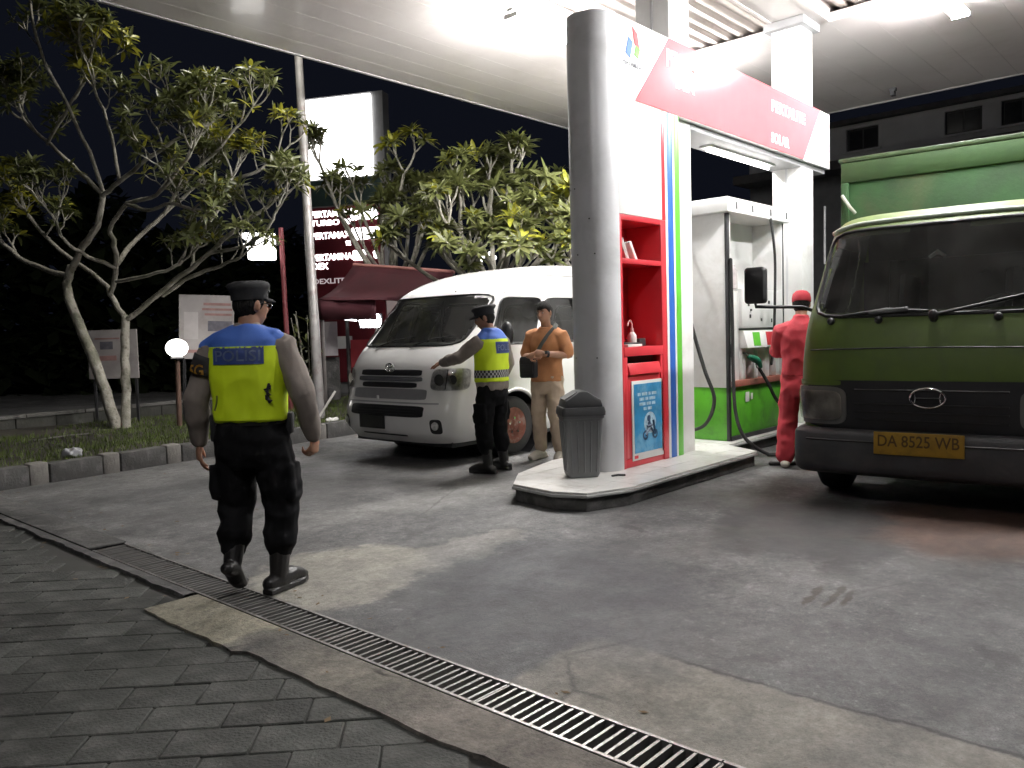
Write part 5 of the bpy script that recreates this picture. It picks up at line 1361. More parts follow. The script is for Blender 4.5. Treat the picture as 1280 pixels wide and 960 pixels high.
    bb = bvh_of(br); n_ = Vector((-.35, -1, 0)).normalized(); u_ = Vector((0, 0, 1)).cross(n_); cpt = lerp(shL, elL, .38)
    wrap_text(bb, '5G', cpt+u_*.0+Vector((0, 0, -.005)), (-u_) if u_.x < 0 else u_, (0, 0, 1), .085, .062, m_gold, br, .004, 'emblem', .02)
    return root
officer_walking()

# ------------------------------------------------------------------ officer at the minibus
def officer_standing():
    root = empty('person', (5.86, 5.575, 0), R_(98-90), 'officer in POLISI vest standing at the minibus bonnet', 'person', 'police officers')
    hc = Vector((-.005, .06, 1.545)); hy = R_(28)
    shL, shR = Vector((-.18, .02, 1.305)), Vector((.18, -.01, 1.305))
    elL, wrL = Vector((-.27, .20, 1.17)), Vector((-.20, .46, 1.11))
    elR, wrR = Vector((.25, -.03, 1.08)), Vector((.255, .12, .86))
    hipL, knL, anL, toL = Vector((-.09, 0, .84)), Vector((-.13, .03, .46)), Vector((-.14, -.02, .09)), Vector((-.17, .17, .04))
    hipR, knR, anR, toR = Vector((.09, 0, .84)), Vector((.12, .02, .46)), Vector((.125, -.03, .09)), Vector((.17, .155, .04))
    b = MB(); rg, Rm = head_rings(hc, hy, R_(-14)); b.loft(rg); ears(b, hc, Rm, 1)
    limb(b, [(.0, -.0, 1.33), (.0, .015, 1.41), (.0, .04, 1.49)], [.066, .057, .055])
    ringset(b, [(0, 0, .78, .13, .09), (0, 0, .88, .155, .105), (0, 0, 1.03, .145, .10), (0, 0, 1.23, .165, .105), (0, 0, 1.31, .155, .085), (0, 0, 1.38, .07, .055)])
    for sh, el, wr in ((shL, elL, wrL), (shR, elR, wrR)):
        limb(b, [sh, lerp(sh, el, .5), el, lerp(el, wr, .35), wr], [.056, .047, .040, .042, .029])
    hand(b, wrL, (.15, 1, -.12), (-.3, .15, 1), -1, .35, .4)
    hand(b, wrR, (.0, .35, -1), (.9, .1, .1), -1, .8, .1)
    for hp, kn, an, to in ((hipL, knL, anL, toL), (hipR, knR, anR, toR)):
        limb(b, [hp, lerp(hp, kn, .5), kn, lerp(kn, an, .35), an], [.083, .072, .055, .056, .038]); limb(b, [an+Vector((0, 0, -.01)), lerp(an, to, .5)], [.032, .024])
    remesh(b, 'body', m_skin, root, .0072, 2)
    eyes_and_hair(root, None, Rm, hc, 1); hair_cap(root, hc, Rm, 1, .035, -.02, -.08, .004)
    Tm = Matrix.Translation(hc) @ Rm @ Matrix.Rotation(R_(4), 4, 'X'); mb = MB()
    def cap_ring(a, bb, z, dy=0, n=32): return [Vector((a*math.cos(2*math.pi*i/n), bb*math.sin(2*math.pi*i/n)+dy, z)) for i in range(n)]
    mb.loft([cap_ring(.080, .100, .030), cap_ring(.084, .105, .034), cap_ring(.085, .106, .070), cap_ring(.100, .124, .088), cap_ring(.104, .130, .105, -.004), cap_ring(.094, .118, .120, -.004), cap_ring(.05, .07, .128), cap_ring(.02, .025, .129)], T=Tm)
    cap = mb.build('cap', m_cap, root, smooth=55)
    mb = MB(); rows = []
    for a, z in ((.0, .034), (.5, .027), (1., .012)): rows.append([Tm @ Vector(((.078-.012*a)*math.sin(t), (.088+.055*a*max(0, math.cos(t))**.8)*math.cos(t)+.02, z)) for t in [R_(-72+144*i/16) for i in range(17)]])
    mb.add([p for r in rows for p in r], [(k*17+i, k*17+i+1, (k+1)*17+i+1, (k+1)*17+i) for k in range(2) for i in range(16)]); mb.build('peak', m_cap, cap, smooth=60).modifiers.new('t', 'SOLIDIFY').thickness = .005
    s = MB(); ringset(s, [(0, 0, .83, .182, .132), (0, 0, .90, .182, .132), (0, 0, 1.05, .168, .12), (0, 0, 1.24, .18, .12), (0, 0, 1.31, .178, .108), (0, 0, 1.37, .13, .085), (0, .008, 1.41, .076, .068), (0, .012, 1.455, .064, .062)])
    for sh, el, wr in ((shL, elL, wrL), (shR, elR, wrR)):
        limb(s, [lerp(sh, (0, 0, 1.36), .35), sh, lerp(sh, el, .45), el, lerp(el, wr, .4), lerp(el, wr, .82), lerp(el, wr, .97)], [.074, .076, .068, .062, .058, .048, .044])
    remesh(s, 'shirt', m_ushirt, root, .0105, 2, .015, 8, (1, 1, .8), 4)
    t = MB(); ringset(t, [(0, 0, .68, .12, .10), (0, -.005, .76, .17, .122), (0, 0, .90, .168, .118)])
    for hp, kn, an in ((hipL, knL, anL), (hipR, knR, anR)):
        lo = lerp(kn, an, .62); sg = -1 if hp.x < 0 else 1
        limb(t, [hp, lerp(hp, kn, .35), lerp(hp, kn, .75), kn, lerp(kn, lo, .5), lerp(kn, lo, .85), lo], [.10, .100, .092, .088, .082, .078, .060])
        t.box(lerp(hp, kn, .62)+Vector((sg*.088, 0, 0)), (.03, .14, .18))
    remesh(t, 'trousers', m_utr, root, .0105, 2, .017, 7, (1, 1, 1.1), 5)
    for an, to, kn in ((anL, toL, knL), (anR, toR, knR)):
        d = Vector((to.x-an.x, to.y-an.y, 0)).normalized(); mb = MB(); limb(mb, [an+(kn-an)*.42, an+(kn-an)*.2, an], [.058, .053, .049])
        limb(mb, [an+Vector((0, -.05, -.045)), an+Vector((0, 0, -.035)), lerp(an, to, .5), lerp(an, to, .85), to], [.044, .05, .049, .046, .038], flat=[.95, 1, .9, .75, .65], ref=Vector((-d.y, d.x, 0)))
        mb.prism([(-.035, -.09), (.035, -.09), (.045, .06), (.048, .15), (.03, .205), (-.03, .205), (-.048, .15), (-.042, .06)], .003, .028, Matrix.Translation((an.x, an.y, 0)) @ Matrix.Rotation(math.atan2(-d.x, d.y), 4, 'Z'))
        remesh(mb, 'boot', m_boot, root, .007, 2)
    v = MB(); ringset(v, [(0, 0, .915, .196, .145), (0, 0, 1.03, .190, .138), (0, -.002, 1.18, .195, .140), (0, -.004, 1.30, .198, .135), (0, -.002, 1.36, .17, .118), (0, 0, 1.41, .115, .095), (0, .006, 1.44, .085, .08)])
    for sg in (-1, 1): limb(v, [(sg*.08, 0, 1.385), (sg*.14, 0, 1.362), (sg*.185, 0, 1.335)], [.06, .06, .056], ref=(0, 1, 0), flat=.7)
    vest = remesh(v, 'vest', [m_vyel, m_vblue], root, .010, 3, .013, 6, (1, 1, .8), 6); me = vest.data
    if len(me.materials) < 2: me.materials.clear(); me.materials.append(m_vyel); me.materials.append(m_vblue)
    me.polygons.foreach_set('material_index', [1 if p.center.z > 1.335 else 0 for p in me.polygons])
    bv = bvh_of(vest)
    wrap_quad(bv, (.02, -.2, 1.25), (1, 0, 0), (0, 0, 1), .25, .115, m_navy, 'name_patch', vest, .004)
    wrap_text(bv, 'POLISI', (.02, -.2, 1.25), (1, 0, 0), (0, 0, 1), .21, .06, m_ptl, vest, .0065)
    # chequered band near the hem, all round
    mb = MB(); N = 60; ringp = []
    for j in range(4):
        z = .955+.075*j/3
        for i in range(N):
            t_ = 2*math.pi*i/N; d = Vector((-math.cos(t_), -math.sin(t_), 0)); h = bv.ray_cast(Vector((0, 0, z))-d*.5, d, 1); ringp.append((h[0]-d*.004) if h[0] else Vector((0, 0, z))-d*.2)
    fs = [(j*N+i, j*N+(i+1) % N, (j+1)*N+(i+1) % N, (j+1)*N+i) for j in range(3) for i in range(N)]
    mb.add(ringp, fs); o = mb.build('chequered_band', [m_blackcloth, m_grey], vest, smooth=70); o.data.polygons.foreach_set('material_index', [(j+i) % 2 for j in range(3) for i in range(N)])
    return root
officer_standing()

# ------------------------------------------------------------------ man in the orange shirt
def man_orange():
    root = empty('person', (6.76, 5.60, 0), R_(192-90), 'smiling man in orange shirt and khaki trousers with crossbody bag by the minibus', 'person')
    hc = Vector((.0, .035, 1.60)); hy = R_(-6)
    shL, shR = Vector((-.18, 0, 1.345)), Vector((.18, .0, 1.345))
    elL, wrL = Vector((-.27, .0, 1.13)), Vector((-.09, .22, 1.16))
    elR, wrR = Vector((.265, .0, 1.12)), Vector((.10, .23, 1.14))
    hipL, knL, anL, toL = Vector((-.09, 0, .87)), Vector((-.115, .05, .48)), Vector((-.12, -.02, .085)), Vector((-.17, .16, .035))
    hipR, knR, anR, toR = Vector((.09, 0, .87)), Vector((.105, .03, .48)), Vector((.115, -.03, .085)), Vector((.15, .16, .035))
    b = MB(); rg, Rm = head_rings(hc, hy, R_(-6)); b.loft(rg); ears(b, hc, Rm, 1)
    limb(b, [(0, -.01, 1.37), (0, .005, 1.45), (0, .02, 1.53)], [.064, .054, .053])
    ringset(b, [(0, 0, .82, .13, .09), (0, 0, .92, .155, .105), (0, 0, 1.05, .145, .10), (0, 0, 1.25, .16, .105), (0, 0, 1.35, .15, .082), (0, 0, 1.42, .07, .055)])
    for sh, el, wr in ((shL, elL, wrL), (shR, elR, wrR)):
        limb(b, [sh, lerp(sh, el, .5), el, lerp(el, wr, .35), wr], [.055, .046, .040, .041, .028])
    hand(b, wrL, (.85, .35, .15), (-.3, .8, .3), -1, .75, .15)
    hand(b, wrR, (-.85, .3, .1), (.3, .85, .3), 1, .7, .15)
    for hp, kn, an, to in ((hipL, knL, anL, toL), (hipR, knR, anR, toR)):
        limb(b, [hp, lerp(hp, kn, .5), kn, lerp(kn, an, .35), an], [.083, .072, .055, .056, .038]); limb(b, [an+Vector((0, 0, -.01)), lerp(an, to, .5)], [.032, .024])
    remesh(b, 'body', m_skin, root, .0066, 1)
    eyes_and_hair(root, None, Rm, hc, 1); hair_cap(root, hc, Rm, 1.0, .046, .004, -.045, .010)
    mb = MB(); mb.tube([hc+Rm @ Vector((a, y, z)) for a, y, z in ((-.018, .094, -.060), (0, .0985, -.064), (.018, .094, -.060))], [.001, .004, .001], 6); mb.build('teeth', m_eye, root, smooth=60)
    s = MB(); ringset(s, [(0, 0, .86, .178, .128), (0, 0, .95, .176, .126), (0, 0, 1.08, .168, .12), (0, 0, 1.26, .178, .12), (0, 0, 1.34, .176, .106), (0, 0, 1.40, .125, .082), (0, .004, 1.435, .078, .068)])
    for sh, el in ((shL, elL), (shR, elR)):
        limb(s, [lerp(sh, (0, 0, 1.39), .35), sh, lerp(sh, el, .45), lerp(sh, el, .82)], [.074, .075, .068, .066])
    sh_ = remesh(s, 'shirt', m_orange, root, .0105, 2, .015, 7, (1, 1, .8), 7)
    mb = MB(); mb.tube([Vector((.068*math.cos(t), .010+.068*math.sin(t), 1.440+.018*math.sin(t)*-1)) for t in [2*math.pi*i/24 for i in range(25)]], .013, 8, cap=False, flat=.6); mb.build('collar', m_orange, sh_, smooth=60)
    t = MB(); ringset(t, [(0, 0, .72, .12, .10), (0, -.005, .80, .166, .12), (0, 0, .92, .165, .116)])
    for hp, kn, an in ((hipL, knL, anL), (hipR, knR, anR)):
        limb(t, [hp, lerp(hp, kn, .35), lerp(hp, kn, .75), kn, lerp(kn, an, .5), lerp(kn, an, .88)], [.098, .096, .085, .078, .070, .064])
    remesh(t, 'trousers', m_khaki, root, .0105, 2, .014, 7, (1, 1, 1), 8)
    for an, to in ((anL, toL), (anR, toR)):
        d = Vector((to.x-an.x, to.y-an.y, 0)).normalized(); mb = MB()
        limb(mb, [an+Vector((0, -.05, -.04)), an+Vector((0, 0, -.025)), lerp(an, to, .5), lerp(an, to, .85), to], [.042, .046, .046, .044, .036], flat=[.9, 1, .85, .7, .65], ref=Vector((-d.y, d.x, 0)))
        mb.prism([(-.035, -.085), (.035, -.085), (.044, .06), (.046, .15), (.03, .20), (-.03, .20), (-.046, .15), (-.042, .06)], .003, .028, Matrix.Translation((an.x, an.y, 0)) @ Matrix.Rotation(math.atan2(-d.x, d.y), 4, 'Z'))
        remesh(mb, 'shoe', m_shoe, root, .007, 2)
    # crossbody strap over the left shoulder and the bag in front
    bag = empty('shoulder_bag', (6.76, 5.60, 0), R_(192-90), 'small black crossbody bag hanging in front of the man in orange', 'bag')
    bs = bvh_of(sh_); pts = []
    for i in range(25):
        t_ = i/24; x = -.125+.27*t_; z = 1.425-.40*t_; d = Vector((0, -1, 0)); h = bs.ray_cast(Vector((x, .5, z)), d, 1); pts.append((h[0]+Vector((0, .008, 0))) if h[0] else Vector((x, .13, z)))
    back = []
    for i in range(1, 24):
        t_ = i/24; x = .145-.27*t_; z = 1.02+.405*t_; h = bs.ray_cast(Vector((x, -.5, z)), Vector((0, 1, 0)), 1); back.append((h[0]-Vector((0, .008, 0))) if h[0] else Vector((x, -.13, z)))
    mb = MB(); loop = pts+[Vector((.185, .0, 1.0))]+back+[Vector((-.13, -.0, 1.475)), pts[0]]
    mb.tube(loop, .026, 8, ref=None, flat=.16, cap=False); 
    mb.build('strap', m_strap, bag, smooth=60)
    mb = MB(); mb.loft([[Vector((.12, .20, 1.02))+Vector((p.x*k, (p.y)*k, 0))+Vector((0, 0, z)) for p in rr_(.10, .045, .03, 0)] for z, k in ((-.115, .85), (-.10, .98), (.06, 1.0), (.10, .92), (.11, .8))]); mb.build('pouch', m_blackcloth, bag, smooth=40)
    mb = MB(); mb.box((.12, .247, 1.0), (.15, .012, .10)); mb.build('front_pocket', m_blackcloth, bag, bevel=.005)
    w_ = MB(); d = (wrL-elL).normalized(); w_.cyl(wrL-d*.045, wrL-d*.02, .036, n=18); w_.cyl(wrL-d*.0325+Vector((-.0, .03, .015)), wrL-d*.0325+Vector((0, .042, .02)), .018, n=14)
    w_.build('wristwatch', m_blackcloth, root, smooth=40)
    return root
man_orange()

# ------------------------------------------------------------------ attendant in red
def attendant():
    root = empty('person', (7.63, 3.145, 0), R_(18-90), 'pump attendant in red uniform and cap half hidden behind the truck cab', 'person')
    hc = Vector((.0, .06, 1.585)); hy = R_(0)
    shL, shR = Vector((-.185, 0, 1.33)), Vector((.185, .0, 1.33))
    elL, wrL = Vector((-.24, .12, 1.13)), Vector((-.16, .34, 1.10)); elR, wrR = Vector((.24, .12, 1.13)), Vector((.16, .34, 1.10))
    hipL, knL, anL, toL = Vector((-.09, 0, .86)), Vector((-.13, .02, .47)), Vector((-.15, -.02, .085)), Vector((-.17, .17, .035))
    hipR, knR, anR, toR = Vector((.09, 0, .86)), Vector((.12, .04, .47)), Vector((.14, .02, .085)), Vector((.16, .21, .035))
    b = MB(); rg, Rm = head_rings(hc, hy, R_(-10)); b.loft(rg); ears(b, hc, Rm, 1)
    limb(b, [(0, -.01, 1.36), (0, .01, 1.44), (0, .04, 1.52)], [.066, .057, .055])
    ringset(b, [(0, 0, .80, .13, .09), (0, 0, .92, .155, .105), (0, 0, 1.05, .145, .10), (0, 0, 1.25, .165, .105), (0, 0, 1.34, .155, .085), (0, 0, 1.41, .07, .055)])
    for sh, el, wr in ((shL, elL, wrL), (shR, elR, wrR)): limb(b, [sh, lerp(sh, el, .5), el, lerp(el, wr, .35), wr], [.056, .047, .040, .042, .029])
    hand(b, wrL, (.3, 1, -.1), (-.3, 0, 1), -1, .7, .1); hand(b, wrR, (-.3, 1, -.1), (.3, 0, 1), 1, .7, .1)
    for hp, kn, an, to in ((hipL, knL, anL, toL), (hipR, knR, anR, toR)):
        limb(b, [hp, lerp(hp, kn, .5), kn, lerp(kn, an, .35), an], [.083, .072, .055, .056, .038]); limb(b, [an+Vector((0, 0, -.01)), lerp(an, to, .5)], [.032, .024])
    remesh(b, 'body', m_skin, root, .0075, 2); eyes_and_hair(root, None, Rm, hc, 1); hair_cap(root, hc, Rm, 1, .03, -.04, -.085, .008)
    Tm = Matrix.Translation(hc) @ Rm; mb = MB()
    def cr(a, bb, z, n=32): return [Vector((a*math.cos(2*math.pi*i/n), bb*math.sin(2*math.pi*i/n), z)) for i in range(n)]
    mb.loft([cr(.085, .106, .018), cr(.088, .108, .022), cr(.088, .107, .06), cr(.080, .098, .098), cr(.055, .068, .124), cr(.02, .025, .134)], T=Tm); cap = mb.build('cap', m_redcloth, root, smooth=55)
    mb = MB(); rows = [[Tm @ Vector(((.076-.01*a)*math.sin(t), (.09+.06*a*max(0, math.cos(t))**.8)*math.cos(t)+.015, .03-.012*a)) for t in [R_(-70+140*i/16) for i in range(17)]] for a in (0, .5, 1)]
    mb.add([p for r in rows for p in r], [(k*17+i, k*17+i+1, (k+1)*17+i+1, (k+1)*17+i) for k in range(2) for i in range(16)]); mb.build('peak', m_redcloth, cap, smooth=60).modifiers.new('t', 'SOLIDIFY').thickness = .005
    s = MB(); ringset(s, [(0, 0, .90, .182, .13), (0, 0, 1.05, .175, .125), (0, 0, 1.25, .185, .125), (0, 0, 1.33, .184, .108), (0, 0, 1.395, .13, .085), (0, .004, 1.445, .076, .068), (0, .01, 1.48, .068, .064)])
    for sh, el, wr in ((shL, elL, wrL), (shR, elR, wrR)): limb(s, [lerp(sh, (0, 0, 1.38), .35), sh, lerp(sh, el, .45), el, lerp(el, wr, .4), lerp(el, wr, .9)], [.076, .078, .070, .063, .058, .048])
    shirt = remesh(s, 'shirt', [m_redcloth, m_blackcloth], root, .0105, 2, .015, 7, (1, 1, .8), 9); me = shirt.data
    if len(me.materials) < 2: me.materials.clear(); me.materials.append(m_redcloth); me.materials.append(m_blackcloth)
    me.polygons.foreach_set('material_index', [1 if (p.center.x > .05 and 1.10 < p.center.z < 1.40 and p.center.x+.5*(1.26-abs(p.center.z-1.26)-1.1) > .14) else 0 for p in me.polygons])
    t = MB(); ringset(t, [(0, 0, .70, .12, .10), (0, -.005, .78, .175, .125), (0, 0, .93, .172, .12)])
    for hp, kn, an in ((hipL, knL, anL), (hipR, knR, anR)): limb(t, [hp, lerp(hp, kn, .35), lerp(hp, kn, .75), kn, lerp(kn, an, .5), lerp(kn, an, .9)], [.102, .102, .093, .088, .084, .085])
    remesh(t, 'trousers', m_redcloth, root, .0105, 2, .016, 7, (1, 1, 1), 10)
    for an, to in ((anL, toL), (anR, toR)):
        d = Vector((to.x-an.x, to.y-an.y, 0)).normalized(); mb = MB()
        limb(mb, [an+Vector((0, -.05, -.04)), an+Vector((0, 0, -.025)), lerp(an, to, .5), lerp(an, to, .85), to], [.044, .048, .048, .045, .038], flat=[.9, 1, .85, .7, .65], ref=Vector((-d.y, d.x, 0)))
        remesh(mb, 'shoe', m_shoe, root, .007, 2)
    return root
attendant()

# ================================================================== BACKGROUND
def bark_material():
    n = NT('pale_blotchy_bark'); co = n.coord()
    c = n.mix(n.ramp(n.noise(co, 5, 5, .65), .38, .62), (.15, .135, .11), (.34, .32, .27))
    v = n.n('ShaderNodeTexVoronoi'); v.inputs['Scale'].default_value = 16; n.l(co, v.inputs['Vector'])
    c = n.mix(n.math('MULTIPLY', n.ramp(v.outputs['Distance'], .15, .4), .5), c, (.42, .40, .35))
    c = n.mix(n.math('MULTIPLY', n.ramp(n.noise(co, 3, 3), .5, .62), .5), c, (.09, .10, .05))
    n.l(c, n.b.inputs['Base Color']); n.b.inputs['Roughness'].default_value = .9
    n.bump(n.math('ADD', n.noise(co, 30, 5, .65), n.math('MULTIPLY', v.outputs['Distance'], .6)), .7, .02); return n.m
m_bark = bark_material()
def leaf_material(name, a, b, rand=.3):
    n = NT(name); co = n.coord(); oi = n.n('ShaderNodeObjectInfo').outputs['Random']
    c = n.mix(n.math('MULTIPLY_ADD', n.noise(co, 1.3, 3), .6, n.math('MULTIPLY', oi, .5), True), a, b)
    n.l(c, n.b.inputs['Base Color']); n.b.inputs['Roughness'].default_value = .42
    t = n.n('ShaderNodeBsdfTranslucent'); n.l(c, t.inputs[0]); mx = n.n('ShaderNodeMixShader'); mx.inputs[0].default_value = .3
    n.l(n.b.outputs[0], mx.inputs[1]); n.l(t.outputs[0], mx.inputs[2]); n.l(mx.outputs[0], n.out.inputs[0]); return n.m
m_leaf = leaf_material('green_leaf', (.070, .088, .026), (.150, .158, .055))
m_leafy = leaf_material('yellowing_leaf', (.36, .33, .03), (.24, .27, .04))
def leaf_mesh(L, wd, droop, fold, m, seed):
    mb = MB(); n = 5; vs = []; fs = []; rnd = random.Random(seed)
    for i in range(n+1):
        t = i/n; wv = wd/2*(math.sin(math.pi*min(1, t**.75*.93+.05))**.8)*(1 if i < n else .15)
        y = L*t*(1-.12*droop*t); z = -droop*L*.45*t*t+.02*L*math.sin(t*3+seed)
        for k in (-1, 0, 1): vs.append((k*wv, y, z+(fold*wv if k else 0)))
    for i in range(n):
        for k in range(2): q = i*3+k; fs.append((q, q+1, q+4, q+3))
    mb.add(vs, fs); return mb.mesh('leaf', m, smooth=80)
LEAVES = [leaf_mesh(1, .27, d, f, m_leaf, k) for k, (d, f) in enumerate(((.3, .35), (.7, .25), (1.1, .2), (.1, .45)))]
LEAVESY = [leaf_mesh(1, .30, .8, .25, m_leafy, 9), leaf_mesh(1, .28, .4, .3, m_leafy, 11)]

def frangipani(name, base, limbs, label, seed, levels=2, leafL=.26, per=13, tw=.62, up=.35, spare=0, group='frangipani trees behind the kerb', yellow=()):
    rnd = random.Random(seed); base = Vector(base)
    root = empty(name, base, 0, label, 'tree', group)
    trunk, twigs, tips = MB(), MB(), []
    def grow(p, d, r, L, lev):
        pts = [p]; q = p.copy(); dd = d.copy()
        for k in range(4):
            dd = (dd+Vector((rnd.uniform(-.22, .22), rnd.uniform(-.22, .22), up*.45*rnd.uniform(.3, 1.3)))).normalized(); q = q+dd*(L/4); pts.append(q.copy())
        twigs.tube([x-base for x in pts], [r, r*.93, r*.88, r*.84, r*.82], 6, round_ends=True)
        if lev <= 0: tips.append((q, dd)); return
        n = 3 if rnd.random() < .72 else 2; a0 = rnd.uniform(0, 6.3); s, t = perp(dd)
        for i in range(n):
            a = a0+2*math.pi*i/n+rnd.uniform(-.5, .5); sp = rnd.uniform(.5, .85)
            nd = (dd+(s*math.cos(a)+t*math.sin(a))*sp).normalized()
            if nd.z < -.15: nd.z = abs(nd.z)*.5
            grow(q, nd.normalized(), r*.74, L*rnd.uniform(.62, .95), lev-1)
        if rnd.random() < .25: tips.append((q, dd))
    for pts, r0, r1, end in limbs:
        pts = [Vector(p) for p in pts]; sm = []
        for i in range(len(pts)-1):
            for k in range(4):
                p0, p1, p2, p3 = [pts[max(0, min(len(pts)-1, i+j))] for j in (-1, 0, 1, 2)]; t = k/4
                sm.append(.5*((2*p1)+(-p0+p2)*t+(2*p0-5*p1+4*p2-p3)*t*t+(-p0+3*p1-3*p2+p3)*t**3)+Vector((rnd.uniform(-1, 1), rnd.uniform(-1, 1), rnd.uniform(-1, 1)))*.012)
        sm.append(pts[-1]); K = len(sm)
        trunk.tube([x-base for x in sm], [(r0+(r1-r0)*i/(K-1))*(1+.10*noise.noise(Vector((i*.8, r0*90, seed)))) for i in range(K)], 10, round_ends=True)
        if end is not None:
            d = (pts[-1]-pts[-2]).normalized(); n = 3 if rnd.random() < .5 else 2; s, t = perp(d); a0 = rnd.uniform(0, 6.3)
            for i in range(n):
                a = a0+2*math.pi*i/n; nd = (d+(s*math.cos(a)+t*math.sin(a))*rnd.uniform(.35, .7)+Vector((0, 0, .15))).normalized()
                grow(pts[-1], nd, r1*.8, tw*rnd.uniform(.75, 1.1), end)
            for q_ in ((.4, .8) if end >= 2 and len(pts) > 2 else ()):      # side shoots part way
                grow(lerp(pts[-2], pts[-1], q_-.3), (Vector((rnd.uniform(-1, 1), rnd.uniform(-1, 1), .7))).normalized(), r1*.6, tw*.8, end-1)
    trunk.build('trunk', m_bark, root, smooth=60); tag(twigs.build('branches', m_bark, root, smooth=60), kind='stuff')
    leaves = []
    for p, d in tips:
        s, t = perp(d); k = max(6, int(per*rnd.uniform(.6, 1.2))); a0 = rnd.uniform(0, 6.3); ls = leafL*rnd.uniform(.8, 1.15)
        ye = rnd.random() < .10 or any((p-Vector(y_)).length < .55 for y_ in yellow)
        for i in range(k):
            a = a0+i*2.399; el = rnd.uniform(-.15, .95)*(1 if i > 3 else .5)+(.35 if i < 4 else 0); dr = ((s*math.cos(a)+t*math.sin(a))*math.cos(el)+d*math.sin(el)).normalized()
            zz = (d*math.cos(el)-(s*math.cos(a)+t*math.sin(a))*math.sin(el)).normalized(); x = dr.cross(zz).normalized(); zz = x.cross(dr)
            L = ls*rnd.uniform(.65, 1.1); o_ = p+dr*.02-d*rnd.uniform(0, .05)-base
            M_ = Matrix(((x.x*L, dr.x*L, zz.x*L, o_.x), (x.y*L, dr.y*L, zz.y*L, o_.y), (x.z*L, dr.z*L, zz.z*L, o_.z), (0, 0, 0, 1)))
            leaves.append(((p-Vector((0, 0, 1.4))).length, M_, (rnd.choice(LEAVESY) if ye and rnd.random() < .6 else rnd.choice(LEAVES))))
    leaves.sort(key=lambda q: q[0]); rest = {}
    for i, (d_, M_, me) in enumerate(leaves):
        if i < 295:
            o = bpy.data.objects.new('leaf', me); C.objects.link(o); o.parent = root; o.matrix_local = M_
        else: rest.setdefault(me.materials[0].name, []).append((M_, me))
    mb = MB(); mats_ = [bpy.data.materials[k] for k in rest] or [m_leaf]
    for mi, k in enumerate(rest):
        for M_, me in rest[k]:
            mb.add([v.co for v in me.vertices], [tuple(p.vertices) for p in me.polygons], mi, M_)
    if mb.v: tag(mb.build('foliage', mats_, root, smooth=80), kind='stuff')
    return root

F0 = 12.1
def wl(*pp): return [W(x, y, F0+d) for x, y, d in pp]
tb0 = W(150, 546, 12.05); tb0.z = .1
limbs1 = [
    (wl((149, 552, 0), (140, 515, 0), (122, 460, 0), (98, 405, 0), (84, 362, .1), (88, 335, .1)), 0.0918, 0.0595, None),
    (wl((157, 552, 0), (158, 500, .1), (156, 450, .15), (157, 398, .2)), 0.0714, 0.0630, None),
    (wl((86, 345, .1), (60, 338, .3), (25, 322, .6), (-10, 292, .9)), 0.0442, 0.0315, 3),
    (wl((88, 338, .1), (104, 308, -.1), (122, 282, -.3), (128, 243, -.4)), 0.0544, 0.0420, None),
    (wl((128, 243, -.4), (100, 215, -.3), (62, 180, .0), (30, 150, .3)), 0.0340, 0.0238, 3),
    (wl((128, 245, -.4), (148, 228, -.6), (185, 198, -.9), (225, 172, -1.1)), 0.0354, 0.0238, 3),
    (wl((128, 240, -.4), (112, 190, -.6), (78, 120, -.7), (50, 62, -.9), (38, 5, -1.0)), 0.0286, 0.0196, 2),
    (wl((60, 180, .0), (88, 130, -.3), (112, 90, -.4)), 0.0245, 0.0182, 3),
    (wl((148, 228, -.6), (140, 170, -.6), (118, 110, -.8)), 0.0245, 0.0182, 3),
    (wl((157, 400, .2), (138, 368, .3), (128, 352, .5), (60, 300, 1.0), (30, 262, 1.1)), 0.0442, 0.0252, 3),
    (wl((138, 368, .3), (146, 335, .1), (142, 300, -.1), (138, 285, -.2), (160, 255, -.5), (195, 243, -.7), (226, 208, -1.0)), 0.0408, 0.0238, 3),
    (wl((146, 330, .1), (170, 300, .4), (205, 268, .6), (245, 232, .8)), 0.0394, 0.0252, 3),
    (wl((146, 352, .1), (178, 346, -.3), (215, 335, -.5), (228, 326, -.5)), 0.0272, 0.0210, 2),
    (wl((158, 400, .2), (195, 370, .0), (235, 338, -.3), (260, 318, -.5), (300, 282, -.7), (335, 258, -.8)), 0.0422, 0.0252, 2),
    (wl((240, 333, -.3), (247, 300, -.1), (272, 262, .0), (290, 222, .1)), 0.0286, 0.0210, 2),
    (wl((205, 268, .6), (232, 225, .3), (270, 190, .0), (300, 155, -.2)), 0.0272, 0.0196, 2),
    (wl((205, 368, .0), (240, 345, -.2), (275, 332, -.5), (300, 322, -.8)), .034, .020, 2),
    (wl((160, 255, -.5), (185, 262, -.7), (215, 255, -.9), (240, 262, -1.0)), .030, .020, 2),
    (wl((245, 232, .8), (285, 225, .5), (320, 215, .3), (345, 195, .2)), .030, .020, 2),
    (wl((146, 335, .1), (110, 320, -.2), (80, 300, -.4), (70, 275, -.5)), .030, .020, 2),
    (wl((260, 318, -.5), (310, 305, -.8), (335, 285, -1.0), (345, 265, -1.1)), 0.0245, 0.0182, 2),
]
frangipani('frangipani_tree', tb0, limbs1, 'tall two-stemmed frangipani tree with pale bark standing in the grassy planter', 11, 3, .20, 10, .32, .38, yellow=(W(120, 60, 11.6), W(320, 150, 12), W(268, 135, 12.1), W(5, 245, 13.1)))
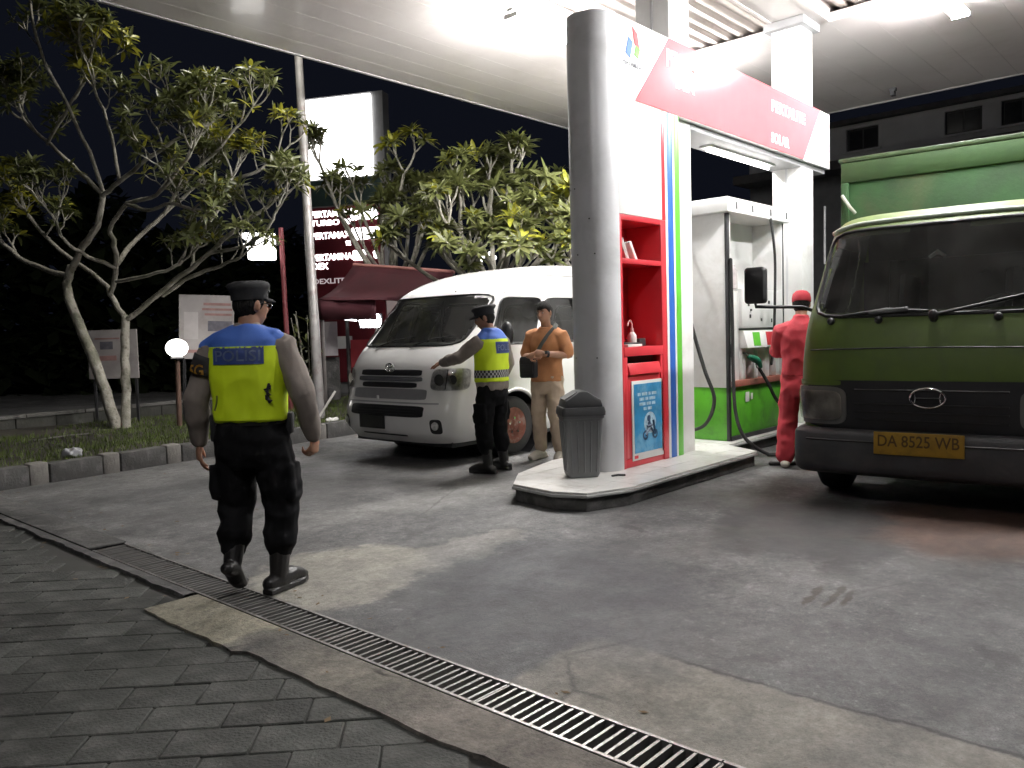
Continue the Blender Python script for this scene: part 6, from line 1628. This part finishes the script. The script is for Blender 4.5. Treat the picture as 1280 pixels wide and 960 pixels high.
def clump(cx, F, seed, label, px_list, base_y=470, yellow=(), per=14, tw=.6):
    b = W(cx, base_y, F); b.z = .1; lim = []
    fork = W(cx, 372, F)
    lim.append(([b, lerp(b, fork, .5)+Vector((.05, .03, 0)), fork], .11, .08, None))
    rn = random.Random(seed)
    for (x, y, d) in px_list:
        e = W(x, y, F+d); m1 = lerp(fork, e, .5)+Vector((rn.uniform(-.15, .15), rn.uniform(-.15, .15), -.12)); lim.append(([fork, m1, e], .05, .030, 1))
    return frangipani('frangipani_tree', b, lim, label, seed, 1, .295, int(per*1.15), tw, .5, yellow=yellow)
clump(490, 16.3, 21, 'frangipani tree with yellowing leaves in front of the lit price sign', [(400, 205, .5), (425, 268, .2), (505, 217, -.3), (450, 260, .5), (535, 270, -.5), (478, 293, -.8), (510, 273, 0), (455, 308, -.9), (520, 308, -.9), (490, 260, .4), (545, 283, -.7)], yellow=(W(503, 172, 15.9), W(470, 135, 16.4)), per=17, tw=.45)
clump(615, 14.0, 22, 'bushy green frangipani tree rising behind the white minibus roof', [(560, 268, .4), (575, 240, -.2), (612, 240, .3), (640, 225, -.2), (672, 260, -.6), (590, 278, -.8), (510, 326, -.6), (585, 346, -1.6), (650, 338, -1.7), (690, 343, -1.5), (640, 293, -1.5), (560, 283, -1.3), (640, 283, -1.0), (700, 283, -.4), (545, 303, -.4), (600, 313, -1.2), (655, 308, -1.2), (610, 268, .6), (690, 313, -.9), (560, 328, -1.0), (625, 328, -1.4)], yellow=(W(690, 262, 13.4),), per=17, tw=.40)
clump(745, 16.5, 23, 'darker frangipani tree half hidden by the grey kiosk end', [(690, 265, 0), (720, 260, .4), (700, 293, -.3), (655, 288, .2), (665, 308, .3), (700, 308, -.5), (640, 288, .8), (720, 283, 0)], per=16, tw=.45)

# leafy shrub by the pole
sh = empty('shrub', W(383, 520, 13.2), 0, 'dark narrow leafy shrub at the foot of the tall lamp pole', 'shrub'); rnd = random.Random(8); mb = MB(); st = MB(); b0 = Vector((0, 0, 0))
for i in range(9):
    a = rnd.uniform(0, 6.3); top = Vector((.22*math.cos(a), .22*math.sin(a), rnd.uniform(.9, 1.75))); st.tube([b0, top*.5+Vector((.05, 0, 0)), top], [.018, .012, .006], 5)
    for k in range(16):
        p = top*rnd.uniform(.15, 1); me = rnd.choice(LEAVES); R3 = Matrix.Rotation(rnd.uniform(0, 6.3), 4, 'Z') @ Matrix.Rotation(rnd.uniform(-.6, .9), 4, 'X'); L = rnd.uniform(.10, .2)
        mb.add([v.co for v in me.vertices], [tuple(q.vertices) for q in me.polygons], 0, Matrix.Translation(p) @ R3 @ Matrix.Scale(L, 4))
st.build('stem', m_bark, sh); tag(mb.build('foliage', m_leaf, sh, smooth=80), kind='stuff')

# tall lamp pole
a, b = W(400, 520, 13.0), W(373, 70, 13.0); a.z = 0; d = (b-a).normalized()
lp = empty('lamp_pole', a, 0, 'tall slim pale grey lamp pole leaning in front of the price sign', 'lamp pole'); top = d*8.2
mb = MB(); mb.tube([Vector((0, 0, 0)), top*.5, top], [.085, .07, .055], 14); mb.build('pole', mat('galvanised_pole', (.40, .385, .38), .5, .3, var=.15, grime=(.25, .2, .18), gs=4), lp, smooth=50)
MB().cyl((0, 0, .0), (0, 0, .03), .17, n=16).build('base_plate', m_dark, lp)
mb = MB(); mb.tube([top, top+Vector((-.2, -.3, .25)), top+Vector((-.7, -1.0, .3))], .035, 8); mb.build('arm', m_grey, lp, smooth=60)
mb = MB(); mb.box(top+Vector((-.8, -1.15, .28)), (.3, .55, .09), rz=-.6); lh = mb.build('lamp_head', m_grey, lp, bevel=.02)
mb = MB(); mb.box(top+Vector((-.8, -1.15, .215)), (.26, .5, .03), rz=-.6); mb.build('lamp_glass', emitter('added_tree_light', (1, .96, .86), 400), lh)  # head is out of view; its glow is added to light the tree crowns
# globe lamp on its post
gb = W(225, 540, 12.0); gb.z = .16; gt = W(221, 435, 12.0)
gl = empty('globe_lamp', gb, 0, 'glowing white globe lamp on a short post in the planter', 'garden lamp'); h = gt.z-gb.z; o_ = Vector((gt.x-gb.x, gt.y-gb.y, 0))
mb = MB(); mb.tube([(0, 0, 0), o_+Vector((0, 0, h-.13))], [.04, .034], 10); mb.build('post', mat('rusty_post', (.12, .07, .05), .7, .2, var=.3), gl, smooth=50)
mb = MB(); mb.lathe([(.09, 0), (.10, .02), (.06, .05)], o_+Vector((0, 0, h-.17)), (0, 0, 1), 16); mb.build('collar', m_dark, gl, smooth=50)
mb = MB(); mb.ball(o_+Vector((0, 0, h)), (.158, .158, .135), 24, 16); mb.build('globe', emitter('globe_glow', (1, .96, .90), 5.5), gl, smooth=60)
# notice boards
def board(px0, px1, py0, py1, F, label, legs, marks, tilt=0, lo=540):
    A, B_ = W(px0, py1, F), W(px1, py1, F); top = W(px0, py0, F).z; H = top-A.z; c = (A+B_)/2; u = Vector((B_.x-A.x, B_.y-A.y, 0)); wd = u.length; u.normalize(); n_ = u.cross(Vector((0, 0, 1)))
    t = empty('notice_board', (c.x, c.y, 0), 0, label, 'notice board'); M_ = frame((0, 0, A.z+H/2), u, (0, 0, 1), n_) @ Matrix.Rotation(tilt, 4, 'Z')
    MB().bb((-wd/2, -H/2, -.02), (wd/2, H/2, 0), T=M_).build('panel', mat('faded_board', (.36, .335, .33), .7, var=.12, scale=2.5, grime=(.25, .22, .21), gs=2), t)
    for x in legs: MB().bb((x*wd-.018, -H/2-A.z-.05, -.06), (x*wd+.018, H/2, -.022), T=M_).build('leg', m_dark, t)
    for (x, y, w_, h_, m) in marks: MB().bb((x*wd-w_*wd/2, y*H-h_*H/2, .0005), (x*wd+w_*wd/2, y*H+h_*H/2, .003), T=M_).build('printed_block', m, t)
    return t
m_bd = mat('faded_print_dark', (.13, .125, .15), .7, var=.3, scale=14); m_br = mat('faded_print_red', (.30, .17, .16), .7, var=.2, scale=9); m_bl = mat('faded_print_pale', (.46, .43, .43), .7, var=.1)
board(112, 174, 413, 474, 12.7, 'faded white notice board behind the two-stemmed tree', (.42, -.42), [(-.12, .18, .26, .16, m_bd), (-.10, -.08, .34, .10, m_br), (-.1, .32, .5, .03, m_br)])
board(226, 294, 370, 450, 12.6, 'larger white banner board behind the globe lamp', (-.42, .42), [(-.28, .02, .26, .42, m_bl), (.2, .36, .5, .04, m_br), (.2, .28, .55, .035, m_br), (.22, .20, .5, .035, m_br), (.25, .02, .44, .16, m_bd), (.2, -.2, .5, .06, m_bl), (-.05, -.38, .8, .05, m_br)], R_(-3))
# red pole carrying a lit sign box
pb0, pb1 = W(364, 520, 14.2), W(351, 285, 14.2); pb0.z = 0
rp_ = empty('sign_post', pb0, 0, 'glowing white sign box on a thin red post left of the tall pole', 'sign post')
mb = MB(); mb.tube([(0, 0, 0), pb1-pb0], [.05, .042], 10); mb.build('post', mat('red_post_paint', (.15, .028, .034), .6, var=.15), rp_, smooth=50)
c = W(326, 307, 14.1)-pb0; u = (W(345, 307, 14.1)-W(305, 307, 14.1)).normalized(); n_ = u.cross(Vector((0, 0, 1))); M_ = frame(c, u, Vector((0, 0, 1)), n_)
m_box = emitter('sign_box_glow', (1, .97, .93), 3.2)
MB().bb((-.22, -.25, -.08), (.25, .22, .08), T=M_).build('lit_box', m_box, rp_, bevel=.03)
mb = MB(); mb.prism([(-.23, .22), (-.30, .21), (-.30, .13), (-.23, .08)], -.06, .06, M_); mb.prism([(-.23, .04), (-.29, .03), (-.29, -.02), (-.23, -.04)], -.06, .06, M_); mb.build('lit_fin', m_box, rp_)
mb = MB(); mb.tube([M_ @ Vector((.25, 0, 0)), pb1-pb0+Vector((0, 0, -.25))], .02, 6); mb.build('bracket', m_dark, rp_)

# price sign (totem)
pc = W(432, 300, 20); rd = Vector((.453, -.891, 0)).normalized(); nn = Vector((-.891, -.453, 0)).normalized()
ps = empty('price_sign', (pc.x, pc.y, 0), 0, 'tall red fuel price sign with glowing white top panel behind the frangipani trees', 'price sign')
def zpx(y): return W(432, y, 20).z
PW = 1.0
def pm(x, z, d=0): return frame(rd*x+Vector((0, 0, z))+nn*d, rd, (0, 0, 1), nn)
def pbx(name, x0, x1, z0, z1, d0, d1, m): return MB().bb((x0, z0, d0), (x1, z1, d1), T=frame((0, 0, 0), rd, (0, 0, 1), nn)).build(name, m, ps)
pbx('pylon_frame', -PW-.04, PW+.10, .0, zpx(121), -.42, -.06, mat('pylon_grey', (.24, .24, .25), .5, var=.1))
pbx('red_panel', -PW, PW, .3, zpx(258), -.058, 0, mat('dark_red_panel', (.13, .014, .022), .45, var=.1))
pbx('green_band', -PW, PW, zpx(256), zpx(224), -.058, .0, mat('deep_green_band', (.03, .05, .045), .4, var=.2))
m_pan = emitter('lit_panel', (1, .98, .95), 4.5)
pbx('lit_top_panel', -PW, PW*.80, zpx(222), zpx(124), -.058, .01, m_pan)
m_led = emitter('lit_letters', (1, .97, .98), 5.0); m_ledd = emitter('dim_lit_letters', (.9, .75, .78), .35)
def row(s_, x0, x1, y, hpx, m=m_led, nm='lettering'):
    h = hpx/50.4; text(s_, m, ps, pm((x0+x1)/2, zpx(y), .006), x1-x0, h, name=nm, bold=.02, extrude=.004)
row('PERTAMAX', -.93, .12, 266, 8); row('TURBO 98', -.93, .16, 277, 7)
row('PERTAMAX', -.93, .14, 293, 8); row('92', .0, .14, 304, 6)
row('PERTAMINA', -.93, .17, 320, 8); row('DEX', -.93, -.50, 331, 8); row('DEXLITE', -.93, -.05, 350, 6.5, m_ledd)
for y, xs in ((269, (.25, .44, .63, .80)), (293.5, (.27, .46, .65, .82)), (320, (.28, .44))):
    for x in xs:
        mb = MB(); M_ = pm(x, zpx(y), 0); hh = .125 if y < 310 else .10
        mb.prism([(-.093, -hh), (-.06, -hh-.025), (.06, -hh-.025), (.093, -hh), (.093, hh), (.06, hh+.025), (-.06, hh+.025), (-.093, hh)], .002, .02, M_); mb.build('lit_price_tile', m_led, ps)
mb = MB(); mb.prism([(-.05, .06), (.0, .10), (.06, .0), (.04, -.10), (-.02, -.08)], .002, .02, pm(.78, zpx(320), 0)); mb.build('lit_price_tile', m_led, ps)

# street stall with red awning
sb = W(450, 500, 14.6); sb.z = 0
stl = empty('street_stall', sb, 0, 'street stall under a sagging dark red tarpaulin behind the minibus', 'stall')
m_tarp = mat('dark_red_tarpaulin', (.075, .016, .024), .75, var=.25, scale=2, bump=.15, bscale=14)
m_tarpl = mat('red_edge_highlight', (.50, .22, .20), .6, var=.1)
r0, r1 = W(442, 331, 15.2)-sb, W(568, 340, 14.4)-sb; e0, e1 = W(397, 374, 14.4)-sb, W(530, 384, 13.5)-sb
N = 10; mb = MB(); vs = []; fs = []
for i in range(N+1):
    for j in range(7):
        t_, q = i/N, j/6; p = lerp(lerp(r0, r1, t_), lerp(e0, e1, t_), q); p.z += -.10*math.sin(math.pi*q)*(1-.3*t_)+.25*max(0, q-.5)*math.sin(math.pi*t_*.9)*t_; vs.append(p)
for i in range(N):
    for j in range(6): a = i*7+j; fs.append((a, a+7, a+8, a+1))
mb.add(vs, fs); o = mb.build('tarpaulin', m_tarp, stl, smooth=80); o.modifiers.new('t', 'SOLIDIFY').thickness = .012
mb = MB(); mb.tube([r0, r1], .035, 8); mb.build('ridge_highlight', m_tarpl, stl, smooth=50)  # paler red tube paints the lit edge along the tarpaulin ridge
f1 = W(468, 374, 14.0)-sb; f2, f3 = W(470, 399, 14.0)-sb, W(397, 399, 14.4)-sb; mb = MB(); vs = []; fs = []
for i in range(13):
    for j in range(2):
        p = lerp(lerp(e0, f1, i/12), lerp(f3, f2, i/12), j); vs.append(p+Vector((.008*math.sin(i*1.7), .008*math.cos(i*1.3), -.015*abs(math.sin(i*.9))*j)))
for i in range(12): fs.append((i*2, i*2+2, i*2+3, i*2+1))
mb.add(vs, fs); o = mb.build('front_flap', m_tarp, stl, smooth=60); o.modifiers.new('t', 'SOLIDIFY').thickness = .01
for i, (x, y, F) in enumerate(((402, 384, 14.45), (433, 384, 15.2), (524, 384, 13.6), (566, 342, 14.4))):
    p = W(x, y, F)-sb; mb = MB(); mb.tube([Vector((p.x, p.y, 0)), p], .035, 8); mb.build('post', mat('stall_post', (.14, .125, .12), .8, var=.2) if i == 0 else m_kerbdark, stl, smooth=50)
for (x0, x1, y0, y1, F, m, nm) in ((404, 421, 402, 445, 14.9, mat('pale_board', (.30, .28, .29), .8, var=.15), 'board'), (484, 497, 360, 398, 15.6, mat('pinkish_wall_board', (.55, .47, .48), .8, var=.1), 'board'), (421, 440, 420, 436, 15.6, m_grey, 'board'), (440, 470, 424, 470, 15.5, mat('red_counter_cloth', (.38, .04, .05), .8, var=.2), 'counter_front'), (404, 424, 446, 500, 15.1, m_kerbdark, 'board')):
    A, B_ = W(x0, y1, F)-sb, W(x1, y0, F)-sb; u = Vector((B_.x-A.x, B_.y-A.y, 0)); wd = u.length; u.normalize()
    MB().bb((0, 0, -.02), (wd, B_.z-A.z, .02), T=frame(A, u, (0, 0, 1), u.cross(Vector((0, 0, 1))))).build(nm, m, stl)
c = W(463, 401, 14.7); u = (W(480, 401, 14.7)-W(446, 401, 14.7)).normalized(); M_ = frame((0, 0, 0), u, (0, 0, 1), u.cross(Vector((0, 0, 1))))
sl_ = empty('work_lamp', c, 0, 'dazzling white lamp hanging under the red tarpaulin', 'lamp')
MB().bb((-.21, -.13, -.05), (.21, .13, .0), T=M_).build('lamp_body', m_dark, sl_); mb = MB(); mb.prism([(-.17, -.12), (.17, -.12), (.20, 0), (.16, .12), (-.16, .12), (-.20, 0)], .001, .03, M_); mb.build('lamp_face', emitter('work_lamp_glow', (.96, .97, 1), 22), sl_)
mb = MB(); mb.tube([W(424, 398, 14.9), W(446, 400, 14.9)], .022, 8); tag(mb.build('tube_lamp', emitter('tube_lamp_glow', (.9, .93, 1), 6)), 'thin glowing tube lamp left of the dazzling stall lamp', 'tube lamp')
mb = MB(); mb.tube([W(397, 524, 12.9), W(419, 489, 13.1)], .02, 8); tag(mb.build('stick', mat('white_stick_paint', (.62, .60, .57), .6)), 'white stick leaning near the stall at the kerb', 'stick')
# far lights glinting between the leaves
for k, (x, y) in enumerate(((596, 322), (604, 320), (610, 325), (618, 322), (600, 327), (613, 317))):
    mb = MB(); mb.ball(W(x, y, 19), .055, 10, 8); tag(mb.build('bulb', emitter('far_bulb_glow', (1, .98, .95), 3.5) if k == 0 else bpy.data.materials['far_bulb_glow'], smooth=60), 'small bright far lamp glinting through leaves above the minibus roof', 'lamp', 'far lamps glinting through the leaves')
# litter
mb = MB(); mb.box((0, 0, .02), (.5, .06, .012), rz=.35); mb.box((.35, .02, .025), (.36, .05, .012), rz=-.1); p = W(125, 552, 11.0); o = mb.build('broken_slat', m_kerbwhite); o.location = kp(1.6, 2.6, .16); tag(o, 'broken pale slat lying in the planter below the two-stemmed tree', 'wood scrap')
rnd = random.Random(2); mb = MB(); mb.ball((0, 0, .03), (.09, .06, .04), 12, 8)
o = remesh(mb, 'plastic_bag', mat('white_plastic_bag', (.36, .36, .39), .4, var=.2), None, .012, 1, .05, 14, (1, 1, 1), 4); o.location = kp(.9, .55, .17); tag(o, 'crumpled white plastic bag on the planter behind the kerb', 'plastic bag')
mb = MB(); mb.ball((0, 0, .015), (.10, .06, .02), 12, 8); o = remesh(mb, 'paper_scrap', m_paper, None, .010, 1, .03, 16, (1, 1, 1), 6); o.location = kp(4.5, .35, .19); tag(o, 'small pale paper scrap on the turf edge near the kerb', 'litter')

# dark belt of trees beyond the wall on the left, one unlit mass
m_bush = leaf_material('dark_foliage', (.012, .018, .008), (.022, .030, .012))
rnd = random.Random(33); mb = MB()
for i in range(9000):
    px_ = rnd.uniform(-160, 420); F = rnd.uniform(23, 29); t_ = rnd.random()
    topy = 250+70*noise.noise(Vector((px_*.012, 3, 1)))+45*noise.noise(Vector((px_*.04, 1, 6)))+max(0, px_-150)*.35
    p = W(px_, topy+(520-topy)*t_**.8, F); a = rnd.uniform(0, 6.3); e = rnd.uniform(-.8, .8); L = rnd.uniform(.25, .55)
    u = Vector((math.cos(a)*math.cos(e), math.sin(a)*math.cos(e), math.sin(e)))*L; v = Vector((-math.sin(a), math.cos(a), rnd.uniform(-.5, .5)))*L*.45
    mb.add([p-u, p-v, p+u, p+v], [(0, 1, 2, 3)])
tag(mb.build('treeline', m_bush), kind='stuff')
# dry leaves and grit blown about the forecourt
m_dry = mat('dry_leaf', (.13, .085, .04), .9, var=.4); rnd = random.Random(17); mb = MB()
for i in range(150):
    k = rnd.random()
    if k < .45: p = kp(rnd.uniform(-2, 7), -abs(rnd.gauss(0, .35))-.03)
    elif k < .7: p = Vector((rnd.choice((1.95, 2.4))+rnd.gauss(0, .12), rnd.uniform(.8, 8), 0))
    else: p = Vector((rnd.uniform(2.5, 6), rnd.uniform(5.5, 8.5), 0))
    if DX0-.03 < p.x < DX1+.03: p.x = DX1+.08
    r = rnd.uniform(.006, .016); a = rnd.uniform(0, 6.3); zb = .002 if p.x > DX1 else .010
    q = [Vector((r*math.cos(a+t)*(1.6 if j % 2 == 0 else .8), r*math.sin(a+t)*(1.6 if j % 2 == 0 else .8), zb+rnd.uniform(.0, .004))) for j, t in enumerate((0, 1.57, 3.14, 4.71))]
    mb.add([Vector((p.x, p.y, 0))+v for v in q], [(0, 1, 2, 3)])
tag(mb.build('litter', m_dry), kind='stuff')
# building behind the truck
bd = empty('grey_building', (24, 2, 0), 0, 'dim grey flat-roofed building with dark square windows beyond the truck', 'building')
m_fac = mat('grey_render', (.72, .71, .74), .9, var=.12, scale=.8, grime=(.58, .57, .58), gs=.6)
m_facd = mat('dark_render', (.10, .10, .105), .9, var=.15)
def fb(name, y0, y1, z0, z1, x0, x1, m): return MB().bb((x0, y0-2, z0), (x1, y1-2, z1)).build(name, m, bd)
wins = [(7.65, 8.53), (5.09, 5.97), (3.75, 4.66), (1.2, 2.1), (-1.3, -.4)]
Z0, Z1, ZB, ZT = 6.30, 6.88, 5.95, 7.05
fb('wall', -8, 11.5, ZT-.12, ZT, 0, .3, m_fac); fb('wall', -8, 11.5, ZB, Z0, 0, .3, m_fac)
ys = sorted([11.5]+[v for w_ in wins for v in w_]+[-8]); ys.reverse()
for i in range(0, len(ys), 2): fb('wall', ys[i+1], ys[i], Z0+.001, ZT-.121, 0, .3, m_fac)
for a, b in wins:
    f = fb('window', a, b, Z0+.002, ZT-.123, .10, .14, m_dark)
    MB().bb((.085, a-2+.06, Z0+.06), (.099, b-2-.06, ZT-.18)).build('pane', mat('dark_pane', (.02, .02, .024), .15) if 'dark_pane' not in bpy.data.materials else bpy.data.materials['dark_pane'], f)
    MB().bb((.08, (a+b)/2-2-.02, Z0+.06), (.098, (a+b)/2-2+.02, ZT-.18)).build('mullion', m_dark, f)
    fb('sill', a-.08, b+.08, Z0-.06, Z0-.005, -.08, -.002, m_fac)
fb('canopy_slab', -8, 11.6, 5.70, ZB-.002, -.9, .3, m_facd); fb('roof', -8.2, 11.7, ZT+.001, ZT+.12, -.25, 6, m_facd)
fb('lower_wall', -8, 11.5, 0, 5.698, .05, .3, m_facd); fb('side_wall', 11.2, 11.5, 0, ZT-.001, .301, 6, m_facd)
mb = MB(); mb.tube([W(1031, 330, 15), W(1031, 258, 15)], .02, 8); o = mb.build('thin_pole', m_grey); tag(o, 'thin pale pole standing in the dark between the far column and the truck', 'pole')
